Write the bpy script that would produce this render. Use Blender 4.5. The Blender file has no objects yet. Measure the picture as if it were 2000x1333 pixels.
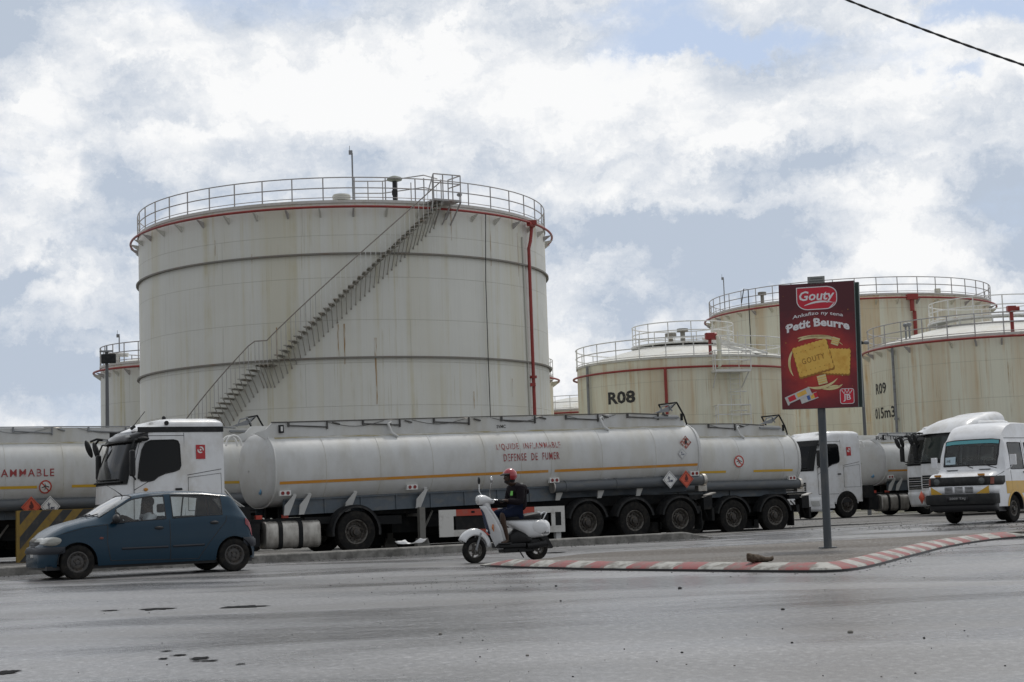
import bpy, bmesh, math, random
from mathutils import Vector, Matrix, Euler, noise as mnoise
R_ = math.radians
V = Vector
PI = math.pi
sin, cos = math.sin, math.cos
random.seed(7)
S = bpy.context.scene
C = S.collection

# ------------------------------------------------------------------ camera
CAMZ = 1.05
PITCH = math.atan(0.1027)
ROLL = 0.035
FPX = 3130.0
cam = bpy.data.cameras.new('Camera')
camo = bpy.data.objects.new('Camera', cam)
C.objects.link(camo)
cam.sensor_width = 36.0
cam.lens = 36.0 * FPX / 2000.0
cam.clip_start = 0.1
cam.clip_end = 20000
CM = Matrix.Rotation(PI / 2 + PITCH, 3, 'X') @ Matrix.Rotation(-ROLL, 3, 'Z')
camo.matrix_world = Matrix.Translation((0, 0, CAMZ)) @ CM.to_4x4()
S.camera = camo

def ray(px, py):
    return CM @ V(((px - 1000) / FPX, (666.5 - py) / FPX, -1))
def at(px, py, Y):
    d = ray(px, py)
    return V((0, 0, CAMZ)) + d * (Y / d.y)
def proj(p):
    q = CM.transposed() @ (V(p) - V((0, 0, CAMZ)))
    return 1000 + FPX * q.x / -q.z, 666.5 - FPX * q.y / -q.z

# ground height: gentle rises and dips of the yard and road
BUMPS = [(12.5, 41.0, .17, 6.5), (15.5, 62.0, .12, 10.0), (7.6, 51.5, -.10, 4.0), (-7.0, 29.0, .03, 4.0)]
def zg(x, y):
    return sum(a * math.exp(-((x - bx) ** 2 + (y - by) ** 2) / (2 * s * s)) for bx, by, a, s in BUMPS)
def gnd(px, py, dz=0.0):
    d = ray(px, py)
    z = 0.0
    for _ in range(8):
        t = (z + dz - CAMZ) / d.z
        p = V((0, 0, CAMZ)) + d * t
        z = zg(p.x, p.y)
    return V((p.x, p.y, z + dz))

# ------------------------------------------------------------------ world
world = bpy.data.worlds.new("World")
S.world = world
world.use_nodes = True
SUN_EL, SUN_AZ = 60.0, 25.0      # degrees; azimuth from +Y (view direction) towards +X
def build_world():
    nt = world.node_tree
    N, L = nt.nodes, nt.links
    N.clear()
    out = N.new('ShaderNodeOutputWorld')
    bg = N.new('ShaderNodeBackground')
    bg.inputs['Strength'].default_value = 0.1
    sky = N.new('ShaderNodeTexSky')
    sky.sky_type = 'NISHITA'
    sky.sun_disc = False
    sky.sun_elevation = R_(SUN_EL)
    sky.sun_rotation = R_(SUN_AZ)
    sky.air_density = 1.0
    sky.dust_density = 0.6
    sky.ozone_density = 1.5
    tc = N.new('ShaderNodeTexCoord')
    def math_(op, a, b=None, c=None, clamp=False):
        n = N.new('ShaderNodeMath'); n.operation = op; n.use_clamp = clamp
        for i, v in enumerate((a, b, c)):
            if v is None: continue
            if isinstance(v, (int, float)): n.inputs[i].default_value = v
            else: L.new(v, n.inputs[i])
        return n.outputs[0]
    def mapr(v, a, b, c, d, smooth=True):
        n = N.new('ShaderNodeMapRange')
        n.interpolation_type = 'SMOOTHSTEP' if smooth else 'LINEAR'
        L.new(v, n.inputs['Value'])
        for k, x in zip(('From Min', 'From Max', 'To Min', 'To Max'), (a, b, c, d)): n.inputs[k].default_value = x
        return n.outputs[0]
    def noise(scale, detail, rough, off=(0, 0, 0), dist=0.0, vec=None):
        m = N.new('ShaderNodeMapping')
        m.inputs['Scale'].default_value = (1, 1, 1.9)
        m.inputs['Location'].default_value = off
        L.new(vec or tc.outputs['Generated'], m.inputs['Vector'])
        n = N.new('ShaderNodeTexNoise')
        n.inputs['Scale'].default_value = scale
        n.inputs['Detail'].default_value = detail
        n.inputs['Roughness'].default_value = rough
        n.inputs['Distortion'].default_value = dist
        L.new(m.outputs[0], n.inputs['Vector'])
        return n.outputs['Fac']
    # warp the direction a little so that blob outlines become cloud-like
    wn = N.new('ShaderNodeTexNoise'); wn.inputs['Scale'].default_value = 14; wn.inputs['Detail'].default_value = 7
    wn.inputs['Roughness'].default_value = 0.68
    L.new(tc.outputs['Generated'], wn.inputs['Vector'])
    sub = N.new('ShaderNodeVectorMath'); sub.operation = 'SUBTRACT'; L.new(wn.outputs['Color'], sub.inputs[0]); sub.inputs[1].default_value = (.5, .5, .5)
    scl = N.new('ShaderNodeVectorMath'); scl.operation = 'SCALE'; L.new(sub.outputs[0], scl.inputs[0]); scl.inputs['Scale'].default_value = 0.09
    wv = N.new('ShaderNodeVectorMath'); wv.operation = 'ADD'; L.new(tc.outputs['Generated'], wv.inputs[0]); L.new(scl.outputs[0], wv.inputs[1])
    def blob(px, py, rx, ry, inner=0.0):
        d = ray(px, py).normalized()
        s_ = N.new('ShaderNodeVectorMath'); s_.operation = 'SUBTRACT'; L.new(wv.outputs[0], s_.inputs[0]); s_.inputs[1].default_value = d
        m_ = N.new('ShaderNodeVectorMath'); m_.operation = 'MULTIPLY'; L.new(s_.outputs[0], m_.inputs[0])
        m_.inputs[1].default_value = (FPX / rx, FPX / rx, FPX / ry)
        l_ = N.new('ShaderNodeVectorMath'); l_.operation = 'LENGTH'; L.new(m_.outputs[0], l_.inputs[0])
        return mapr(l_.outputs['Value'], inner, 1.0, 1.0, 0.0)
    def total(base, items):
        acc = base
        for (px, py, rx, ry, w) in items:
            acc = math_('MULTIPLY_ADD', blob(px, py, rx, ry), w, acc)
        return acc
    dens = noise(5.0, 9, 0.62, (3.1, 1.7, 0.4), 0.3)
    dens = mapr(dens, 0.28, 0.60, 0.40, 1.1, False)
    # where the sky shows blue (negative) and where the cloud is solid (positive)
    dens = total(dens, [
        (1420, 90, 330, 60, -.75), (1760, 120, 260, 60, -.45), (1880, 165, 120, 40, -.55), (1500, 480, 300, 60, -.25),
        (1960, 430, 150, 90, -.3), (1900, 30, 300, 60, -.55), (1300, 20, 220, 60, -.4), (1130, 625, 170, 45, -.35), (640, 20, 420, 70, -.25),
        (700, 230, 480, 230, .5), (1500, 230, 380, 150, .45), (1700, 500, 230, 110, .95), (90, 570, 300, 90, .5), (1000, 300, 500, 150, .3)])
    fac = mapr(dens, 0.25, 0.85, 0.0, 1.0)
    # light and dark of the clouds
    sh = noise(7.0, 8, 0.55, (7.7, 4.2, 1.0), 0.2)
    sh = mapr(sh, 0.36, 0.60, 0.32, 1.08, False)
    sh = total(sh, [
        (280, 210, 200, 90, -.6), (230, 430, 200, 170, -.75), (0, 540, 190, 70, -.9), (0, 90, 130, 170, -.75), (130, 760, 420, 140, -.95),
        (640, 45, 380, 80, -.35), (1180, 340, 190, 80, -.5), (1540, 350, 330, 65, -.75), (1800, 250, 350, 60, -.15), (1180, 450, 330, 75, -1.0),
        (1250, 610, 330, 110, -.6), (600, 300, 300, 60, -.3), (450, 250, 260, 60, -.25), (1850, 600, 300, 60, -.2), (1420, 490, 420, 95, -1.1), (1960, 420, 210, 160, -1.1), (1600, 160, 300, 40, -.15), (1000, 180, 200, 40, -.15),
        (760, 200, 520, 170, .5), (1250, 240, 400, 160, .4), (100, 350, 150, 180, .45), (1680, 490, 240, 120, .5), (150, 560, 280, 60, .4), (230, 60, 260, 60, .35)])
    fine = mapr(noise(22.0, 7, 0.6, (1.7, 8.2, 3.0), 0.3), .35, .65, -.13, .13, False)
    sh = math_('ADD', sh, fine)
    for sc_, am, of in ((9.0, .26, (4.4, 1.1, 2.0)), (24.0, .17, (0.4, 6.1, 1.0))):
        n_ = noise(sc_, 5, 0.55, of, 0.0, wv.outputs[0])
        bl = math_('ABSOLUTE', math_('MULTIPLY_ADD', n_, 2.0, -1.0))
        sh = math_('ADD', sh, mapr(bl, 0.0, 0.30, -am, am * .45, False))
    shf = mapr(sh, -.06, .96, 0.0, 1.0, False)
    shf = math_('MAXIMUM', math_('MINIMUM', shf, 1.0), 0.0)
    cc = N.new('ShaderNodeMix'); cc.data_type = 'RGBA'
    L.new(shf, cc.inputs['Factor'])
    cc.inputs['A'].default_value = (4.95, 5.65, 6.7, 1)
    cc.inputs['B'].default_value = (9.6, 9.65, 9.7, 1)
    # keep the blue sky as pale as it is near the sun
    pale = N.new('ShaderNodeMix'); pale.data_type = 'RGBA'
    pale.inputs['Factor'].default_value = 0.85
    L.new(sky.outputs[0], pale.inputs['A'])
    pale.inputs['B'].default_value = (5.6, 6.6, 8.4, 1)
    fin = N.new('ShaderNodeMix'); fin.data_type = 'RGBA'
    L.new(fac, fin.inputs['Factor'])
    L.new(pale.outputs['Result'], fin.inputs['A'])
    L.new(cc.outputs['Result'], fin.inputs['B'])
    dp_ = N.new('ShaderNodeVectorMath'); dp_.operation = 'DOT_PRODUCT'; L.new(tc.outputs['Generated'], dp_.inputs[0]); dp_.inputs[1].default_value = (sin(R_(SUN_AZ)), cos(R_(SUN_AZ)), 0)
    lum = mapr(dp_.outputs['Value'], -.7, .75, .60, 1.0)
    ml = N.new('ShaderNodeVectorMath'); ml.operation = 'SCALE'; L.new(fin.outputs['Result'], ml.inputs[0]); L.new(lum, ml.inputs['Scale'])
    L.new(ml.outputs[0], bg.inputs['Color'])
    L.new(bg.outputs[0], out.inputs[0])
build_world()
sl = bpy.data.lights.new('Sun', 'SUN')
sl.energy = 1.5
sl.angle = R_(10)
sl.color = (1.0, .955, .89)
so = bpy.data.objects.new('Sun', sl)
C.objects.link(so)
sd = V((sin(R_(SUN_AZ)) * cos(R_(SUN_EL)), cos(R_(SUN_AZ)) * cos(R_(SUN_EL)), sin(R_(SUN_EL))))
so.rotation_euler = sd.to_track_quat('Z', 'Y').to_euler()
so.location = (0, 0, 60)
S.view_settings.view_transform = 'Standard'
S.view_settings.look = 'None'
S.view_settings.exposure = 0.0
S.view_settings.gamma = 1.0
S.cycles.max_bounces = 6
S.cycles.transparent_max_bounces = 12

# ------------------------------------------------------------------ materials
MATS = {}
def mat(name, col, rough=.5, metal=0.0, spec=.5, stain=None, samt=.5, sscale=(2, 2, 2), slo=.5, shi=.7, bump=0.0, bscale=40, var=.0, vscale=8.0,
        uv=False, coat=0.0, rvar=0.0, grime=None, gamt=.3, gscale=(6, 6, 6)):
    if name in MATS: return MATS[name]
    m = bpy.data.materials.new(name); m.use_nodes = True
    nt = m.node_tree; N, L = nt.nodes, nt.links
    b = N['Principled BSDF']
    b.inputs['Base Color'].default_value = (*col, 1)
    b.inputs['Roughness'].default_value = rough
    b.inputs['Metallic'].default_value = metal
    b.inputs['Specular IOR Level'].default_value = spec
    if coat:
        b.inputs['Coat Weight'].default_value = coat; b.inputs['Coat Roughness'].default_value = .08
    tc = N.new('ShaderNodeTexCoord'); vec = tc.outputs['UV' if uv else 'Object']
    def noise(scale, detail=5, sv=None, rgh=.6):
        n = N.new('ShaderNodeTexNoise'); n.inputs['Scale'].default_value = scale; n.inputs['Detail'].default_value = detail
        n.inputs['Roughness'].default_value = rgh
        if sv:
            mp = N.new('ShaderNodeMapping'); mp.inputs['Scale'].default_value = sv; L.new(vec, mp.inputs['Vector']); L.new(mp.outputs[0], n.inputs['Vector'])
        else: L.new(vec, n.inputs['Vector'])
        return n.outputs['Fac']
    def mapr(v, a, b_, c, d):
        n = N.new('ShaderNodeMapRange'); L.new(v, n.inputs['Value'])
        for k, x in zip(('From Min', 'From Max', 'To Min', 'To Max'), (a, b_, c, d)): n.inputs[k].default_value = x
        return n.outputs[0]
    cur = None
    def mixin(fac, c2, mode='MIX'):
        nonlocal cur
        x = N.new('ShaderNodeMix'); x.data_type = 'RGBA'; x.blend_type = mode
        L.new(fac, x.inputs['Factor'])
        if cur is None: x.inputs['A'].default_value = (*col, 1)
        else: L.new(cur, x.inputs['A'])
        x.inputs['B'].default_value = (*c2, 1)
        cur = x.outputs['Result']
    if var:
        mixin(mapr(noise(vscale, 6), .3, .75, 0, var), tuple(c * .35 for c in col))
    if stain: mixin(mapr(noise(1.0, 6, sscale), slo, shi, 0, samt), stain)
    if grime: mixin(mapr(noise(1.0, 7, gscale), .45, .75, 0, gamt), grime)
    if cur is not None: L.new(cur, b.inputs['Base Color'])
    if rvar:
        L.new(mapr(noise(vscale * .7, 4), .3, .7, max(.02, rough - rvar), min(1, rough + rvar)), b.inputs['Roughness'])
    if bump:
        bp = N.new('ShaderNodeBump'); bp.inputs['Strength'].default_value = bump; bp.inputs['Distance'].default_value = .01
        L.new(noise(bscale, 4), bp.inputs['Height']); L.new(bp.outputs[0], b.inputs['Normal'])
    MATS[name] = m
    return m

def mat_glass(name, tint=(.8, .85, .85), refl=1.0, alpha=.85, dirt=.08):
    """thin pane: mostly clear, tinted, with a fresnel reflection and a film of dust; on the windshield it paints glare"""
    if name in MATS: return MATS[name]
    m = bpy.data.materials.new(name); m.use_nodes = True
    nt = m.node_tree; N, L = nt.nodes, nt.links
    N.remove(N['Principled BSDF'])
    out = N['Material Output']
    tr = N.new('ShaderNodeBsdfTransparent'); tr.inputs[0].default_value = (*tint, 1)
    df = N.new('ShaderNodeBsdfDiffuse'); df.inputs[0].default_value = (.35, .35, .34, 1)
    gl = N.new('ShaderNodeBsdfGlossy'); gl.inputs['Roughness'].default_value = .03
    m0 = N.new('ShaderNodeMixShader'); m0.inputs[0].default_value = dirt
    L.new(tr.outputs[0], m0.inputs[1]); L.new(df.outputs[0], m0.inputs[2])
    fr = N.new('ShaderNodeFresnel'); fr.inputs[0].default_value = 1.5
    mu = N.new('ShaderNodeMath'); mu.operation = 'MULTIPLY'; mu.inputs[1].default_value = refl; mu.use_clamp = True
    L.new(fr.outputs[0], mu.inputs[0])
    m1 = N.new('ShaderNodeMixShader'); L.new(mu.outputs[0], m1.inputs[0])
    L.new(m0.outputs[0], m1.inputs[1]); L.new(gl.outputs[0], m1.inputs[2])
    L.new(m1.outputs[0], out.inputs[0])
    MATS[name] = m
    return m

# ------------------------------------------------------------------ mesh builder
class MB:
    def __init__(s): s.v = []; s.f = []; s.mi = []; s.uv = {}
    def add(s, vs, fs, mi=0, uvs=None):
        o = len(s.v)
        s.v += [V(p) for p in vs]
        if uvs:
            for i, u in enumerate(uvs): s.uv[o + i] = u
        for f in fs:
            s.f.append([o + i for i in f]); s.mi.append(mi)
        return s
    def box(s, c, d, mi=0, rot=None):
        c = V(c); h = [x / 2 for x in d]
        vs = [V((x * h[0], y * h[1], z * h[2])) for z in (-1, 1) for y in (-1, 1) for x in (-1, 1)]
        if rot: vs = [Euler(rot).to_matrix() @ p for p in vs]
        return s.add([c + p for p in vs], [(0, 2, 3, 1), (4, 5, 7, 6), (0, 1, 5, 4), (2, 6, 7, 3), (0, 4, 6, 2), (1, 3, 7, 5)], mi)
    def box2(s, a, b, mi=0):
        a, b = V(a), V(b)
        return s.box((a + b) / 2, [abs(x) for x in (b - a)], mi)
    def bar(s, a, b, w, t, mi=0, up=(0, 0, 1)):
        """rectangular bar from a to b"""
        a, b = V(a), V(b); d = (b - a).normalized(); u = V(up)
        if abs(d.dot(u)) > .98: u = V((1, 0, 0))
        x = d.cross(u).normalized(); z = x.cross(d)
        vs = [p + x * (i * w / 2) + z * (j * t / 2) for p in (a, b) for i, j in ((-1, -1), (1, -1), (1, 1), (-1, 1))]
        return s.add(vs, [(0, 3, 2, 1), (4, 5, 6, 7), (0, 1, 5, 4), (1, 2, 6, 5), (2, 3, 7, 6), (3, 0, 4, 7)], mi)
    def grid(s, rows, mi=0, closed=False, uvs=None, flip=False):
        n = len(rows[0]); vs = [p for r in rows for p in r]; fs = []
        for i in range(len(rows) - 1):
            for j in range(n if closed else n - 1):
                k = (j + 1) % n
                f = (i * n + j, i * n + k, (i + 1) * n + k, (i + 1) * n + j)
                fs.append(f[::-1] if flip else f)
        return s.add(vs, fs, mi, [u for r in uvs for u in r] if uvs else None)
    def frame(s, d):
        d = V(d).normalized(); u = V((0, 0, 1)) if abs(d.z) < .9 else V((1, 0, 0))
        x = d.cross(u).normalized(); return x, d.cross(x).normalized()
    def cyl(s, p0, p1, r0, r1=None, n=14, mi=0, caps=True):
        r1 = r0 if r1 is None else r1; p0, p1 = V(p0), V(p1); x, y = s.frame(p1 - p0)
        rows = [[p + (x * cos(2 * PI * k / n) + y * sin(2 * PI * k / n)) * r for k in range(n)] for p, r in ((p0, r0), (p1, r1))]
        o = len(s.v); s.grid(rows, mi, True)
        if caps:
            s.f.append([o + k for k in range(n)][::-1]); s.mi.append(mi)
            s.f.append([o + n + k for k in range(n)]); s.mi.append(mi)
        return s
    def tube(s, pts, r, n=8, mi=0, closed=False, caps=True):
        pts = [V(p) for p in pts]; N_ = len(pts)
        if N_ < 2: return s
        rs = r if isinstance(r, (list, tuple)) else [r] * N_
        rows = []; px = None
        for i, p in enumerate(pts):
            a = pts[(i - 1) % N_] if (closed or i > 0) else p
            b = pts[(i + 1) % N_] if (closed or i < N_ - 1) else p
            d = (b - a)
            if d.length < 1e-9: d = V((0, 0, 1))
            d.normalize()
            if px is None: x, y = s.frame(d)
            else:
                x = px - d * px.dot(d)
                if x.length < 1e-6: x, y = s.frame(d)
                else: x.normalize()
                y = d.cross(x).normalized()
            px = x
            rows.append([p + (x * cos(2 * PI * k / n) + y * sin(2 * PI * k / n)) * rs[i] for k in range(n)])
        if closed: rows.append(rows[0])
        o = len(s.v); s.grid(rows, mi, True)
        if caps and not closed:
            s.f.append([o + k for k in range(n)][::-1]); s.mi.append(mi)
            e = o + (N_ - 1) * n
            s.f.append([e + k for k in range(n)]); s.mi.append(mi)
        return s
    def lathe(s, prof, o=(0, 0, 0), axis=(0, 0, 1), n=32, mi=0, a0=0.0, a1=2 * PI):
        """prof = [(radius, height along axis)]"""
        o = V(o); d = V(axis).normalized(); x, y = s.frame(d)
        full = abs(a1 - a0 - 2 * PI) < 1e-6
        K = n if full else n + 1
        rows = [[o + d * h + (x * cos(a0 + (a1 - a0) * k / n) + y * sin(a0 + (a1 - a0) * k / n)) * max(r, 1e-4) for k in range(K)] for r, h in prof]
        return s.grid(rows, mi, full)
    def prism(s, poly, fn, t0, t1, mi=0, mi2=None):
        """poly: [(a,b)] outline, fn(a,b,t)->point"""
        n = len(poly)
        vs = [fn(a, b, t0) for a, b in poly] + [fn(a, b, t1) for a, b in poly]
        fs = [tuple(range(n))[::-1], tuple(range(n, 2 * n))]
        s.add(vs, fs, mi)
        o = len(s.v) - 2 * n
        for i in range(n):
            j = (i + 1) % n
            s.f.append([o + i, o + j, o + n + j, o + n + i]); s.mi.append(mi if mi2 is None else mi2)
        return s
    def ball(s, c, r, n=14, m=9, mi=0, rot=None):
        c = V(c); r = (r, r, r) if isinstance(r, (int, float)) else r
        M3 = Euler(rot).to_matrix() if rot else Matrix.Identity(3)
        rows = []
        for i in range(m + 1):
            t = PI * i / m; st = max(sin(t), 1e-4)
            rows.append([c + M3 @ V((r[0] * st * cos(2 * PI * k / n), r[1] * st * sin(2 * PI * k / n), -r[2] * cos(t))) for k in range(n)])
        return s.grid(rows, mi, True)
    def build(s, name, mats, parent=None, smooth=35, bevel=0.0, seg=2, flat=False, solid=0.0, recalc=True, weld=0.0):
        me = bpy.data.meshes.new(name)
        me.from_pydata([tuple(p) for p in s.v], [], s.f)
        if not isinstance(mats, (list, tuple)): mats = [mats]
        for m in mats: me.materials.append(m)
        if s.uv:
            ul = me.uv_layers.new(name='UVMap')
            for lp in me.loops: ul.data[lp.index].uv = s.uv.get(lp.vertex_index, (0, 0))
        me.polygons.foreach_set('material_index', s.mi)
        bm = bmesh.new(); bm.from_mesh(me)
        if weld: bmesh.ops.remove_doubles(bm, verts=bm.verts, dist=weld)
        if recalc: bmesh.ops.recalc_face_normals(bm, faces=bm.faces)
        bm.to_mesh(me); bm.free()
        if not flat:
            me.polygons.foreach_set('use_smooth', [True] * len(me.polygons))
            me.set_sharp_from_angle(angle=R_(smooth))
        o = bpy.data.objects.new(name, me); C.objects.link(o)
        if parent is not None: o.parent = parent
        if solid:
            md = o.modifiers.new('solid', 'SOLIDIFY'); md.thickness = solid; md.offset = 0
        if bevel:
            md = o.modifiers.new('bevel', 'BEVEL'); md.width = bevel; md.segments = seg; md.limit_method = 'ANGLE'; md.angle_limit = R_(40)
            md.harden_normals = False
        return o

def tag(o, label, cat, group=None, kind=None):
    if label: o['label'] = label
    if cat: o['category'] = cat
    if group: o['group'] = group
    if kind: o['kind'] = kind
    return o
def thing(name, label, cat, loc=(0, 0, 0), rotz=0.0, group=None):
    o = bpy.data.objects.new(name, None); C.objects.link(o)
    o.location = loc; o.rotation_euler = (0, 0, rotz); o.empty_display_size = .2
    return tag(o, label, cat, group)
def struct(o): o['kind'] = 'structure'; return o
def dupchild(o, parent, loc=None, rot=None):
    c = o.copy(); C.objects.link(c); c.parent = parent
    if loc is not None: c.location = loc
    if rot is not None: c.rotation_euler = rot
    for ch in list(o.children):
        d = ch.copy(); C.objects.link(d); d.parent = c
    return c

# ------------------------------------------------------------------ text and flat marks mapped on a surface
TXT = {}
def text_shape(s, bold=0.0, shear=0.0, space=1.0, res=2):
    key = (s, bold, shear, space)
    if key in TXT: return TXT[key]
    cu = bpy.data.curves.new('t', 'FONT'); cu.body = s; cu.offset = bold; cu.shear = shear; cu.space_character = space; cu.resolution_u = res
    ob = bpy.data.objects.new('t', cu); C.objects.link(ob)
    dg = bpy.context.evaluated_depsgraph_get()
    me = bpy.data.meshes.new_from_object(ob.evaluated_get(dg))
    vs = [(v.co.x, v.co.y) for v in me.vertices]; fs = [tuple(p.vertices) for p in me.polygons]
    bpy.data.objects.remove(ob); bpy.data.curves.remove(cu); bpy.data.meshes.remove(me)
    x0 = min(v[0] for v in vs); x1 = max(v[0] for v in vs); y0 = min(v[1] for v in vs); y1 = max(v[1] for v in vs)
    vs = [((a - x0) / (x1 - x0), (b - y0) / (y1 - y0)) for a, b in vs]
    TXT[key] = (vs, fs)
    return TXT[key]
def put_text(mb, s, fn, u0, v0, w, h, mi=0, **k):
    """text stretched to the box (u0,v0,w,h) and mapped through fn(u,v)"""
    vs, fs = text_shape(s, **k)
    mb.add([fn(u0 + a * w, v0 + b * h) for a, b in vs], fs, mi)
def poly_flat(mb, pts, fn, mi=0, lift=0.0):
    """a filled polygon (fan from its centre) mapped through fn"""
    cx = sum(p[0] for p in pts) / len(pts); cy = sum(p[1] for p in pts) / len(pts)
    vs = [fn(cx, cy)] + [fn(a, b) for a, b in pts]; n = len(pts)
    mb.add(vs, [(0, 1 + i, 1 + (i + 1) % n) for i in range(n)], mi)
def stroke(mb, pts, w, fn, mi=0, closed=False):
    """a flat ribbon of width w (number or list) along 2D points"""
    n = len(pts); rows = []
    for i, p in enumerate(pts):
        a = pts[(i - 1) % n] if (closed or i) else p; b = pts[(i + 1) % n] if (closed or i < n - 1) else p
        dx, dy = b[0] - a[0], b[1] - a[1]; l = math.hypot(dx, dy) or 1
        ww = (w[i] if isinstance(w, (list, tuple)) else w) / 2
        rows.append([fn(p[0] - dy / l * ww, p[1] + dx / l * ww), fn(p[0] + dy / l * ww, p[1] - dx / l * ww)])
    if closed: rows.append(rows[0])
    mb.grid(rows, mi)
def arc(cx, cy, rx, ry, a0, a1, n=16):
    return [(cx + rx * cos(R_(a0 + (a1 - a0) * i / n)), cy + ry * sin(R_(a0 + (a1 - a0) * i / n))) for i in range(n + 1)]
def rrect(cx, cy, w, h, r, n=4):
    o = []
    for sx, sy, a in ((1, 1, 0), (-1, 1, 90), (-1, -1, 180), (1, -1, 270)):
        o += arc(cx + sx * (w / 2 - r), cy + sy * (h / 2 - r), r, r, a, a + 90, n)
    return o
# ------------------------------------------------------------------ storage tanks
def tank_mat(name, base, rust, amt, dirt=(.30, .28, .22), weld=True, fine=.35):
    m = bpy.data.materials.new(name); m.use_nodes = True
    nt = m.node_tree; N, L = nt.nodes, nt.links; b = N['Principled BSDF']
    b.inputs['Roughness'].default_value = .55; b.inputs['Specular IOR Level'].default_value = .35
    tc = N.new('ShaderNodeTexCoord')
    def noise(sv, detail=5, rough=.6, loc=(0, 0, 0)):
        mp = N.new('ShaderNodeMapping'); mp.inputs['Scale'].default_value = sv; mp.inputs['Location'].default_value = loc
        L.new(tc.outputs['UV'], mp.inputs['Vector'])
        n = N.new('ShaderNodeTexNoise'); n.inputs['Scale'].default_value = 1; n.inputs['Detail'].default_value = detail; n.inputs['Roughness'].default_value = rough
        L.new(mp.outputs[0], n.inputs['Vector']); return n.outputs['Fac']
    def mapr(v, a, b_, c, d):
        n = N.new('ShaderNodeMapRange'); L.new(v, n.inputs['Value'])
        for k, x in zip(('From Min', 'From Max', 'To Min', 'To Max'), (a, b_, c, d)): n.inputs[k].default_value = x
        return n.outputs[0]
    def mul(a, b_):
        n = N.new('ShaderNodeMath'); n.operation = 'MULTIPLY'; L.new(a, n.inputs[0]); L.new(b_, n.inputs[1]); return n.outputs[0]
    def mix(f, a, c2):
        x = N.new('ShaderNodeMix'); x.data_type = 'RGBA'; L.new(f, x.inputs['Factor'])
        if isinstance(a, tuple): x.inputs['A'].default_value = (*a, 1)
        else: L.new(a, x.inputs['A'])
        x.inputs['B'].default_value = (*c2, 1); return x.outputs['Result']
    cur = mix(mapr(noise((.35, .25, 1), 3), .3, .7, 0, .5), base, tuple(c * .88 for c in base))
    # broad yellowish runs, narrower ones, and thin rusty ones
    cur = mix(mapr(noise((.55, .03, 1), 3, .5, (3, 0, 0)), .50, .68, 0, amt * .75), cur, tuple(.5 * (a + c) for a, c in zip(base, rust)))
    f = mul(mapr(noise((2.2, .05, 1), 4, .6), .52, .70, 0, amt), mapr(noise((.6, .45, 1), 4, .6, (9, 4, 0)), .35, .65, .15, 1))
    cur = mix(f, cur, rust)
    f = mul(mapr(noise((6.5, .10, 1), 4, .7, (1, 7, 0)), .56, .72, 0, amt), mapr(noise((1.2, .6, 1), 4, .6, (2, 2, 0)), .42, .65, 0, 1))
    cur = mix(f, cur, tuple(c * .75 for c in rust))
    cur = mix(mapr(noise((9, .25, 1), 4, .6, (5, 5, 0)), .45, .75, 0, fine), cur, tuple(c * .8 for c in base))
    if weld:
        br = N.new('ShaderNodeTexBrick'); br.inputs['Scale'].default_value = 1; br.inputs['Brick Width'].default_value = 7.6
        br.inputs['Row Height'].default_value = 1.83; br.inputs['Mortar Size'].default_value = .018; br.inputs['Mortar Smooth'].default_value = .6
        L.new(tc.outputs['UV'], br.inputs['Vector'])
        cur = mix(mapr(br.outputs['Fac'], 0, 1, 0, .30), cur, dirt)
        bp = N.new('ShaderNodeBump'); bp.inputs['Strength'].default_value = .5; bp.inputs['Distance'].default_value = .02
        L.new(br.outputs['Fac'], bp.inputs['Height'])
        b2 = N.new('ShaderNodeBump'); b2.inputs['Strength'].default_value = .35; b2.inputs['Distance'].default_value = .12
        L.new(noise((.35, .55, 1), 2), b2.inputs['Height']); L.new(bp.outputs[0], b2.inputs['Normal']); L.new(b2.outputs[0], b.inputs['Normal'])
    L.new(cur, b.inputs['Base Color'])
    return m

m_bigtank = tank_mat('tank grey white', (.72, .72, .665), (.50, .43, .20), .75, weld=True, fine=.22)
m_rusttank = tank_mat('tank cream rusty', (.80, .785, .64), (.52, .31, .10), 1.25, fine=.5)
m_steelrail = mat('railing paint', (.42, .41, .40), .5, stain=(.25, .13, .08), sscale=(3, 3, 3), samt=.5)
m_whiterail = mat('white railing paint', (.72, .72, .69), .5, stain=(.35, .25, .15), sscale=(4, 4, 4), samt=.4)
m_redpipe = mat('red pipe paint', (.33, .040, .033), .45, stain=(.2, .03, .02), sscale=(3, 3, 3), samt=.6, var=.3)
m_ringsteel = mat('stiffener steel', (.22, .21, .185), .7, stain=(.22, .14, .08), sscale=(2, 2, 2))
m_roofwhite = mat('roof plate', (.66, .66, .62), .55, stain=(.42, .36, .22), sscale=(1, 1, 1), samt=.4, var=.25)
m_grating = mat('grating', (.36, .35, .31), .8, stain=(.25, .13, .06), sscale=(5, 5, 5), samt=.6)
m_black = mat('black paint', (.018, .018, .02), .5)
m_galv = mat('galvanised steel', (.26, .27, .28), .55, metal=.3, stain=(.16, .15, .14), sscale=(2, 2, 6), samt=.6)

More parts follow.
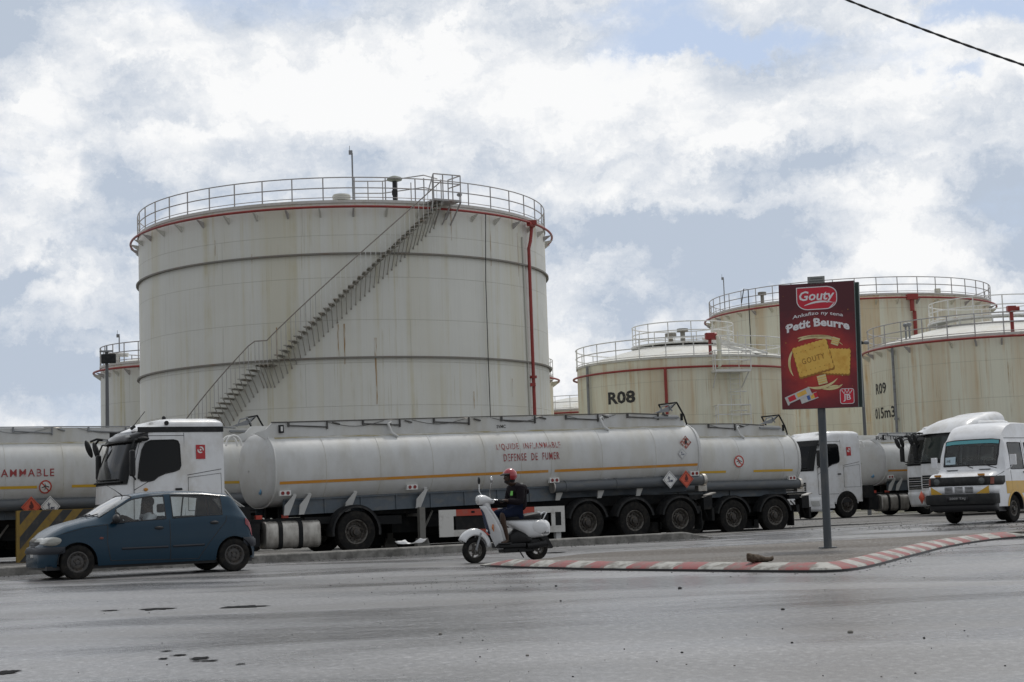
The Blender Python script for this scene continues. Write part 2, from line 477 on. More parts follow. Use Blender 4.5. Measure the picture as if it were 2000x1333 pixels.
class Tank:
    def __init__(s, name, label, pxl, pxr, D, ztop, mtl, roof='cone', py=650):
        # the circle whose tangents from the camera pass through columns pxl / pxr at the horizon
        def az(px):
            d = ray(px, py); return math.atan2(d.x, d.y)
        a, b = az(pxl), az(pxr); s.h = (b - a) / 2; c = (a + b) / 2
        s.D = D; s.R = D * sin(s.h); s.cx, s.cy = D * sin(c), D * cos(c); s.c = c; s.H = ztop
        s.root = thing(name, label, 'storage tank', (s.cx, s.cy, 0), 0)
        s.mtl = mtl
        # shell with uv in metres
        n = 128; mb = MB()
        zs = [-.3] + [ztop * i / 6 for i in range(1, 7)]
        rows = []; uvs = []
        for z in zs:
            rows.append([V((s.R * sin(2 * PI * k / n), -s.R * cos(2 * PI * k / n), z)) for k in range(n + 1)])
            uvs.append([(s.R * 2 * PI * k / n, z) for k in range(n + 1)])
        mb.grid(rows, 0, False, uvs)
        mb.build('shell', mtl, s.root)
        mb = MB()
        rise = .9 if roof == 'cone' else 1.15
        prof = [(s.R + .05, -.10), (s.R + .06, .02), (s.R - .05, .03)] + [(s.R * (1 - i / 8), .03 + rise * (sin(PI / 2 * i / 8) if roof == 'dome' else i / 8)) for i in range(1, 9)]
        mb.lathe(prof, (0, 0, ztop), n=96)
        mb.build('roof', m_roofwhite, s.root)
    def P(s, phi, r, z):            # phi: 0 faces the camera, positive to the right
        a = phi - s.c               # rotate so that phi=0 points at the camera
        return V((r * sin(a), -r * cos(a), z))
    def W(s, phi, r, z): return s.P(phi, r, z) + V((s.cx, s.cy, 0))
    def find(s, px, py, r=None):
        r = s.R if r is None else r
        z = 6.0; phi = 0
        for _ in range(12):
            lo, hi = -1.45, 1.45
            for _ in range(40):
                m = (lo + hi) / 2
                if proj(s.W(m, r, z))[0] < px: lo = m
                else: hi = m
            phi = (lo + hi) / 2
            y0 = proj(s.W(phi, r, z))[1]; y1 = proj(s.W(phi, r, z + 1))[1]
            z += (py - y0) / (y1 - y0)
        return phi, z
    def ring(s, z, r, tube, mtl, name='stiffener_ring', flat=False):
        mb = MB()
        if flat: mb.lathe([(s.R - .02, -.035), (r, -.035), (r, .035), (s.R - .02, .035)], (0, 0, z), n=128)
        else: mb.tube([s.P(2 * PI * k / 96, r, z) for k in range(96)], tube, 8, closed=True)
        return mb.build(name, mtl, s.root)
    def rail(s, z, r, h, npost, mtl, a0=0.0, a1=2 * PI, tube=.024, parts=True, cx=0, cy=0):
        full = a1 - a0 > 6.28
        K = 96
        pt = lambda a, zz: s.P(a, r, zz) + V((cx, cy, 0))
        mb = MB()
        for zz in (z + h, z + h * .52):
            pts = [pt(a0 + (a1 - a0) * k / K, zz) for k in range(K if full else K + 1)]
            mb.tube(pts, tube, 6, closed=full)
        mb.tube([pt(a0 + (a1 - a0) * k / K, z + .08) for k in range(K if full else K + 1)], tube * .7, 4, closed=full)
        rl = mb.build('guardrail', mtl, s.root)
        pm = MB().bar((0, 0, -.12), (0, 0, h), .05, .05).build('post', mtl, rl)
        for k in range(npost if full else npost + 1):
            a = a0 + (a1 - a0) * (k + (.37 if full else 0)) / npost
            o = pm if k == 0 else dupchild(pm, rl)
            o.location = pt(a, z)
        return rl
    def pipe_ring(s, z, r, mtl, nb=40, a0=0.0, a1=2 * PI, tube=.055, brk=True):
        full = a1 - a0 > 6.28
        pts = [s.P(a0 + (a1 - a0) * k / 120, r, z) for k in range(120 if full else 121)]
        o = MB().tube(pts, tube, 8, closed=full).build('fire_water_ring', mtl, s.root)
        if brk:
            for k in range(nb):
                a = 2 * PI * (k + .3) / nb
                b = MB(); p0, p1, p2, p3 = s.P(a, s.R - .01, z - .02), s.P(a, r + .05, z - .08), s.P(a, s.R - .01, z - .40), s.P(a, s.R - .01, z - .14)
                w = (s.P(a + .001, 1, 0) - s.P(a, 1, 0)).normalized() * .04
                b.add([p3 - w, p1 - w, p2 - w, p3 + w, p1 + w, p2 + w], [(0, 1, 2), (5, 4, 3), (0, 3, 4, 1), (1, 4, 5, 2), (2, 5, 3, 0)])
                b.build('bracket', s.mtl if k % 3 else m_steelrail, s.root)
        return o
    def vpipe(s, px, z0, z1, mtl, r=.09, off=.16, name='riser_pipe', ph=None):
        phi = s.find(px, 700)[0] if ph is None else ph
        mb = MB().cyl(s.P(phi, s.R + off, z0), s.P(phi, s.R + off, z1), r, n=10)
        for z in [z0 + 1.5 + i * 3 for i in range(int((z1 - z0) / 3))]:
            mb.cyl(s.P(phi, s.R + off, z), s.P(phi, s.R + off, z + .12), r * 1.5, n=10)
            mb.bar(s.P(phi, s.R, z + .06), s.P(phi, s.R + off, z + .06), .05, .05)
        return mb.build(name, mtl, s.root)
    def mast(s, phi, r, h, z):
        mb = MB().cyl(s.P(phi, r, z), s.P(phi, r, z + h), .035, n=8)
        mb.box(s.P(phi, r, z + h) + V((-.06, 0, .02)), (.16, .1, .18)); mb.cyl(s.P(phi, r, z + h) + V((-.1, 0, 0)), s.P(phi, r, z + h + .32) + V((-.1, 0, 0)), .012, n=5)
        return mb.build('lightning_mast', m_galv, s.root)
    def text(s, txt, pxa, pxb, pyt, pyb, mtl, bold=.02, **k):
        pm, zm = s.find((pxa + pxb) / 2, (pyt + pyb) / 2)
        pa = s.find(pxa, (pyt + pyb) / 2)[0]; pb = s.find(pxb, (pyt + pyb) / 2)[0]
        z1 = s.find((pxa + pxb) / 2, pyt)[1]; z0 = s.find((pxa + pxb) / 2, pyb)[1]
        mb = MB(); put_text(mb, txt, lambda u, v: s.P(u, s.R + .012, v), pa, z0, pb - pa, z1 - z0, bold=bold, **k)
        return mb.build('painted_number', mtl, s.root, flat=True, recalc=False)

m_letter = mat('black lettering', (.03, .03, .032), .6, stain=(.3, .28, .2), sscale=(3, 3, 9), samt=.5, slo=.55, shi=.7)

# --- the big tank in the middle of the picture
T = Tank('storage_tank', 'huge grey white storage tank with a long zigzag outside staircase', 272, 1070.5, 77.8, 14.30, m_bigtank)
print('ZTOP', T.find(655, 391)[1], T.find(655,346)[1])
T.ring(T.find(660, 496)[1], T.R + .13, 0, m_ringsteel, flat=True)
T.ring(T.find(680, 699)[1], T.R + .13, 0, m_ringsteel, flat=True)
T.rail(T.H + .05, T.R + .02, .95, 46, m_steelrail, tube=.026)
T.pipe_ring(T.H - .33, T.R + .36, m_redpipe, 44)
# wide walkway brackets at the far ends of the ring are the same brackets; the red riser on the right
phi_r = T.find(1030, 600)[0]
mb = MB().cyl(T.P(phi_r, T.R + .18, .2), T.P(phi_r, T.R + .18, T.H - 1.5), .078, n=12)
mb.tube([T.P(phi_r, T.R + .18, T.H - 1.5), T.P(phi_r + .012, T.R + .22, T.H - 1.15), T.P(phi_r + .012, T.R + .34, T.H - .35)], .078, 12)
mb.box(T.P(phi_r + .008, T.R + .36, T.H - .32), (.42, .35, .22)); mb.cyl(T.P(phi_r - .03, T.R + .36, T.H - .42), T.P(phi_r + .02, T.R + .36, T.H - .42), .11, n=12)
for z in (3.2, 6.8): mb.cyl(T.P(phi_r, T.R + .18, z), T.P(phi_r, T.R + .18, z + .12), .16, n=12)
mb.box(T.P(phi_r - .012, T.R + .2, 6.5), (.25, .15, .15))
mb.build('riser_pipe', m_redpipe, T.root)
MB().cyl(T.P(phi_r - .01, T.R + .05, .2), T.P(phi_r - .035, T.R + .05, T.H - 1.0), .045, n=8).build('drain_pipe', T.mtl, T.root)
p_c = T.find(945, 600)[0]
MB().tube([T.P(T.find(937, 415)[0], T.R + .38, T.H - .3), T.P(T.find(941, 500)[0], T.R + .2, 11.0), T.P(p_c, T.R + .17, 7.5), T.P(T.find(953, 800)[0], T.R + .17, 2.0)], .022, 6).build('hanging_cable', m_black, T.root)
# staircase: helical flights with one landing; treads carried on struts
ST = MB()
stairs = MB()
r0, r1 = T.R + .10, T.R + .82
flights = []
phA, zA = T.find(425, 803, T.R + .4); phB, zB = T.find(503, 717, T.R + .4)
phC, zC = T.find(533, 712, T.R + .4); phD, zD = T.find(858, 402, T.R + .4)
dz = (zD - zC) / 36; zB = zC
k0 = (phB - phA) / ((zB - zA) / dz)
steps = []
nlow = int((zB - .3) / dz)
for i in range(nlow): steps.append((phB - k0 * (nlow - i), zB - dz * (nlow - i)))
for i in range(4): steps.append((phB + (phC - phB) * (i + .5) / 4, zB))
for i in range(36): steps.append((phC + (phD - phC) * (i + .5) / 36, zC + dz * (i + 1)))
stair = MB()
tw = .24
hand = []
for i, (ph, z) in enumerate(steps):
    hand.append(T.P(ph, r1, z + .98))
stair.tube(hand, .024, 6)
sobj = stair.build('staircase', mat('handrail paint', (.25, .22, .19), .6), T.root)
da = tw / 2 / T.R
for i, (ph, z) in enumerate(steps):
    b = MB()
    q = [T.P(ph - da, r0 - .09, z), T.P(ph + da, r0 - .09, z), T.P(ph + da, r1, z), T.P(ph - da, r1, z)]
    d = V((0, 0, .03)); b.add([p - d for p in q] + q, [(0, 3, 2, 1), (4, 5, 6, 7), (0, 1, 5, 4), (1, 2, 6, 5), (2, 3, 7, 6), (3, 0, 4, 7)])
    b.bar(T.P(ph, r0 - .1, z - .05), T.P(ph, r1, z - .05), .04, .06)
    b.bar(T.P(ph, r1 - .03, z - .05), T.P(ph, T.R, z - .92), .028, .028)
    b.box(T.P(ph, T.R + .01, z - .93), (.07, .03, .07))
    b.build('tread', m_grating, sobj)
for i in range(0, len(steps), 1):
    ph, z = steps[i]
    MB().bar(T.P(ph, r1, z), T.P(ph, r1, z + .97), .022, .022).build('baluster', m_whiterail if i > 50 else m_steelrail, sobj)
# top landing with its cage and open hatch
mb = MB()
pa, pb = T.find(842, 400, T.R + .6)[0], T.find(893, 400, T.R + .6)[0]
for a in (pa, (pa * .66 + pb * .34), (pa * .3 + pb * .7), pb):
    for r in (T.R - .1, T.R + .9): mb.bar(T.P(a, r, T.H - .1), T.P(a, r, T.H + 1.08), .05, .05)
for z in (T.H + 1.08, T.H + .7):
    for r in (T.R + .9,): mb.tube([T.P(pa + (pb - pa) * t, r, z) for t in (0, .5, 1)], .028, 6)
    mb.tube([T.P(pb, T.R - .1, z), T.P(pb, T.R + .9, z)], .028, 6)
pc = T.find(694, 395)[0]
for z in (T.H + .62, T.H + 1.16):
    mb.tube([T.P(pc, T.R - 1.6, z), T.P((pc + pa) / 2, T.R - 1.5, z), T.P(pa, T.R - .1, z + .05), T.P(pb, T.R - 1.0, z + .15)], .026, 6)
for t in (0, .25, .5, .75, 1): mb.bar(T.P(pc + (pa - pc) * t, T.R - 1.5, T.H), T.P(pc + (pa - pc) * t, T.R - 1.5, T.H + 1.16), .045, .045)
mb.tube([T.P(steps[-4][0], r1, steps[-4][1] + .98), T.P(pa, T.R + .9, T.H + 1.08)], .028, 6)
mb.build('landing_cage', m_steelrail, T.root)
mb = MB()
q = [T.P(pa, T.R - .1, T.H), T.P(pb, T.R - .1, T.H), T.P(pb, T.R + .95, T.H), T.P(pa, T.R + .95, T.H)]
mb.add([p - V((0, 0, .08)) for p in q] + q, [(0, 3, 2, 1), (4, 5, 6, 7), (0, 1, 5, 4), (1, 2, 6, 5), (2, 3, 7, 6), (3, 0, 4, 7)])
for t in (0, .33, .66, 1):
    a = pa + (pb - pa) * t; mb.bar(T.P(a, T.R + .9, T.H - .08), T.P(a, T.R, T.H - .95), .05, .05)
mb.build('top_landing', m_steelrail, T.root)
mb = MB(); pv = T.find(778, 400)[0]
mb.cyl(T.P(pv, T.R - .5, T.H), T.P(pv, T.R - .5, T.H + .95), .10, n=12); mb.box(T.P(pv, T.R - .5, T.H + .45), (.24, .2, .2))
mb.build('vent_stem', m_black, T.root)
MB().lathe([(0, .95), (.16, .95), (.32, 1.0), (.34, 1.06), (.30, 1.12), (.08, 1.2), (0, 1.21)], T.P(pv, T.R - .5, T.H), n=20).build('vent_cap', mat('grey green vent', (.24, .26, .22), .6), T.root)
T.mast(T.find(692, 400)[0], T.R - .8, 2.05, T.H + .2)
mb = MB(); pv = T.find(667, 395)[0]; mb.lathe([(0, 0), (.38, 0), (.4, .2), (.36, .26), (0, .3)], T.P(pv, T.R - .6, T.H + .1), n=20); mb.build('roof_hatch', T.mtl, T.root)
mb = MB(); pv = T.find(903, 400)[0]; mb.cyl(T.P(pv, T.R - .2, T.H), T.P(pv, T.R - .2, T.H + .45), .02, n=6); mb.ball(T.P(pv, T.R - .2, T.H + .5), (.12, .12, .09)); mb.build('camera_dome', m_galv, T.root)

# --- tall rusty tank at the right, behind the billboard
T2 = Tank('storage_tank', 'tall rusty cream storage tank whose rim rises behind the red billboard', 1386, 1936, 114, 13.75, m_rusttank, py=610)
print('ZTOP2', T2.find(1700, 579)[1], T2.find(1700, 548)[1])
T2.rail(T2.H + .05, T2.R + .02, 1.0, 44, m_steelrail, tube=.03)
T2.pipe_ring(T2.H - .33, T2.R + .38, m_redpipe, 44, tube=.065)
pr = T2.find(1786, 650)[0]
mb = MB().cyl(T2.P(pr, T2.R + .18, .2), T2.P(pr, T2.R + .18, T2.H - 1.2), .12, n=12); mb.cyl(T2.P(pr - .02, T2.R + .3, T2.H - 1.2), T2.P(pr - .02, T2.R + .3, T2.H - .3), .15, n=12)
mb.box(T2.P(pr - .02, T2.R + .36, T2.H - .3), (.7, .4, .35)); mb.build('riser_pipe', m_redpipe, T2.root)
T2.mast(T2.find(1405, 600)[0] , T2.R - .4, 2.2, T2.H + .1)
pq = T2.find(1473, 640)[0]
MB().tube([T2.P(pq, T2.R + .4, .3), T2.P(pq, T2.R + .4, T2.H + 1.0), T2.P(pq - .05, T2.R + .3, T2.H + 1.1), T2.P(pq - .09, T2.R + .2, T2.H + .2)], .035, 6).build('hanging_cable', m_black, T2.root)
mb = MB(); pv = T2.find(1482, 600)[0]; mb.cyl(T2.P(pv, T2.R - .4, T2.H), T2.P(pv, T2.R - .4, T2.H + .6), .12, n=10); mb.cyl(T2.P(pv, T2.R - .4, T2.H + .6), T2.P(pv, T2.R - .4, T2.H + .8), .28, n=14); mb.build('vent_stem', m_ringsteel, T2.root)
mb = MB(); pv = T2.find(1840, 578)[0]; mb.cyl(T2.P(pv, T2.R - .4, T2.H), T2.P(pv, T2.R - .4, T2.H + .35), .2, n=10); mb.build('roof_hatch', T2.mtl, T2.root)

def small_tank(name, label, pxl, pxr, D, zt, platform=True, ring_dz=-.42):
    t = Tank(name, label, pxl, pxr, D, zt, m_rusttank, 'dome', py=722)
    t.rail(t.H + .02, t.R + .04, 1.0, 26, m_whiterail, tube=.032)
    if platform:
        # raised round walkway over the dome
        rr = t.R * .47
        mb = MB().lathe([(rr - .8, 0), (rr + .1, 0), (rr + .1, .1), (rr - .8, .1)], (0, 0, t.H + 1.0), n=48)
        for k in range(10): mb.bar(t.P(2 * PI * k / 10, rr, t.H + .6), t.P(2 * PI * k / 10, rr, t.H + 1.0), .07, .07)
        mb.build('roof_walkway', m_whiterail, t.root)
        t.rail(t.H + 1.2, rr, 1.0, 14, m_whiterail, tube=.032)
        mb = MB()
        for sgn in (-.35, .35): mb.bar(t.P(.5, rr + .1, t.H + 1.2) + V((sgn, 0, 0)), t.P(.75, t.R, t.H + .1) + V((sgn, 0, 0)), .05, .12)
        for k in range(7): mb.bar(t.P(.5, rr + .1, t.H + 1.2).lerp(t.P(.75, t.R, t.H + .1), k / 6) + V((-.35, 0, 0)), t.P(.5, rr + .1, t.H + 1.2).lerp(t.P(.75, t.R, t.H + .1), k / 6) + V((.35, 0, 0)), .2, .03)
        mb.build('roof_steps', m_whiterail, t.root)
        mb = MB()
        for (p_, r_, h_) in ((.1, .0, 1.9), (-.4, rr * .6, 1.5), (2.2, rr * .7, 1.6)):
            mb.cyl(t.P(p_, r_, t.H + 1.0), t.P(p_, r_, t.H + h_), .14, n=10); mb.cyl(t.P(p_, r_, t.H + h_), t.P(p_, r_, t.H + h_ + .18), .32, n=12)
        mb.build('roof_vent', m_ringsteel, t.root)
    return t

# --- tank with the number R08
T3 = small_tank('storage_tank', 'squat rusty storage tank numbered R08 with a white railed walkway on top', 1127, 1549, 91, 8.62)
print('ZTOP3', T3.find(1338, 697)[1], T3.find(1300, 662)[1])
T3.pipe_ring(T3.H - .62, T3.R + .22, m_redpipe, 1, brk=False, tube=.06)
p1 = T3.find(1302, 760)[0]
MB().cyl(T3.P(p1, T3.R + .16, .2), T3.P(p1, T3.R + .2, T3.H - .62), .085, n=10).build('riser_pipe', m_redpipe, T3.root)
T3.text('R08', 1188, 1241, 764, 789, m_letter, bold=.035)
T3.vpipe(1151, .2, T3.H - .1, m_galv, r=.08, name='level_gauge_pipe')
p1 = T3.find(1389, 700)[0]
mb = MB().cyl(T3.P(p1, T3.R - .1, T3.H - .1), T3.P(p1, T3.R - .1, T3.H + 1.0), .09, n=10); mb.box(T3.P(p1, T3.R - .1, T3.H + 1.0), (.5, .4, .32)); mb.cyl(T3.P(p1 - .03, T3.R - .1, T3.H + 1.0), T3.P(p1 + .06, T3.R - .1, T3.H + 1.0), .2, n=12)
mb.build('foam_chamber', m_redpipe, T3.root)
p2 = T3.find(1402, 700)[0]
MB().tube([T3.P(p1 + .05, T3.R - .1, T3.H + 1.0), T3.P(p2, T3.R + .1, T3.H + .95), T3.P(p2, T3.R + .25, T3.H + .6), T3.P(p2, T3.R + .25, T3.H - .6), T3.P(p2 - .02, T3.R, T3.H - .75)], .10, 10).build('foam_pipe', T3.mtl, T3.root)
# caged ladder with rest platforms
p3 = T3.find(1432, 740)[0]; mb = MB()
for dx in (-.25, .25): mb.bar(T3.P(p3, T3.R + .2, .4) + V((dx, 0, 0)), T3.P(p3, T3.R + .2, T3.H + 1.2) + V((dx, 0, 0)), .05, .03)
for i in range(30): mb.bar(T3.P(p3, T3.R + .2, .6 + i * .28) + V((-.25, 0, 0)), T3.P(p3, T3.R + .2, .6 + i * .28) + V((.25, 0, 0)), .025, .025)
for z in (2.4, 3.4, 5.6, 6.6): mb.tube([T3.P(p3, T3.R + .2, z) + V((-.35, 0, 0)), T3.P(p3, T3.R + .75, z) + V((-.33, 0, 0)), T3.P(p3, T3.R + .95, z), T3.P(p3, T3.R + .75, z) + V((.33, 0, 0)), T3.P(p3, T3.R + .2, z) + V((.35, 0, 0))], .025, 5)
for dx in (-.33, 0, .33): mb.bar(T3.P(p3, T3.R + .78 + (0 if dx else .17), 2.4) + V((dx, 0, 0)), T3.P(p3, T3.R + .78 + (0 if dx else .17), 4.0) + V((dx, 0, 0)), .03, .02)
mb.build('caged_ladder', m_whiterail, T3.root)
for zc, pxa, pxb in ((T3.H - .85, 1390, 1450), (4.9, 1391, 1446)):
    mb = MB(); a, b = T3.find(pxa, 740)[0], T3.find(pxb, 740)[0]
    q = [T3.P(a, T3.R, zc), T3.P(b, T3.R, zc), T3.P(b, T3.R + .9, zc), T3.P(a, T3.R + .9, zc)]
    mb.add([p - V((0, 0, .12)) for p in q] + q, [(0, 3, 2, 1), (4, 5, 6, 7), (0, 1, 5, 4), (1, 2, 6, 5), (2, 3, 7, 6), (3, 0, 4, 7)])
    for z in (.5, 1.0): mb.tube([q[0] + V((0, 0, z)), q[3] + V((0, 0, z)), q[2] + V((0, 0, z)), q[1] + V((0, 0, z))], .03, 5)
    for p in (q[3], q[2], q[0].lerp(q[3], .5)): mb.bar(p, p + V((0, 0, 1)), .05, .05)
    for p in (a + .01, b - .01): mb.bar(T3.P(p, T3.R + .8, zc - .1), T3.P(p, T3.R, zc - .9), .05, .05)
    mb.build('ladder_platform', m_whiterail, T3.root)

# --- tank with the number R09, cut by the right edge
T4 = Tank('storage_tank', 'cream storage tank numbered R09 cut off by the right picture edge', 1701, 2205, 88, 8.62, m_rusttank, 'dome', py=760)
print('ZTOP4', T4.find(1900, 682)[1], T4.find(1800, 660)[1], T4.find(1800, 635)[1])
T4.rail(T4.H + .02, T4.R + .04, 1.0, 30, m_steelrail, tube=.03)
T4.pipe_ring(T4.H - .2, T4.R + .36, m_redpipe, 34, tube=.06)
T4.text('R09', 1711, 1731, 748, 770, m_letter, bold=.02)
T4.text('015m3', 1710, 1749, 795, 817, m_letter, bold=.02)
T4.vpipe(1748.5, .2, T4.H - .1, m_galv, r=.07, name='level_gauge_pipe')
rr = T4.R * .5
T4.rail(T4.H + 1.25, rr, 1.0, 14, m_whiterail, tube=.028)
mb = MB().lathe([(rr - .8, 0), (rr + .1, 0), (rr + .1, .1), (rr - .8, .1)], (0, 0, T4.H + 1.15), n=48)
for k in range(12): mb.bar(T4.P(2 * PI * k / 12, rr, T4.H + .5), T4.P(2 * PI * k / 12, rr, T4.H + 1.15), .07, .07)
mb.build('roof_walkway', m_whiterail, T4.root)
p1 = T4.find(1978, 640)[0]
mb = MB().cyl(T4.P(p1, T4.R - .1, T4.H - .1), T4.P(p1, T4.R - .1, T4.H + 1.15), .09, n=10); mb.box(T4.P(p1, T4.R - .1, T4.H + 1.15), (.4, .3, .3)); mb.cyl(T4.P(p1, T4.R - .1, T4.H + 1.15), T4.P(p1 + .06, T4.R - .1, T4.H + 1.15), .14, n=12); mb.build('foam_chamber', m_redpipe, T4.root)
p1 = T4.find(1750, 690)[0]
mb = MB()
for dd in (-.02, .03): mb.cyl(T4.P(p1 + dd, T4.R - .8, T4.H), T4.P(p1 + dd, T4.R - .8, T4.H + .9), .05, n=8); mb.ball(T4.P(p1 + dd, T4.R - .8, T4.H + .95), (.14, .14, .12))
mb.build('roof_valve', m_galv, T4.root)

# --- glimpses of further tanks
T5 = Tank('storage_tank', 'distant grey tank at far left, partly hidden by the huge tank', 196, 520, 92, 9.5, m_bigtank, py=700)
T5.rail(T5.H + .05, T5.R + .02, 1.0, 30, m_steelrail, tube=.03)
T5.pipe_ring(T5.H - .33, T5.R + .38, m_redpipe, 34, tube=.06)
T5.mast(T5.find(224, 700)[0], T5.R - .3, 1.5, T5.H)
mb = MB(); pv = T5.find(223, 700)[0]; mb.cyl(T5.P(pv, T5.R - .2, T5.H), T5.P(pv, T5.R - .2, T5.H + .6), .1, n=10); mb.cyl(T5.P(pv, T5.R - .2, T5.H + .5) + V((-.2, 0, 0)), T5.P(pv, T5.R - .2, T5.H + .45) + V((.6, 0, 0)), .12, n=10); mb.build('roof_valve', m_whiterail, T5.root)
T6 = small_tank('storage_tank', 'low cream tank seen between the huge tank and tank R08', 1010, 1250, 128, 8.3, platform=False)
T6.pipe_ring(T6.H - .3, T6.R + .25, m_redpipe, 1, brk=False, tube=.07)
T7 = Tank('storage_tank', 'tank whose railing end peeks out from behind the huge tank', 700, 1079, 100, 8.95, m_rusttank, 'dome', py=725)
T7.rail(T7.H + .02, T7.R + .02, 1.0, 26, m_whiterail, tube=.03)
T7.pipe_ring(T7.H - .25, T7.R + .4, m_redpipe, 34, tube=.06)

# thin rust runs on the huge tank
m_rustrun = mat('rust run', (.36, .22, .09), .8, stain=(.70, .70, .64), sscale=(30, 30, 1.2), samt=1.0, slo=.42, shi=.60)
for px_, y0_, y1_, w_ in ((660, 634, 700, .07), (672, 633, 712, .07), (733, 660, 790, .10), (957, 452, 520, .05), (1010, 455, 540, .05), (540, 640, 700, .05), (420, 470, 500, .04), (492, 497, 515, .06), (880, 400, 470, .05), (1000, 740, 775, .05), (925, 765, 800, .08)):
    p0, z0_ = T.find(px_, y0_); z1_ = T.find(px_, y1_)[1]; mb = MB(); rows = []
    for i in range(9):
        t_ = i / 8; hw_ = w_ / 2 / T.R * (1 - .5 * t_)
        rows.append([T.P(p0 - hw_ + .0006 * math.sin(i * 2.1), T.R + .006, z0_ + (z1_ - z0_) * t_), T.P(p0 + hw_ + .0006 * math.sin(i * 2.1), T.R + .006, z0_ + (z1_ - z0_) * t_)])
    mb.grid(rows); mb.build('rust_streak', m_rustrun, T.root)
# ------------------------------------------------------------------ ground, kerbs, island
def asphalt(name, c0=(.10, .098, .098), c1=(.225, .221, .222), wet=1.0, coarse=1.0, r0=.13, r1=.44, bumpst=.20):
    m = bpy.data.materials.new(name); m.use_nodes = True
    nt = m.node_tree; N, L = nt.nodes, nt.links; b = N['Principled BSDF']
    tc = N.new('ShaderNodeTexCoord')
    def noise(sv, detail=5, rough=.6, loc=(0, 0, 0), dist=0):
        mp = N.new('ShaderNodeMapping'); mp.inputs['Scale'].default_value = sv; mp.inputs['Location'].default_value = loc
        mp.inputs['Rotation'].default_value = (0, 0, R_(-28))
        L.new(tc.outputs['Object'], mp.inputs['Vector'])
        n = N.new('ShaderNodeTexNoise'); n.inputs['Scale'].default_value = 1; n.inputs['Detail'].default_value = detail; n.inputs['Roughness'].default_value = rough
        n.inputs['Distortion'].default_value = dist
        L.new(mp.outputs[0], n.inputs['Vector']); return n.outputs['Fac']
    def mapr(v, a, b_, c, d):
        n = N.new('ShaderNodeMapRange'); L.new(v, n.inputs['Value'])
        for k, x in zip(('From Min', 'From Max', 'To Min', 'To Max'), (a, b_, c, d)): n.inputs[k].default_value = x
        return n.outputs[0]
    def mix(f, a, c2):
        x = N.new('ShaderNodeMix'); x.data_type = 'RGBA'; L.new(f, x.inputs['Factor'])
        if isinstance(a, tuple): x.inputs['A'].default_value = (*a, 1)
        else: L.new(a, x.inputs['A'])
        if isinstance(c2, tuple): x.inputs['B'].default_value = (*c2, 1)
        else: L.new(c2, x.inputs['B'])
        return x.outputs['Result']
    patch = noise((.12, .30, 1), 4, .5, dist=.4)
    stones = N.new('ShaderNodeTexVoronoi'); stones.inputs['Scale'].default_value = 75 * coarse; stones.feature = 'F1'
    L.new(tc.outputs['Object'], stones.inputs['Vector'])
    fine = noise((38, 38, 38), 3, .7)
    cur = mix(mapr(patch, .35, .65, 0, 1), c0, c1)
    cur = mix(mapr(fine, .35, .7, 0, .55), cur, tuple(c * .45 for c in c0))
    cur = mix(mapr(stones.outputs['Color'], .75, .95, 0, .5), cur, (.30, .29, .28))
    grain = noise((16, 9, 16), 5, .8, (2, 2, 0))
    cur = mix(mapr(grain, .50, .66, 0, .5), cur, (.50, .50, .51))
    cur = mix(mapr(noise((14, 8, 14), 5, .8, (7, 5, 0)), .50, .64, 0, .55), cur, (.045, .045, .047))
    cur = mix(mapr(noise((.11, .34, 1), 4, .5, (11, 2, 0), .5), .50, .66, 0, .55), cur, (.095, .086, .076))
    L.new(cur, b.inputs['Base Color'])
    w2 = noise((.16, .42, 1), 4, .5, (4, 9, 0), .4)
    L.new(mapr(w2, .40, .60, r0, r1), b.inputs['Roughness'])
    b.inputs['Specular IOR Level'].default_value = wet
    bp = N.new('ShaderNodeBump'); bp.inputs['Strength'].default_value = bumpst; bp.inputs['Distance'].default_value = .012
    L.new(stones.outputs['Distance'], bp.inputs['Height'])
    b2 = N.new('ShaderNodeBump'); b2.inputs['Strength'].default_value = .5; b2.inputs['Distance'].default_value = .03
    L.new(noise((3, 3, 3), 6, .65), b2.inputs['Height']); L.new(bp.outputs[0], b2.inputs['Normal'])
    L.new(b2.outputs[0], b.inputs['Normal'])
    return m
m_road = asphalt('wet asphalt')
m_yard = asphalt('gritty yard', (.10, .097, .09), (.19, .18, .165), wet=.4, r0=.4, r1=.75)
m_island = asphalt('island concrete', (.115, .098, .08), (.17, .15, .125), wet=.3, r0=.6, r1=.85, bumpst=.3)

def ground_sheet():
    xs = [-3000, -1200, -500, -220, -120, -80] + [-60 + i * 1.25 for i in range(97)] + [80, 120, 220, 500, 1200, 3000]
    ys = [-400, -100, -30, -10] + [-4 + i * 1.25 for i in range(75)] + [92, 100, 115, 135, 170, 230, 350, 600, 1200, 2500, 6000]
    rows = [[V((x, y, zg(x, y))) for x in xs] for y in ys]
    return struct(MB().grid(rows).build('road', m_road))
ground_sheet()

def strip(path, prof, mats, name, mifn=None, taper=None, smooth=30):
    """sweep a cross profile [(sideways, up)] along a ground path; sideways is to the left of travel"""
    rows = []; n = len(path); L_ = 0; mb = MB(); lens = [0]
    for i in range(n):
        a = path[max(i - 1, 0)]; b = path[min(i + 1, n - 1)]
        d = V((b.x - a.x, b.y - a.y, 0)).normalized(); s = V((-d.y, d.x, 0))
        k = taper(i / (n - 1)) if taper else 1
        rows.append([V((path[i].x + s.x * u, path[i].y + s.y * u, zg(path[i].x, path[i].y) + w * k)) for u, w in prof])
        if i: lens.append(lens[-1] + (path[i] - path[i - 1]).length)
    o = len(mb.v); mb.grid(rows)
    m = len(prof) - 1
    for i in range(n - 1):
        if mifn:
            for j in range(m): mb.mi[i * m + j] = mifn((lens[i] + lens[i + 1]) / 2, j)
    for r in (rows[0], rows[-1]): mb.add(r, [tuple(range(len(r)))])
    return mb.build(name, mats, smooth=smooth)
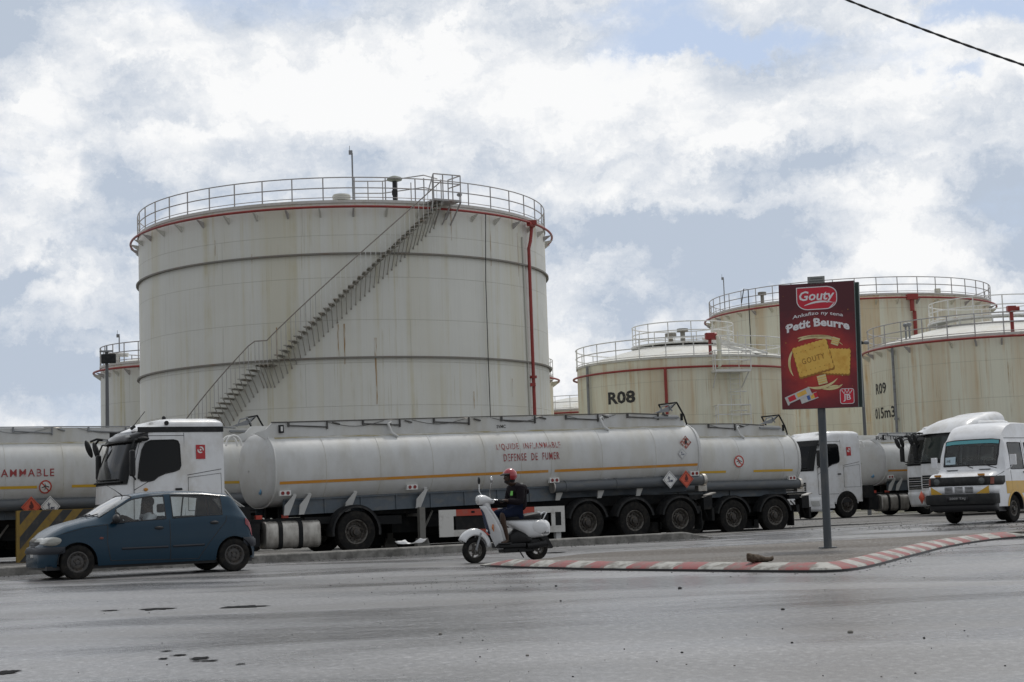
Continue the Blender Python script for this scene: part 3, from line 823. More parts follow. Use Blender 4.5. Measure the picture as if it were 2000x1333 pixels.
def resample(pts, step):
    out = [pts[0].copy()]; rem = step
    for a, b in zip(pts, pts[1:]):
        l = (b - a).length; t = rem
        while t <= l:
            out.append(a.lerp(b, t / l)); t += step
        rem = t - l
    out.append(pts[-1].copy()); return out
def smoothpath(pts, n=8):
    out = []
    for i in range(len(pts) - 1):
        p0, p1, p2, p3 = pts[max(i - 1, 0)], pts[i], pts[i + 1], pts[min(i + 2, len(pts) - 1)]
        for k in range(n):
            t = k / n
            out.append(.5 * ((2 * p1) + (p2 - p0) * t + (2 * p0 - 5 * p1 + 4 * p2 - p3) * t * t + (3 * p1 - p0 - 3 * p2 + p3) * t ** 3))
    return out + [pts[-1]]

# long concrete kerb in front of the first tanker
m_kerb = mat('old concrete', (.27, .26, .24), .8, stain=(.10, .095, .085), sscale=(3, 3, 3), samt=.8, slo=.42, shi=.65, bump=.6, bscale=25, grime=(.06, .06, .055), gamt=.7, gscale=(9, 9, 9))
kp = [gnd(-420, 1160), gnd(-200, 1142), gnd(0, 1126), gnd(250, 1113), gnd(489, 1101), gnd(760, 1087), gnd(1069, 1069), gnd(1260, 1058.5), gnd(1392, 1051)]
kp = resample(smoothpath(kp), .1)
kb = strip(kp, [(0, -.05), (.0, .15), (.02, .175), (.28, .18), (.30, .15), (.30, -.05)], [m_kerb, m_black], 'kerb',
           mifn=lambda s, j: 1 if (s % 1.0) < .045 else 0, taper=lambda t: 1 if t < .97 else max(.15, (1 - t) / .03))
struct(kb)
# yard sheet behind the kerb: paler, gritty
def sheet(poly, name, m, dz=.004, n=40):
    bm = bmesh.new(); vs = [bm.verts.new(p) for p in poly]; bm.faces.new(vs)
    bmesh.ops.triangulate(bm, faces=bm.faces)
    for _ in range(5):
        es = [e for e in bm.edges if e.calc_length() > 1.2]
        if not es: break
        bmesh.ops.subdivide_edges(bm, edges=es, cuts=1); bmesh.ops.triangulate(bm, faces=bm.faces)
    for v in bm.verts: v.co.z = zg(v.co.x, v.co.y) + dz
    bmesh.ops.recalc_face_normals(bm, faces=bm.faces)
    me = bpy.data.meshes.new(name); bm.to_mesh(me); bm.free(); me.materials.append(m)
    o = bpy.data.objects.new(name, me); C.objects.link(o); return o
back = [V((p.x, p.y, 0)) for p in kp[::-1]]
yd = sheet([V((-60, 60, 0)), V((-60, 30, 0))] + [V((p.x - .1, p.y + .28, 0)) for p in kp[::12]] + [V((6.2, 44.4, 0)), V((9.5, 47.0, 0)), V((14, 49, 0)), V((22, 52, 0)), V((40, 60, 0)), V((40, 70, 0)), V((0, 70, 0))], 'yard', m_yard)
struct(yd)

# traffic island with its red and white kerb
fr = [gnd(*p) for p in ((938, 1106), (1000, 1110), (1080, 1112), (1175, 1114.5), (1400, 1117.5), (1560, 1119), (1640, 1117.5), (1698, 1109), (1775, 1089), (1851, 1070), (1928, 1057.5), (2000, 1050.5), (2150, 1040))]
frs = resample(smoothpath(fr, 6), .25)
m_kr = mat('red kerb paint', (.27, .075, .072), .6, stain=(.25, .22, .20), sscale=(6, 6, 6), samt=.8, slo=.5, shi=.62, grime=(.12, .06, .05), gamt=.9, bump=.5)
m_kw = mat('white kerb paint', (.38, .375, .345), .6, stain=(.18, .16, .14), sscale=(6, 6, 6), samt=.8, slo=.48, shi=.65, grime=(.12, .11, .09), gamt=.9, bump=.5)
ik = strip(frs, [(0, -.03), (.0, .035), (.025, .06), (.26, .125), (.32, .125)], [m_kr, m_kw, m_black], 'painted_kerb',
           mifn=lambda s, j: 2 if j == 0 else (1 if (s % 1.0) < .5 else 0), taper=lambda t: min(1, .45 + t * 14))
struct(ik)
bk = [gnd(*p, .1) for p in ((2150, 1032), (2000, 1040), (1900, 1044.5), (1780, 1052), (1600, 1062), (1400, 1070), (1200, 1080), (1070, 1089), (975, 1098))]
def island():
    inner = []
    for i in range(len(frs)):
        a = frs[max(i - 1, 0)]; b = frs[min(i + 1, len(frs) - 1)]; d = V((b.x - a.x, b.y - a.y, 0)).normalized()
        inner.append(V((frs[i].x - d.y * .30, frs[i].y + d.x * .30, 0)))
    poly = inner[1:] + [V((p.x, p.y, 0)) for p in bk[:-1]]
    o = sheet(poly, 'traffic_island', m_island, .120)
    for v in o.data.vertices:
        d_ = math.hypot(v.co.x - frs[0].x, v.co.y - frs[0].y); v.co.z -= .120 * (1 - min(1, .03 + d_ / 1.8))
    bm = bmesh.new(); bm.from_mesh(o.data)
    r = bmesh.ops.extrude_face_region(bm, geom=bm.faces[:])
    for v in [g for g in r['geom'] if isinstance(g, bmesh.types.BMVert)]: v.co.z -= .16
    bmesh.ops.recalc_face_normals(bm, faces=bm.faces); bm.to_mesh(o.data); bm.free()
    return struct(o)
island()

# pale patchy lines laid on the road
m_mark = mat('patchy white line', (.52, .52, .51), .75, bump=.5, spec=.2, stain=(.16, .16, .16), sscale=(5, 5, 5), samt=1.0, slo=.44, shi=.6, grime=(.2, .2, .2), gamt=.7, gscale=(14, 14, 14))
def mark(pa, pb, w, name='pale_road_line', dz=.006):
    a, b = gnd(*pa), gnd(*pb); d = V((b.x - a.x, b.y - a.y, 0)); n = V((-d.y, d.x, 0)).normalized() * w / 2
    k = max(2, int(d.length / 1.0)); rows = []
    for i in range(k + 1):
        p = a.lerp(b, i / k); rows.append([V((q.x, q.y, zg(q.x, q.y) + dz)) for q in (p - n, p + n)])
    return struct(MB().grid(rows).build(name, m_mark))
mark((1130, 1078), (1420, 1064), .12); mark((1300, 1067), (1750, 1048), .14); mark((1240, 1058), (1500, 1049), .12)
mark((-40, 1138), (520, 1106), .12, dz=.008); mark((530, 1104), (900, 1088), .10)
mark((1870, 1071), (2060, 1059), .16)

# holes and grit
m_hole = mat('broken asphalt', (.012, .012, .013), .9, spec=.1)
def blot(px, py, wpx, hpx, seed, name='pothole'):
    rnd = random.Random(seed); c = gnd(px, py); e = gnd(px + wpx / 2, py - ROLL * wpx / 2 * .3); f = gnd(px, py - hpx / 2)
    rx = (e - c).length; ry = (f - c).length; pts = []
    for i in range(40):
        a = 2 * PI * i / 40; r = .75 + .5 * mnoise.noise(V((cos(a) * 2.2, sin(a) * 2.2, seed * 3.1)))
        pts.append((c.x + rx * r * cos(a), c.y + ry * r * sin(a)))
    mb = MB(); poly_flat(mb, pts, lambda u, v: V((u, v, zg(u, v) + .006))); return struct(mb.build(name, m_hole, flat=True))
for i, q in enumerate(((306, 1190.5, 78, 4.5), (475, 1186, 110, 5), (215, 1193.5, 34, 2.2), (391, 1287, 46, 6), (404, 1292, 60, 3), (469, 1298.5, 20, 3), (318, 1288, 26, 3), (350, 1281, 36, 3), (325, 1273, 30, 2),
                       (1600, 1029, 190, 4), (8, 1315, 60, 10), (1085, 1080, 40, 2.5))): blot(*q, i)
def grit():
    rnd = random.Random(3); mb = MB()
    def stone(p, r):
        q = rnd.random() * 6; mb.ball(p + V((0, 0, r * .35)), (r, r * (.6 + .3 * rnd.random()), r * .6), 6, 4, mi=rnd.choice((0, 0, 1)), rot=(0, 0, q))
    for _ in range(130):
        px, py = rnd.uniform(-50, 2050), 1125 + 208 * rnd.random() ** 1.5; p = gnd(px, py); stone(p, rnd.choice((.004, .006, .006, .009)) * (.6 + .5 * p.y / 18))
    for _ in range(110):
        px, py = rnd.gauss(880, 150), rnd.gauss(1135, 16)
        if py < 1112: continue
        p = gnd(px, py); stone(p, rnd.uniform(.004, .011))
    for _ in range(500):
        t = rnd.random(); i = int(t * (len(kp) - 1)); p = kp[i]; o = abs(rnd.gauss(0, .5)) + .03
        x, y = p.x + .3 * o, p.y - o; stone(V((x, y, zg(x, y))), rnd.uniform(.006, .02))
    for _ in range(900):
        px, py = rnd.uniform(1540, 2050), rnd.uniform(1014, 1036); p = gnd(px, py); stone(p, rnd.uniform(.006, .018))
    for _ in range(260):
        i = rnd.randrange(len(frs)); p = frs[i]; o = abs(rnd.gauss(0, .25)) + .02; stone(V((p.x + rnd.uniform(-.2, .2), p.y - o, zg(p.x, p.y))), rnd.uniform(.004, .012))
    for px, py, r in ((1328, 1151, .03), (1661, 1237, .025), (1529, 1192, .02), (1086, 1146, .022), (1095, 1175, .015), (1805, 1248, .015), (1030, 1282, .014), (1547, 1257, .013), (860, 1240, .02), (1332, 1276, .012)):
        stone(gnd(px, py), r)
    return tag(mb.build('grit', [mat('dark grit', (.035, .035, .035), .8), mat('pale grit', (.20, .19, .17), .8)], recalc=False), 'loose dark and pale grit scattered over the wet road', 'grit', kind='stuff')
grit()
# ------------------------------------------------------------------ shared vehicle bits
m_tyre = mat('tyre rubber', (.014, .014, .014), .9, spec=.15, stain=(.06, .052, .042), sscale=(9, 9, 9), samt=.45, slo=.45, shi=.7, bump=.3, bscale=60)
m_rim = mat('dirty steel rim', (.16, .15, .135), .6, metal=.3, stain=(.05, .042, .035), sscale=(12, 12, 12), samt=.9, slo=.4, shi=.62)
m_hub = mat('greasy hub', (.05, .046, .042), .55, metal=.3, stain=(.16, .12, .08), sscale=(14, 14, 14), samt=.6)
m_truckwhite = mat('truck white paint', (.76, .77, .78), .32, spec=.5, stain=(.50, .46, .38), sscale=(1.5, 1.5, 1.5), samt=.45, grime=(.38, .35, .30), gamt=.4, gscale=(3, 3, 2), coat=.3)
m_tankwhite = mat('tanker white paint', (.60, .605, .595), .46, spec=.4, stain=(.42, .38, .27), sscale=(1.3, .5, .35), samt=.42, slo=.48, shi=.75, grime=(.34, .32, .27), gamt=.32, gscale=(3, 2.5, 1.5))
m_dish = mat('tanker end paint', (.50, .505, .50), .42, stain=(.40, .38, .33), sscale=(1.5, 2, 2), samt=.45, grime=(.35, .33, .29), gamt=.35, gscale=(3, 3, 3))
m_orange = mat('orange stripe', (.60, .26, .03), .45, stain=(.45, .38, .25), sscale=(3, 3, 9), samt=.4)
m_yellow = mat('yellow stripe', (.66, .40, .04), .45, stain=(.45, .38, .25), sscale=(3, 3, 9), samt=.3)
m_chassis = mat('chassis black', (.013, .014, .015), .7, spec=.2, stain=(.06, .052, .042), sscale=(4, 4, 4), samt=.35)
m_bluegrey = mat('blue grey steel', (.10, .125, .15), .5, stain=(.17, .16, .14), sscale=(3, 3, 6), samt=.6, var=.3)
m_dark = mat('dark plastic', (.018, .019, .020), .6, spec=.3, var=.3, stain=(.08, .075, .07), sscale=(8, 8, 8), samt=.4)
m_glassdark = mat('dark cab glass', (.006, .007, .008), .08, spec=.22, rvar=.03)
m_alu = mat('dull aluminium', (.50, .48, .44), .42, metal=.7, stain=(.16, .14, .12), sscale=(6, 6, 3), samt=.7, slo=.4)
m_red = mat('signal red', (.50, .05, .03), .5, stain=(.30, .18, .14), sscale=(6, 6, 6), samt=.4)
m_placred = mat('placard red', (.62, .10, .05), .5, stain=(.4, .15, .1), sscale=(8, 8, 8), samt=.5)
m_white = mat('sign white', (.72, .72, .70), .5, stain=(.4, .38, .34), sscale=(7, 7, 7), samt=.35)
m_letterred = mat('faded red lettering', (.34, .055, .05), .55, stain=(.66, .62, .60), sscale=(16, 16, 5), samt=1.0, slo=.50, shi=.62)
m_letterred2 = mat('dark red lettering', (.30, .04, .04), .55, stain=(.60, .55, .54), sscale=(16, 16, 6), samt=.9, slo=.56, shi=.7)
m_lens = mat('red lens', (.20, .012, .012), .2)
m_lamp = mat('lamp glass', (.55, .56, .55), .12, metal=.2, stain=(.2, .2, .2), sscale=(14, 14, 14), samt=.4)
m_fadedred = mat('peeling red', (.42, .12, .09), .6, stain=(.62, .58, .54), sscale=(14, 14, 14), samt=1.0, slo=.48, shi=.56)
m_rubberhose = mat('hose', (.04, .04, .045), .6)
m_hosegrey = mat('grey hose tube', (.085, .095, .105), .5, stain=(.16, .15, .13), sscale=(2, 8, 8), samt=.5)

def wheel(root, x, y, z, r, w, rr, side, style='truck', name='wheel', spin=0.0):
    """side=+1: outer face towards +y"""
    mb = MB(); h = w / 2; prof = []
    for a, b in ((rr, -h * .75), (rr + .02, -h * .95), (r * .86, -h), (r * .965, -h * .9), (r, -h * .62), (r, h * .62), (r * .965, h * .9), (r * .86, h), (r * .8, h * .98), (rr + .03, h * .95), (rr, h * .75)): prof.append((a, b))
    mb.lathe(prof, (0, 0, 0), (0, side, 0), n=40)
    K = 44 if style == 'truck' else 60
    for k in range(K):                     # tread blocks
        a = 2 * PI * k / K; p = V((cos(a) * r, 0, sin(a) * r))
        for yy in (-h * .4, 0, h * .4): mb.box(p + V((0, yy, 0)), (.012, h * .30, 2 * PI * r / K * .62), rot=(0, -a, 0))
    t = mb.build(name, m_tyre, root); t.location = (x, y, z)
    rb = MB()
    if style == 'truck':
        rb.lathe([(rr + .005, h * .80), (rr - .01, h * .86), (rr - .03, h * .78), (rr - .05, h * .2), (rr * .62, h * .05), (rr * .56, h * .12), (rr * .30, h * .15)], (0, 0, 0), (0, side, 0), n=32)
        rb.lathe([(rr * .46, h * .1), (rr * .44, h * .5), (rr * .30, h * .62), (rr * .28, h * .95), (.0, h * 1.0)], (0, 0, 0), (0, side, 0), n=20, mi=1)
        for k in range(10):
            a = 2 * PI * k / 10 + spin; p = V((cos(a) * rr * .62, side * h * .12, sin(a) * rr * .62)); rb.cyl(p, p + V((0, side * .06, 0)), .018, n=6, mi=1)
            a += PI / 10; p = V((cos(a) * rr * .76, side * h * .13, sin(a) * rr * .76)); rb.cyl(p, p + V((0, side * .025, 0)), .035, n=10, mi=1)
        rb.lathe([(rr - .02, h * .2), (rr - .03, -h * .8)], (0, 0, 0), (0, side, 0), n=24)
    elif style == 'car':
        rb.lathe([(rr + .005, h * .78), (rr - .012, h * .86), (rr - .03, h * .7), (rr - .045, h * .35), (rr * .72, h * .2), (rr * .60, h * .42), (rr * .40, h * .5), (rr * .26, h * .42), (rr * .22, h * .62), (0, h * .66)], (0, 0, 0), (0, side, 0), n=30)
        for k in range(12):
            a = 2 * PI * k / 12 + spin; p = V((cos(a) * rr * .78, side * h * .24, sin(a) * rr * .78)); rb.cyl(p, p + V((0, side * .02, 0)), .022, n=8, mi=1)
        for k in range(4):
            a = PI / 2 * k + spin; p = V((cos(a) * rr * .33, side * h * .45, sin(a) * rr * .33)); rb.cyl(p, p + V((0, side * .03, 0)), .014, n=6, mi=1)
    else:                                  # scooter alloy: spokes
        rb.lathe([(rr + .004, h * .6), (rr - .012, h * .75), (rr - .022, h * .6), (rr - .022, -h * .6), (rr - .012, -h * .75), (rr + .004, -h * .6)], (0, 0, 0), (0, side, 0), n=30)
        rb.lathe([(0, h * .9), (.035, h * .9), (.045, h * .5), (.045, -h * .5), (.035, -h * .9), (0, -h * .9)], (0, 0, 0), (0, side, 0), n=16)
        for k in range(5):
            a = 2 * PI * k / 5 + spin; rb.bar(V((cos(a) * .035, 0, sin(a) * .035)), V((cos(a) * (rr - .015), 0, sin(a) * (rr - .015))), .03, .022, up=(0, 1, 0))
        rb.lathe([(.05, h * .95), (.085, h * .95), (.085, h * .85), (.05, h * .85)], (0, 0, 0), (0, side, 0), n=24, mi=1)
    rb.build('rim', [m_rim if style != 'car' else mat('dark steel wheel', (.055, .052, .05), .5, stain=(.12, .10, .08), sscale=(12, 12, 12)), m_hub], t)
    return t

def mudguard(root, x, y, z, r, w, a0=10, a1=170, side=1, mtl=None):
    rows = []
    for rad in (r, r + .025):
        for s in (-w / 2, w / 2): rows.append([V((rad * cos(R_(a0 + (a1 - a0) * k / 24)), s, rad * sin(R_(a0 + (a1 - a0) * k / 24)))) for k in range(25)])
    mb = MB(); mb.grid([rows[0], rows[1], rows[3], rows[2], rows[0]])
    mb.grid([[V((rad * cos(R_(a0 + (a1 - a0) * k / 24)), side * w / 2, rad * sin(R_(a0 + (a1 - a0) * k / 24)))) for k in range(25)] for rad in (r + .025, r - .05)])
    o = mb.build('mudguard', mtl or m_dark, root); o.location = (x, y, z)
    return o

# ------------------------------------------------------------------ truck cab
def cab(root, style, x0=1.38):
    """low forward-control cab; x0 = rear wall. returns nothing; adds 'cab' and its parts"""
    white = m_truckwhite
    hw = 1.22
    def xf(z):
        T_ = [(.30, 3.90), (.62, 4.02), (1.0, 4.06), (1.45, 4.05), (1.85, 4.02), (2.3, 3.92), (2.86, 3.74), (3.08, 3.62), (3.25, 3.30), (3.36, 2.9), (3.41, 2.4)]
        if z <= T_[0][0]: return T_[0][1]
        for (a, b), (c, d) in zip(T_, T_[1:]):
            if z <= c: return b + (d - b) * (z - a) / (c - a)
        return T_[-1][1]
    def plan(z, grow=0.0, inset=0.0):
        F = xf(z) + grow; w = hw + grow - inset - max(0, z - 2.0) * .045; rc = .42; bu = .10; pts = []
        for i in range(6): pts.append((x0 + inset + (F - rc - x0) * i / 6, w))
        for i in range(9):
            a = PI / 2 * i / 8; pts.append((F - bu - rc + rc * sin(a), w - rc + rc * cos(a)))
        for i in range(1, 10):
            y = (w - rc) * (1 - 2 * i / 10); pts.append((F - bu + bu * (1 - (y / (w - rc)) ** 2), y))
        for i in range(9):
            a = PI / 2 * i / 8; pts.append((F - bu - rc + rc * cos(a), -(w - rc) - rc * sin(a)))
        for i in range(6): pts.append((F - rc - (F - rc - x0) * (i + 1) / 6 + (inset if i == 5 else 0), -w))
        return [V((a, b, z)) for a, b in pts]
    zs = [.62, .9, 1.2, 1.5, 1.85, 2.1, 2.4, 2.7, 2.9, 3.08, 3.2, 3.28]
    mb = MB(); rows = [plan(z) for z in zs]
    for z, ins in ((3.34, .05), (3.39, .14), (3.42, .30)): rows.append([V((min(p.x, xf(3.28) - ins * 2.2), p.y, z)) for p in plan(3.28, 0, ins)])
    rows.append([V((p.x * .3 + 1.7, p.y * .15, 3.44)) for p in rows[-1]])
    mb.grid(rows, closed=True); mb.add(rows[0], [tuple(range(len(rows[0])))]); mb.add(rows[-1], [tuple(range(len(rows[0])))])
    body = mb.build('cab', white, root, smooth=50)
    # lower skirt, bumper and step
    mb = MB(); rows = [plan(z, .01) for z in (.30, .42, .70, .84)]
    rows = [[p for p in r if p.x > 2.95] for r in rows]; mb.grid(rows); mb.add(rows[0], [tuple(range(len(rows[0])))])
    mb.build('bumper', white, body, smooth=50, solid=.02)
    mb = MB()
    for sy in (1, -1):
        mb = MB(); mb.prism([(3.55, .86), (3.0, .86), (2.86, .75), (2.83, .4), (3.55, .4)], lambda a, b, t: V((a, t, b)), sy * 1.19, sy * 1.235)
        mb.box((3.2, sy * 1.2, .55), (.5, .1, .04)); mb.box((3.2, sy * 1.2, .30), (.45, .12, .04))
        mb.build('step_panel', white, body)
    # front mask
    def front(z0, z1, i0, i1, name, mtl, grow=.012, n=6):
        rows = [plan(z0 + (z1 - z0) * k / n, grow)[i0:i1] for k in range(n + 1)]
        return MB().grid(rows).build(name, mtl, body, smooth=60)
    ws = front(1.90, 2.84, 9, 30, 'windshield', mat('hazy cab glass', (.022, .030, .028), .14, spec=.45) if style == 'high' else m_glassdark, .014, 8)
    front(2.84, 3.06, 8, 31, 'windshield_header', m_dark, .012, 2)
    front(1.86, 1.90, 9, 30, 'windshield_seal', m_dark, .016, 1)
    if style != 'old':
        front(.95, 1.42, 13, 26, 'grille', m_dark, .014, 3)
        for i in range(5):
            z = 1.0 + i * .085; MB().tube([p + V((.01, 0, 0)) for p in plan(z, .02)[13:26]], .012, 5).build('grille_bar', m_truckwhite if i % 2 else m_alu, body)
    # headlights in the bumper
    for a, b in ((7, 12), (27, 32)): front(.50, .70, a, b, 'headlight', m_lamp, .026, 2)
    # wipers
    for i in (17, 22):
        p = plan(1.92, .03)[i]; q = plan(2.02, .04)[i + 5]; MB().tube([p, q], .014, 5).build('wiper', m_dark, ws)
    mb = MB()
    mb.tube([plan(1.93, .05)[i] for i in range(11, 28)], .022, 6); mb.tube([plan(1.99, .045)[i] for i in range(13, 22)], .016, 5)
    mb.build('wiper_linkage', m_dark, body)
    side = lambda s_: (lambda a, b, t: V((a, s_ * t, b)))
    def sidey(z): return hw - max(0, z - 2.0) * .045
    for s_ in (1, -1):
        # side window: rounded quad with a dropped sill towards the front
        out = [(3.50, 2.00), (3.46, 2.34), (3.40, 2.66), (3.31, 2.82), (3.18, 2.885), (2.62, 2.895), (2.52, 2.87), (2.48, 2.78), (2.46, 2.28), (2.50, 2.19), (2.60, 2.15), (2.85, 2.10), (3.02, 2.03), (3.12, 1.95), (3.22, 1.925), (3.42, 1.935)]
        mb = MB(); mb.prism(out, lambda a, b, t: V((a, s_ * (sidey(b) + t), b)), -.02, .012)
        w_ = mb.build('side_window', m_glassdark, body, smooth=30)
        mb = MB(); rim_ = [V((a, s_ * (sidey(b) + .012), b)) for a, b in out]; mb.tube(rim_, .016, 5, closed=True); mb.build('window_seal', m_dark, w_)
        # door seams, handle, wheel arch shadow gap
        mb = MB()
        sm = lambda pts: mb.tube([V((a, s_ * (sidey(b) + .001), b)) for a, b in pts], .007, 4)
        sm([(2.36, .95), (2.36, 3.06)]); sm([(3.60, .95), (3.60, 1.9), (3.56, 2.4), (3.42, 2.95), (3.35, 3.0), (2.36, 3.0)]); sm([(2.36, .95), (3.60, .95)])
        sm([(2.30, 2.05), (1.45, 2.18)]); sm([(2.28, 1.2), (2.28, 1.99), (1.46, 2.08), (1.44, 1.2), (2.28, 1.2)]); sm([(3.60, 1.72), (3.05, 2.03)])
        sm([(x0 + .02, .7), (x0 + .02, 3.2)])
        mb.build('door_seam', m_dark, body)
        mb = MB(); mb.box((2.52, s_ * (hw + .02), 1.72), (.17, .03, .05)); mb.build('door_handle', m_dark, body, bevel=.01)
        mb = MB(); mb.ball((3.32, s_ * (hw + .015), 1.73), (.055, .02, .04)); mb.build('side_marker', mat('amber lens', (.5, .22, .03), .25), body)
        # dark band under the roof edge
        if style == 'low':
            mb = MB(); mb.grid([[V((x0 - .01 + (3.50 - x0) * k / 8, s_ * (sidey(z) + .012), z)) for k in range(9)] for z in (3.08, 3.21)]); mb.build('roof_band', m_dark, body)
        # wheel arch
        mb = MB()
        arcp = [V((2.2 + .60 * cos(R_(a)), s_ * (hw + .01), .5 + .60 * sin(R_(a)))) for a in range(12, 170, 8)]
        mb.grid([[V((2.2 + rr_ * cos(R_(a)), s_ * (hw + .012), .5 + rr_ * sin(R_(a)))) for a in range(6, 175, 8)] for rr_ in (.555, .59)])
        mb.grid([[V((2.2 + .55 * cos(R_(a)), s_ * yy, .5 + .55 * sin(R_(a)))) for a in range(6, 175, 8)] for yy in (hw + .012, .6)])
        mb.build('wheel_arch', m_truckwhite, body)
        mb = MB(); mb.prism([(2.2 + .56 * cos(R_(a)), .5 + .56 * sin(R_(a))) for a in range(8, 173, 8)], side(s_), hw - .02, hw + .003); mb.build('arch_shade_disc', m_black, body)  # flat black disc painted for the shade of an arch not cut open
        # mirrors: big vertical one ahead of the door
        mb = MB(); mb.box((3.70, s_ * (hw + .22), 2.35), (.12, .20, .62)); mb.build('mirror', m_dark, body, bevel=.05, seg=3)
        mb = MB(); mb.tube([(3.48, s_ * (hw - .03), 2.92), (3.62, s_ * (hw + .15), 2.90), (3.70, s_ * (hw + .2), 2.7)], .022, 6); mb.tube([(3.56, s_ * (hw - .01), 1.98), (3.68, s_ * (hw + .18), 2.05)], .022, 6); mb.build('mirror_arm', m_dark, body)
        mb = MB(); mb.ball((3.36, s_ * (hw + .0), 2.93), (.14, .09, .055)); mb.build('kerb_mirror', m_dark, body)
    # overhanging mirrors at the front roof edge (far corner)
    mb = MB(); P_ = plan(3.0, .05)
    mb.tube([P_[26], P_[26] + V((.26, -.1, .04)), P_[26] + V((.42, -.1, -.02))], .03, 6); mb.ball(P_[26] + V((.46, -.1, -.20)), (.07, .09, .23), rot=(0, .35, 0)); mb.build('front_mirror', m_dark, body)
    mb = MB(); mb.tube([P_[30], P_[30] + V((.3, -.36, .04)), P_[30] + V((.36, -.44, -.05))], .03, 6); mb.ball(P_[30] + V((.34, -.48, -.22)), (.07, .10, .24), rot=(.35, .2, 0)); mb.build('wide_angle_mirror', m_dark, body)
    if style == 'low':
        # sun visor: dark strip leaning out over the screen
        top = plan(3.12, .02)[8:31]; bot = [p + V((.20, 0, -.24)) for p in plan(3.10, .04)[8:31]]
        bot[0] = top[0] + V((.02, .02, -.2)); bot[-1] = top[-1] + V((.02, -.02, -.2))
        MB().grid([top, [a.lerp(b, .5) + V((.02, 0, .03)) for a, b in zip(top, bot)], bot]).build('sun_visor', mat('smoked visor', (.014, .014, .015), .22, spec=.35), body, solid=.02)
        mb = MB(); mb.box(bot[4] + V((-.02, .02, .14)), (.09, .06, .05)); mb.box(bot[-5] + V((-.02, -.02, .14)), (.09, .06, .05)); mb.build('marker_lamp', m_lamp, body)
        mb = MB(); mb.cyl((2.95, .95, 3.3), (2.95, .95, 3.33), .01); mb.cyl((2.78, hw - .07, 3.30), (2.78, hw - .04, 3.30), .055, n=16); mb.build('roof_port', m_dark, body)
        mb = MB(); mb.cyl((3.45, .5, 3.2), (3.35, .5, 3.27), .04); mb.tube([(3.4, .5, 3.25), (3.1, .5, 3.62)], .008, 4); mb.build('antenna', m_dark, body)
        mb = MB(); mb.ball((2.6, .4, 3.46), (.05, .05, .06)); mb.build('roof_knob', m_dark, body)
    # red company square on the cab side
    mb = MB(); f_ = lambda u, v: V((u, sidey(v) + .014, v)); lx = 1.96; lz = 2.60
    mb.grid([[f_(lx + du, lz + dv) for du in (-.115, .115)] for dv in (-.17, .17)], mi=0)
    f2 = lambda u, v: V((lx - u, sidey(lz + v) + .018, lz + v))
    stroke(mb, arc(0, .05, .066, .066, -20, 110, 12), [.012 + .026 * sin(PI * i / 12) for i in range(13)], f2, 1)
    stroke(mb, arc(0, .05, .066, .066, 165, 310, 12), [.012 + .026 * sin(PI * i / 12) for i in range(13)], f2, 1)
    poly_flat(mb, arc(0, .05, .024, .024, 0, 345, 14), f2, 1)
    if style != 'high': mb.build('company_badge', [mat('badge red', (.45, .03, .035), .45), m_white], body, flat=True, recalc=False)
    if style == 'high':
        # tall roof fairing
        def fx(t): return t
        rows = []
        for x, zt, w in ((3.74, 2.98, 1.12), (3.62, 3.16, 1.15), (3.40, 3.36, 1.15), (3.05, 3.50, 1.13), (2.6, 3.60, 1.10), (2.25, 3.66, 1.08), (2.22, 3.69, 1.02), (1.8, 3.74, 1.0), (1.42, 3.76, .98), (1.36, 3.74, .96)):
            z0 = 2.95; r = []
            for k in range(25):
                a = PI * k / 24; ca, sa = cos(a), sin(a)
                r.append(V((x, w * (abs(ca) ** .45) * (1 if ca > 0 else -1), z0 + (zt - z0) * (sa ** .55))))
            rows.append(r)
        mb = MB(); mb.grid(rows); mb.add(rows[-1], [tuple(range(25))]); mb.build('roof_fairing', m_truckwhite, body, smooth=50)
        # low bumper with red placard
        c = plan(.62, .075)[25]; u_ = V((.25, .97, 0)); c.z = .60
        mb = MB(); mb.add([c + V((0, 0, .25)), c + u_ * .22, c - V((0, 0, .25)), c - u_ * .22], [(0, 1, 2, 3)])
        mb.build('hazard_placard', m_placred, body, solid=.012)
    # chassis steps / underside
    MB().box((2.6, 0, .72), (2.3, 2.0, .35)).build('engine_tray', m_chassis, root)
    return body

# ------------------------------------------------------------------ tanker
TA, TB, TZ, TN = 1.20, .93, 2.14, 2.5          # half width, half height, centre height, exponent
def sup(a, k=1.0):
    c, s_ = cos(a), sin(a)
    return TA * k * math.copysign(abs(c) ** (2 / TN), c), TZ + TB * k * math.copysign(abs(s_) ** (2 / TN), s_)
def surf_y(z):
    q = min(1, abs((z - TZ) / TB)); return TA * (1 - q ** TN) ** (1 / TN)

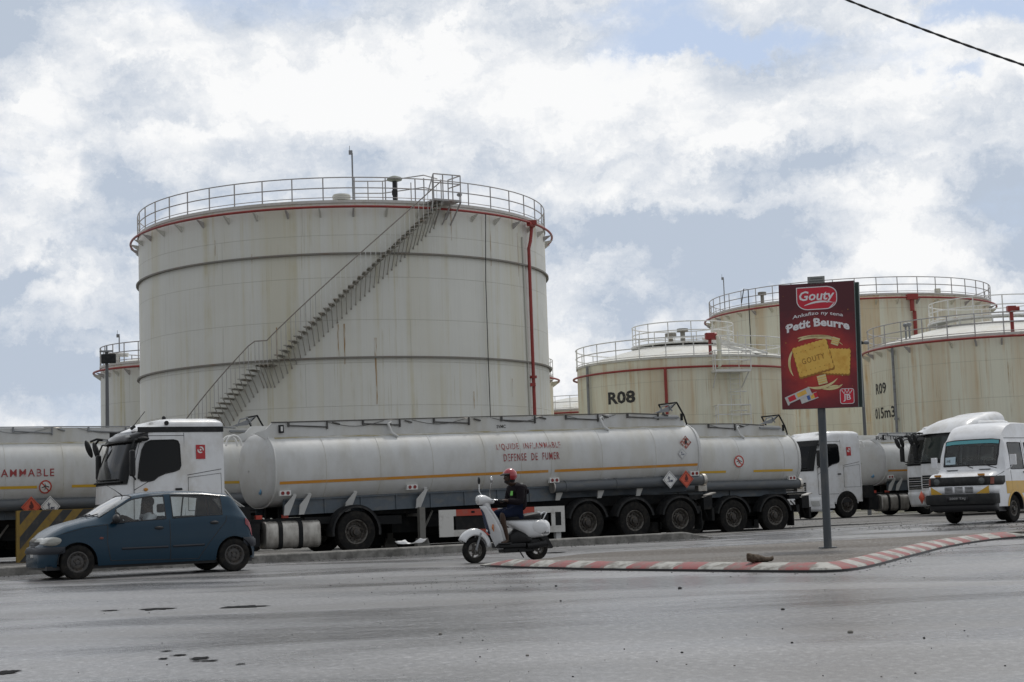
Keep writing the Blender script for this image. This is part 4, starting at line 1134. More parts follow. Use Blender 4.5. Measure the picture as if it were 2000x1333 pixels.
def placard(mb, x, y, z, s_, kind, m0, m1, nz=(0, 1, 0)):
    """diamond warning plate facing +y; m0 plate index, m1 symbol index"""
    f = lambda u, v: V((x - u, y, z + v))
    mb.add([f(0, s_), f(s_, 0), f(0, -s_), f(-s_, 0)], [(0, 1, 2, 3)], m0)
    g = lambda u, v: V((x - u * s_, y + .006, z + v * s_))
    if kind == 'flame':
        poly_flat(mb, [(-.02, .62), (.10, .40), (.20, .22), (.24, .02), (.15, -.14), (0, -.18), (-.16, -.12), (-.22, .04), (-.16, .24), (-.08, .2), (-.10, .40)], g, m1)
        stroke(mb, [(-.28, -.24), (.28, -.24)], .06, g, m1)
    else:                                   # dead tree and fish
        stroke(mb, [(-.12, -.22), (-.12, .10), (-.16, .38)], .09, g, m1); stroke(mb, [(-.12, .12), (.02, .30)], .05, g, m1); stroke(mb, [(-.12, .05), (-.30, .22)], .05, g, m1)
        poly_flat(mb, [(0, -.12), (.14, -.02), (.32, -.08), (.42, -.0), (.40, -.2), (.30, -.14), (.14, -.22)], g, m1); stroke(mb, [(-.42, -.24), (.44, -.24)], .05, g, m1)
    stroke(mb, [(0, .86), (.86, 0), (0, -.86), (-.86, 0)], .04, g, m1, closed=True)
def nosmoke(root, x, z, r, yfn):
    mb = MB(); f = lambda u, v: V((x - u, yfn(z + v) + .012, z + v)); g = lambda u, v: V((x - u, yfn(z + v) + .016, z + v))
    h = lambda u, v: V((x - u, yfn(z + v) + .020, z + v))
    poly_flat(mb, arc(0, 0, r, r, 0, 352, 30), f, 1)
    stroke(mb, [(-r * .55, -r * .12), (r * .1, r * .12), (r * .6, -r * .05)], r * .14, g, 2); stroke(mb, [(-r * .1, r * .5), (r * .05, 0), (-r * .05, -r * .45)], r * .10, g, 2)
    stroke(mb, arc(0, 0, r * .9, r * .9, 0, 350, 36), r * .2, h, 0, closed=True); stroke(mb, [(-r * .62, r * .62), (r * .62, -r * .62)], r * .17, h, 0)
    return mb.build('no_smoking_sign', [m_red, m_white, m_black], root, flat=True, recalc=False)

def tanker(label, P1, yaw, L=12.9, dz=0.0, tilt=0.0, z0=0.0, style='low', axles=(9.03, 10.58, 12.13), group=None, stripes=((.1, 7.85), (8.05, 12.85)), smat=None, texts=None, guard=True,
           tube=(8.05, 13.1), hardware=True, wr=.52, front=True, signs=None, skirt=(.3, 8.3), brackets=(.35, .75, 2.0, 4.0, 6.9, 8.25, 9.6, 10.9), rails=True, tankmat=None, rear=True, lamps=(.25, 3.75, 8.05, 12.75), zscale=1.0):
    tm = tankmat or m_tankwhite
    O = V((P1[0], P1[1], 0)) + V((-sin(yaw), cos(yaw), 0)) * 1.2
    root = thing('tanker_truck', label, 'tanker truck', (O.x, O.y, z0), PI + yaw, group)
    # barrel
    K = 56; mb = MB(); rows = []
    xs = [0] + [-L * i / 16 for i in range(1, 17)]
    ends = [(1.0, 0.0), (.985, .05), (.95, .09), (.82, .155), (.6, .21), (.3, .245), (.02, .255)]
    ring = lambda x, k: [V((x, *sup(2 * PI * j / K + .001, k))) for j in range(K)]
    prof = [(k, dx) for k, dx in ends[::-1]]
    rows = [ring(x, 1.0) for x in xs]
    mb.grid(rows, closed=True)
    rows = [ring(dx, k) for k, dx in ends]; mb.grid(rows, 1, True)
    rows = [ring(-L - dx * 1.6, k) for k, dx in ends]; mb.grid(rows, 1, True)
    tank = mb.build('tank', [tm, m_dish], root, smooth=60, weld=.0005)
    tank.scale.z = zscale; tank.location = (0, 0, dz); tank.rotation_euler = (0, tilt, 0)
    # seams as slim raised bands
    sb = MB()
    for t in (1.35, 2.85, 4.35, 5.9, 7.0, 7.95, 9.6, 11.4):
        if t < L - .3: sb.tube([V((-t, *sup(2 * PI * j / K + .001, 1.002))) for j in range(K)], .005, 4, closed=True)
    sb.build('seam_band', mat('seam dirt', (.58, .56, .49), .6, stain=(.3, .27, .2), sscale=(5, 5, 5)), tank)
    sb = MB()
    for t in (0.0, L): sb.tube([V((-t, *sup(2 * PI * j / K + .001, 1.004))) for j in range(K)], .022, 6, closed=True)
    sb.build('end_flange', m_tankwhite, tank)
    if front:
        for k in range(9):
            a = R_(-50 + 14 * k); y, z = sup(a, .93); MB().box((.06, y, z), (.05, .05, .05)).build('flange_clip', m_hub, tank)
        f = lambda u, v: V((.19, .55 + u, 1.62 + v)); mb = MB(); poly_flat(mb, arc(0, 0, .10, .085, 0, 350, 16), f, 0); mb.build('blue_badge', mat('blue badge', (.12, .30, .48), .5, stain=(.5, .5, .5), sscale=(20, 20, 20), samt=.6), tank, solid=.01)
    # side stripe
    for (a, b) in stripes:
        b = min(b, L - .03); n = max(2, int((b - a) / .5)); mb = MB()
        mb.grid([[V((-(a + (b - a) * i / n), surf_y(z) + .006, z)) for i in range(n + 1)] for z in (1.765, 1.835)])
        mb.build('stripe', smat or m_orange, tank)
    # top coaming with rail and stowed hand rail
    cz = TZ + TB; yc = .72
    def zt(y): q = abs(y) / TA; return TZ + TB * (1 - q ** TN) ** (1 / TN)
    zc = zt(yc); mb = MB()
    for s_ in (1, -1):
        outl = [(.42, zc - .22), (.36, zc + .12), (0.05, zc + .20), (-.12, zc + .36), (-L + 1.5, zc + .36), (-L + .35, zc + .30), (-L + .12, zc + .08), (-L + .1, zc - .16)]
        # start behind the dish
        outl[0] = (-.02, zc - .10)
        mb.prism(outl, lambda a, b, t: V((a, s_ * t, b)), yc - .02, yc + .02)
    mb.box((-L / 2, 0, zc + .18), (L - 1.2, 1.36, .03))
    mb.build('coaming', tm, tank)
    for s_ in (1, -1):
        mb = MB(); n_ = int(L / .5)
        mb.grid([[V((-.15 - (L - .3) * i / n_, s_ * yy, zt(yy) + .006)) for i in range(n_ + 1)] for yy in (.745, .79, .83)])
        mb.build('dirt_line', mat('coaming dirt', (.36, .31, .18), .8, stain=(.55, .54, .50), sscale=(1.5, 9, 9), samt=1.0, slo=.40, shi=.58), tank)
    mb = MB()
    mb.tube([(-.1, yc + .03, zc + .37), (-L / 2, yc + .03, zc + .385), (-L + 2.0, yc + .03, zc + .38), (-L + 1.0, yc + .03, zc + .33)], .017, 6)
    for i in range(int(L / 2.1)):
        x = -.55 - i * 2.05
        mb.tube([(x, yc + .05, zc + .28), (x - 1.05, yc + .05, zc + .22)], .018, 5); mb.bar((x - 1.05, yc + .05, zc + .17), (x - 1.05, yc + .05, zc + .38), .05, .03); mb.bar((x, yc + .05, zc + .25), (x, yc + .05, zc + .37), .06, .04)
        mb.tube([(x - 1.2, yc + .05, zc + .34), (x - 1.4, yc + .05, zc + .28)], .022, 5)
    for i in range(int(L / 2.6)):
        x = -1.6 - i * 2.4; pts = [(x - 1.6 * t, yc + .045, zc + .35 - .13 * sin(PI * t)) for t in [k / 8 for k in range(9)]]
        mb.tube(pts, .007, 4)
    mb.build('folding_handrail', mat('dull rail steel', (.075, .072, .068), .6) if rails else m_galv, tank)
    for x in (-3.35, -9.9):
        if -x > L - 1: continue
        mb = MB(); pts = [(x - .1, yc + .01, zc + .22), (x - .03, yc + .05, zc + .30), (x + .05, yc + .08, zc + .26), (x - .0, yc + .16, zc + .02), (x - .15, surf_y(zc - .12) * .86 + .12, zc - .08)]
        mb.tube(pts, .035, 8); mb.build('overflow_pipe', tm, tank)
    mb = MB(); mb.box((-.35, yc + .05, zc + .2), (.12, .06, .2)); mb.box((-.35, yc + .085, zc + .2), (.05, .02, .12), mi=1); mb.build('control_box', [m_dark, m_white], tank)
    # manhole lids on top, ladder hoops at the rear
    for i in range(int(L / 2.4)):
        MB().lathe([(0, .24), (.24, .22), (.30, .16), (.30, 0)], (-1.3 - 2.3 * i, 0, zc + .19), n=18).build('manhole_lid', m_alu, tank)
    if rear:
        mb = MB()
        mb.prism([(-L + 1.15, zc + .36), (-L + .62, zc + .40), (-L + .42, zc + .62), (-L + .30, zc + .66)], lambda a, b, t: V((a, t, b)), yc - .06, yc - .03)
        mb.tube([(-L + .95, yc - .02, zc + .36), (-L + .85, yc - .02, zc + .56), (-L + .62, yc - .02, zc + .60), (-L + .5, yc - .02, zc + .42)], .022, 6)
        mb.tube([(-L + .32, yc - .02, zc + .66), (-L + .1, yc - .02, zc + .30), (-L - .05, yc - .02, zc - .15), (-L - .10, yc + .02, zc - .8)], .026, 6, mi=1)
        mb.tube([(-L + .32, -.2, zc + .66), (-L + .1, -.2, zc + .30), (-L - .05, -.2, zc - .15)], .026, 6, mi=1); mb.tube([(-L + .32, yc - .02, zc + .66), (-L + .32, -.2, zc + .66)], .026, 6, mi=1)
        mb.bar((-L + 1.2, yc + .06, zc + .24), (-L + .35, yc + .06, zc + .22), .06, .05)
        mb.box((-L + .22, yc + .04, zc + .24), (.06, .05, .2), mi=1)
        mb.build('rear_ladder', [m_galv, m_chassis], tank)
    # brackets down from the barrel to the frame
    for t in brackets:
        if t > L - .5: continue
        mb = MB(); z1 = 1.50 - (0 if t < 3 else .02)
        mb.prism([(t - .07, 1.24), (t - .07, 1.0), (t + .06, 1.0), (t + .23, z1), (t + .15, z1)], lambda a, b, tt: V((-a, tt + .14 * max(0, (b - 1.0) / .5), b)), .90, .93)
        mb.ball((-t - .19, surf_y(1.5) + .005, 1.52), (.055, .02, .055))
        mb.build('support_bracket', tm, tank)
    for t in lamps:
        mb = MB(); z = 1.55
        mb.box((-t, surf_y(z) + .06, z), (.30, .10, .13)); mb.cyl((-t + .07, surf_y(z) + .10, z), (-t + .07, surf_y(z) + .122, z), .045, n=14, mi=1); mb.cyl((-t - .07, surf_y(z) + .10, z), (-t - .07, surf_y(z) + .122, z), .045, n=14, mi=1)
        mb.build('marker_lamp', [m_white, m_lens], tank)
    if texts: texts(tank)
    if signs: signs(tank)
    if tube:
        mb = MB(); a, b = tube
        mb.cyl((-a, 1.02, 1.36), (-b, 1.02, 1.36), .155, n=18); mb.cyl((-a + .03, 1.02, 1.36), (-a + .0, 1.02, 1.36), .165, n=18, mi=1)
        for t in (a + .35, a + 2.0, a + 3.6):
            if t < b: mb.cyl((-t, 1.02, 1.36), (-t - .08, 1.02, 1.36), .17, n=18)
        mb.cyl((-b + .05, 1.02, 1.36), (-b - .05, 1.02, 1.36), .175, n=18, mi=1)
        mb.build('hose_tube', [m_hosegrey, m_alu], tank)
    # frame, with dark slabs added below it
    mb = MB()
    for s_ in (1, -1): mb.box2((-.3, s_ * .40, .95), (-L, s_ * .52, 1.22)); mb.box2((3.6, s_ * .36, .62), (-3.1, s_ * .46, .88))
    for t in axles + (2.1, -2.4): mb.cyl((-t, -1.05, .50), (-t, 1.05, .50), .07, n=10)
    for t in axles: mb.box((-t, .62, .72), (.5, .18, .38)); mb.box((-t, -.62, .72), (.5, .18, .38)); mb.cyl((-t + .45, .3, .75), (-t + .45, .3, 1.0), .12, n=12)
    mb.box((-1.9, 0, .98), (1.3, .9, .10)); mb.box((-L / 2 - 1, 0, .95), (L - 4, .3, .2)); mb.cyl((-4.6, 0, .62), (-6.4, 0, .62), .26, n=16)
    mb.box((-5.2, .2, .75), (1.6, .6, .35)); mb.box((-L + .1, 0, .75), (.12, 2.3, .22)); mb.box((-1.2, 0, .85), (.8, 1.9, .18)); mb.box((-3.0, 0, .8), (1.2, 1.4, .22))
    mb.box((-.15, 0, .80), (1.9, 1.7, .25))
    mb.box2((-2.9, -.98, .10), (-min(axles) + .75, -1.02, 1.05)); mb.box2((-min(axles) + .5, -.90, .12), (-L + .1, -.94, 1.0)); mb.box2((-3.6, -.5, .45), (-min(axles) + .8, .1, .98)); mb.box2((-min(axles) + .5, -.6, .55), (-L + .2, .35, 1.0)); mb.box2((3.2, -.75, .30), (-1.2, .45, .72))  # dark slabs added to close the bright gap and stand for underbody shade
    mb.build('chassis', m_chassis, root)
    if skirt:
        a, b = skirt; mb = MB(); mb.box2((-a, .80, 1.0), (-b, .83, 1.42)); mb.box2((-a, .83, 1.36), (-b, .88, 1.40))
        for t in range(int(b - a)): mb.box2((-a - t - .1, .83, 1.0), (-a - t - .13, .86, 1.36))
        mb.box2((-b, .55, 1.05), (-L + .1, .6, 1.42))
        mb.build('frame_side', m_bluegrey, tank)
        mb = MB(); mb.box2((-.2, -.82, 1.0), (-L + .1, -.80, 1.42)); mb.build('frame_side', m_bluegrey, tank)
    for t in axles:
        for s_ in (1, -1):
            wheel(root, -t, s_ * 1.03, wr, wr, .30, wr * .56, s_, spin=t); mudguard(root, -t, s_ * 1.02, wr, wr + .12, .36, 12, 168, s_)
    mb = MB()
    for s_ in (1, -1): MB().box((-axles[-1] - .72, s_ * 1.02, .45), (.015, .36, .5)).build('mud_flap', m_dark, root)
    # tractor
    for s_ in (1, -1):
        wheel(root, -2.1, s_ * 1.03, .53, .53, .34, .31, s_, spin=.3); mudguard(root, -2.1, s_ * 1.0, .53, .66, .40, -8, 188, s_)
        wheel(root, 2.2, s_ * 1.115, .52, .52, .30, .30, s_, spin=.1)
    mb = MB(); y0 = .86
    out = [(y0 + .30 * math.copysign(abs(cos(2 * PI * k / 24)) ** .55, cos(2 * PI * k / 24)), .53 + .34 * math.copysign(abs(sin(2 * PI * k / 24)) ** .55, sin(2 * PI * k / 24))) for k in range(24)]
    mb.prism(out, lambda a, b, t: V((t, a, b)), .30, -1.15); mb.build('fuel_tank', m_alu, root, smooth=50, bevel=.03)
    mb = MB()
    for x in (-.02, -.55, -.62):
        if x == -.62: continue
        mb.prism([(y0 + (a - y0) * 1.05, .53 + (b - .53) * 1.05) for a, b in out], lambda a, b, t: V((t, a, b)), x, x - .11)
    mb.build('tank_strap', m_chassis, root)
    mb = MB(); mb.cyl((-.25, .8, .88), (-.25, .8, .93), .06, n=12); mb.box((.7, .85, .55), (.5, .5, .55)); mb.box((.95, .6, 1.0), (.5, 1.1, .5)); mb.build('battery_box', m_chassis, root)
    mb = MB(); mb.box((.35, .75, .98), (.16, .12, .10)); mb.box((-.35, .75, .98), (.14, .12, .08)); mb.build('cable_clamp', m_red, root)
    mb = MB()
    for y in (.15, .35):
        mb.tube([V((1.30, y, 2.2)), V((1.15, y, 1.8)), V((.85, y, 1.45)), V((.5, y, 1.2))], .018, 6)
    for y in (.2, .5):
        mb.tube([V((1.25 - .28 + .20 * cos(a), y + .3, 2.75 + .26 * sin(a))) for a in [PI * k / 10 for k in range(11)]], .028, 7)
    mb.build('air_hose', m_white, root)
    if guard:
        # side guard: frame with red and white paint
        mb = MB(); x0, x1 = -4.45, -8.28; W_ = lambda a, b, t: V((a, t, b))
        yb, yt = 1.14, 1.17
        def pl(a, b, c, d, mi): mb.box2((a, yb, c), (b, yt, d), mi)
        pl(x0, x0 - .42, .30, 1.0, 0); pl(x1 + .42, x1, .30, 1.0, 0)
        for a, b, mi in ((x0 - .42, x0 - .5, 0), (x0 - .5, x0 - 1.75, 1), (x0 - 1.75, x0 - 2.35, 0), (x0 - 2.35, x1 + .95, 1), (x1 + .95, x1 + .42, 0)): pl(a, b, .83, 1.0, mi)
        for a, b, mi in ((x0 - .42, x0 - .8, 0), (x0 - .8, x0 - 1.7, 1), (x0 - 1.7, x0 - 2.5, 0), (x0 - 2.5, x1 + .42, 0)): pl(a, b, .30, .47, mi)
        mb.box2((x0 - .5, yb - .02, .44), (x1 + .5, yb - .005, .85), 2)  # dark plates in the guard's openings stand in for the shade inside
        mb.box2((x1 + .30, yt - .02, .48), (x1 + .12, yt + .004, .84), 2); mb.box2((x0 - .95, yt - .01, .90), (x0 - 1.05, yt + .01, .95), 2)
        mb.build('side_guard', [mat('guard white', (.60, .59, .56), .5, stain=(.3, .28, .25), sscale=(4, 4, 4), samt=.6), mat('guard red', (.42, .055, .03), .5, stain=(.25, .12, .09), sscale=(4, 4, 4), samt=.5), m_chassis], root)
        mb = MB(); mb.box((x1 + .15, 1.0, .18), (.16, .12, .28)); mb.build('guard_foot', m_tankwhite, root)
    mb = MB()
    for s_ in (1, -1):
        mb.box((-4.03, s_ * .98, .62), (.16, .14, .95)); mb.box((-4.03, s_ * .98, .20), (.22, .2, .12)); mb.prism([(-4.15, .30), (-3.91, .30), (-3.83, .05), (-4.23, .05)], lambda a, b, t: V((a, t, b)), s_ * .88, s_ * 1.08)
        mb.bar((-4.1, s_ * .95, .5), (-4.55, s_ * .6, 1.0), .04, .04)
    mb.box((-4.03, 0, .9), (.08, 1.8, .08))
    mb.build('landing_leg', mat('landing leg grey', (.17, .165, .15), .6, stain=(.08, .06, .05), sscale=(5, 5, 5), samt=.5), root)
    if hardware:
        # rear corner boxes, valves, spare brackets
        mb = MB(); mb.box((-L - .15, .95, 1.36), (.30, .18, .16), 1); mb.box((-L + .1, .9, 1.12), (.5, .3, .14)); mb.box((-L - .25, .95, .95), (.30, .35, .40)); mb.bar((-L - .05, 1.0, 1.1), (-L - .55, 1.0, 1.22), .25, .03, mi=1)
        mb.tube([(-L + .2, .9, 1.0), (-L - .05, 1.0, .7), (-L - .1, 1.0, .4)], .02, 5); mb.tube([(-L + .05, .9, 1.0), (-L - .2, 1.0, .75), (-L - .3, 1.0, .5)], .02, 5)
        mb.box((-L - .4, .9, .6), (.08, .5, .35)); mb.build('rear_fitting', [m_chassis, m_alu], root)
    cab(root, style)
    return root

YAW = R_(30)
# nearest tanker
def tx1(tank):
    mb = MB(); f = lambda u, v: V((-u, surf_y(v) + .012, v))
    put_text(mb, 'LIQUIDE  INFLAMMABLE', f, 6.28, 2.40, 2.00, .19, bold=.004, space=1.25)
    mb.build('lettering', m_letterred, tank, flat=True, recalc=False)
    mb = MB(); put_text(mb, 'DEFENSE  DE  FUMER', f, 6.46, 2.11, 1.74, .20, bold=.008, space=1.25)
    mb.build('lettering', m_letterred2, tank, flat=True, recalc=False)
    mb = MB(); put_text(mb, 'SVMC', lambda u, v: V((-u, .745, v)), 6.55, 3.02, .28, .09, bold=.02); put_text(mb, '1008', lambda u, v: V((-u, .745, v)), 1.0, 3.02, .01, .01)
    mb.build('small_lettering', m_letter, tank, flat=True, recalc=False)
def sg1(tank):
    mb = MB(); placard(mb, -12.45, surf_y(2.4) + .02, 2.44, .20, 'flame', 0, 1); mb.build('flammable_placard', [m_fadedred, m_black], tank, flat=True, recalc=False)
    mb = MB(); placard(mb, -12.30, surf_y(2.14) + .016, 2.13, .16, 'tree', 0, 1); mb.build('pollutant_placard', [m_tankwhite, mat('faded blue print', (.13, .15, .22), .6)], tank, flat=True, recalc=False)
    mb = MB(); placard(mb, -11.79, 1.25, 1.41, .25, 'tree', 0, 1); mb.build('pollutant_placard', [m_white, mat('dark blue print', (.03, .04, .09), .6)], tank, flat=True, recalc=False, solid=.004)
    mb = MB(); placard(mb, -12.36, 1.25, 1.40, .25, 'flame', 0, 1); mb.build('flammable_placard', [m_placred, mat('brown print', (.10, .02, .015), .6)], tank, flat=True, recalc=False, solid=.004)
tk1 = tanker('white fuel tanker nearest the road, its long barrel lettered DEFENSE DE FUMER', (-5.89, 39.6), YAW, tilt=.0185, texts=tx1, signs=sg1, group=None)
# tanker behind its tail
def sg2(tank):
    nosmoke(tank, -9.55, 2.12, .19, surf_y)
u_ = V((cos(YAW), sin(YAW), 0))
W5 = V((8.27, 51.7, 0))
P2 = W5 - u_ * 10.95
def rel(p, P, yaw=YAW):       # distance along the truck
    return (V((p[0], p[1], 0)) - P).dot(V((cos(yaw), sin(yaw), 0)))
tk2 = tanker('white tanker behind the tail of the lettered one, with a round no smoking sign', (P2.x, P2.y), YAW, L=12.0, dz=.18, z0=-.10, axles=(7.6, 9.28, 10.95), stripes=((.1, 6.2), (6.9, 9.05), (10.15, 11.75)), smat=m_yellow, signs=sg2,
             tube=(2.0, 12.1), wr=.545, skirt=(.3, 11), guard=False, brackets=(), lamps=(.25, 11.75))
# tanker behind the blue car
def tx3(tank):
    mb = MB(); f = lambda u, v: V((-u, surf_y(v) + .012, v))
    put_text(mb, 'LIQUIDE  INFLAMMABLE', f, T3e - 3.55, 2.03, 3.55, .23, bold=.008, space=1.25)
    mb.build('lettering', m_letterred2, tank, flat=True, recalc=False)
P3line = V((-13.7, 42.9, 0)); L3 = 12.0
P3 = P3line + u_ * (7.7 - L3)
def t_at(px, P, z=2.0):
    """distance along the near side of a truck whose front-near corner is P for picture column px"""
    lo, hi = -6, 20
    for _ in range(50):
        m = (lo + hi) / 2; q = P + u_ * m
        if proj((q.x, q.y, z))[0] < px: lo = m
        else: hi = m
    return (lo + hi) / 2
T3e = t_at(106, P3)
def sg3(tank):
    nosmoke(tank, -t_at(89, P3), 1.80, .17, surf_y)
    mb = MB(); placard(mb, -t_at(60, P3), 1.25, 1.30, .27, 'flame', 0, 1); mb.build('flammable_placard', [m_placred, mat('brown print', (.10, .02, .015), .6)], tank, flat=True, recalc=False, solid=.004)
    mb = MB(); placard(mb, -t_at(97, P3), 1.25, 1.30, .27, 'tree', 0, 1); mb.build('pollutant_placard', [m_white, mat('dark blue print', (.03, .04, .09), .6)], tank, flat=True, recalc=False, solid=.004)
tk3 = tanker('white fuel tanker behind the blue car, only INFLAMMABLE readable', (P3.x, P3.y), YAW, L=L3, dz=.07, stripes=((.1, t_at(73, P3)), (t_at(141, P3), L3 - .1)), smat=m_yellow, texts=tx3, signs=sg3, axles=(8.6, 9.95, 11.3), tube=(2.0, 12.0), guard=False, brackets=(), skirt=(.3, 11), rails=False, lamps=(.25, 11.75), zscale=1.07)
# tanker parked right of the billboard pole
P4 = V((11.8, 62.6, 0)) + u_ * 3.47
def tx4(tank):
    t0 = t_at(1753, P4, 3.3)
    mb = MB(); put_text(mb, 'Ref. 1008', lambda u, v: V((-u, .745, v)), t0 - .75, 3.05, 1.5, .16, bold=.01); mb.build('small_lettering', m_letter, tank, flat=True, recalc=False)
tk4 = tanker('far white tanker truck parked behind the billboard pole, rounded tank end showing', (P4.x, P4.y), YAW, L=10.5, z0=.12, axles=(7.2, 8.6, 10.0), texts=tx4, style='mid', stripes=((.1, 10.2),), tube=None, guard=False, brackets=(.35, .75), group=None, rails=False, rear=False)
# two more trucks at the right, cabs towards the camera
def rigid_cab(label, P1, z0, style):
    return tanker(label, P1, YAW, L=8.5, z0=z0, axles=(5.6, 7.0), style=style, stripes=((.1, 8.3),), tube=None, guard=False, brackets=(), rails=False, rear=False, lamps=(), hardware=False)
near = V((16.40, 59.0, 0)) + u_ * 3.9
tk6 = rigid_cab('white truck with a tall roof fairing and a red diamond plate, beside the minibus', (near.x, near.y), .22, 'high')
n5 = V((16.3, 60.7, 0)) + u_ * 3.9
tk5 = rigid_cab('white truck squeezed between the tall faired truck and the far tanker', (n5.x, n5.y), .18, 'mid')
# ------------------------------------------------------------------ people helpers
def skin(name, nodes, edges, m, parent, sub=2, weldup=0):
    me = bpy.data.meshes.new(name); me.from_pydata([n[0] for n in nodes], edges, []); me.materials.append(m)
    o = bpy.data.objects.new(name, me); C.objects.link(o)
    md = o.modifiers.new('skin', 'SKIN'); md.use_smooth_shade = True
    sv = me.skin_vertices[0].data
    for i, n in enumerate(nodes):
        r = n[1]; sv[i].radius = (r, r) if not isinstance(r, tuple) else r; sv[i].use_root = (i == 0)
    ms = o.modifiers.new('sub', 'SUBSURF'); ms.levels = ms.render_levels = sub
    dg = bpy.context.evaluated_depsgraph_get()
    m2 = bpy.data.meshes.new_from_object(o.evaluated_get(dg)); m2.materials.clear(); m2.materials.append(m)
    o.modifiers.clear(); o.data = m2
    m2.polygons.foreach_set('use_smooth', [True] * len(m2.polygons)); m2.polygons.foreach_set('material_index', [0] * len(m2.polygons))
    if parent is not None: o.parent = parent
    return o
def chain(nodes, edges, start, pts):
    """append points [(co, r)] as a chain hanging from node index start"""
    p = start
    for q in pts:
        nodes.append(q); edges.append((p, len(nodes) - 1)); p = len(nodes) - 1
    return p
def hand(nodes, edges, wrist, d, up, side, grip=True):
    """five short curled fingers from the wrist; d forward, side towards the thumb"""
    d, up, side = V(d).normalized(), V(up).normalized(), V(side).normalized(); w = V(nodes[wrist][0])
    palm = w + d * .055; nodes.append((palm, (.034, .020))); edges.append((wrist, len(nodes) - 1)); pi = len(nodes) - 1
    k2 = w + d * .085; nodes.append((k2, (.036, .017))); edges.append((pi, len(nodes) - 1)); ki = len(nodes) - 1
    for j, ln in enumerate((.030, .034, .032, .026)):
        b = k2 + side * (.026 - .018 * j)
        chain(nodes, edges, ki, [(b + d * .018, .0095), (b + d * ln - up * .014, .0088), (b + d * (ln * .7) - up * .042, .008), (b + d * (ln * .1) - up * .046, .007)])
    chain(nodes, edges, pi, [(w + d * .05 + side * .040 - up * .01, .011), (w + d * .075 + side * .045 - up * .03, .0095), (w + d * .085 + side * .030 - up * .045, .008)])
m_skin = mat('dark brown skin', (.055, .030, .019), .5, spec=.4, var=.2)
m_hair = mat('black hair', (.012, .011, .011), .8, bump=.6, bscale=90)
m_jacket = mat('dark jacket cloth', (.011, .008, .011), .9, spec=.2, var=.3, vscale=12, bump=.7, bscale=25)
m_shorts = mat('navy shorts cloth', (.008, .014, .036), .9, spec=.2, var=.3, bump=.7, bscale=25)

def head(nodes, edges, neck, c, face, r=.095):
    """head nodes grown from the neck; c centre, face direction"""
    f = V(face).normalized(); c = V(c)
    e = chain(nodes, edges, neck, [(c + V((0, 0, -.085)) + f * .012, (.062, .066)), (c + V((0, 0, -.03)) + f * .02, (r * .78, r * .86)), (c + V((0, 0, .035)), (r * .86, r * .98)), (c + V((0, 0, .085)) - f * .01, (r * .62, r * .72))])
    a = e - 2
    chain(nodes, edges, a - 1, [(c + V((0, 0, -.085)) + f * .075, .024)])       # chin
    chain(nodes, edges, a, [(c + V((0, 0, -.01)) + f * .098, .014), (c + V((0, 0, -.03)) + f * .116, .012)])    # nose
    return e
def face_bits(parent, c, f, skin_m):
    f = V(f).normalized(); c = V(c); s = V((-f.y, f.x, 0)).normalized()
    for k in (-1, 1):
        MB().ball(c + f * .083 + s * .032 * k + V((0, 0, .012)), (.012, .012, .008), 10, 6).build('eye', mat('eye white', (.35, .33, .30), .3), parent)
        MB().ball(c + s * .088 * k + V((0, 0, -.005)), (.02, .012, .03), 8, 6).build('ear', skin_m, parent)
    MB().ball(c + f * .090 + V((0, 0, -.055)), (.012, .026, .009) if abs(f.x) > .5 else (.026, .012, .009), 10, 6).build('lips', mat('lips', (.09, .035, .03), .5), parent)

# ------------------------------------------------------------------ blue hatchback
GL = mat_glass('car glass', (.90, .94, .94), .9, dirt=.08)
m_bluecar = mat('blue car paint', (.008, .034, .060), .26, metal=.0, spec=.28, coat=.12, var=.15, vscale=2)
GW = mat_glass('windshield glass with painted glare', (.55, .60, .62), 1.4, dirt=.30)  # heavier pale film stands in for sky glare on the screen
m_bumper = mat('grey bumper plastic', (.014, .018, .026), .5, var=.2)
def interp(tab, x):
    if x <= tab[0][0]: return tab[0][1]
    for (a, b), (c, d) in zip(tab, tab[1:]):
        if x <= c:
            t = (x - a) / (c - a); return b + (d - b) * t
    return tab[-1][1]
def smooth_tab(tab, x, h=.05): return (interp(tab, x - h) + 2 * interp(tab, x) + interp(tab, x + h)) / 4

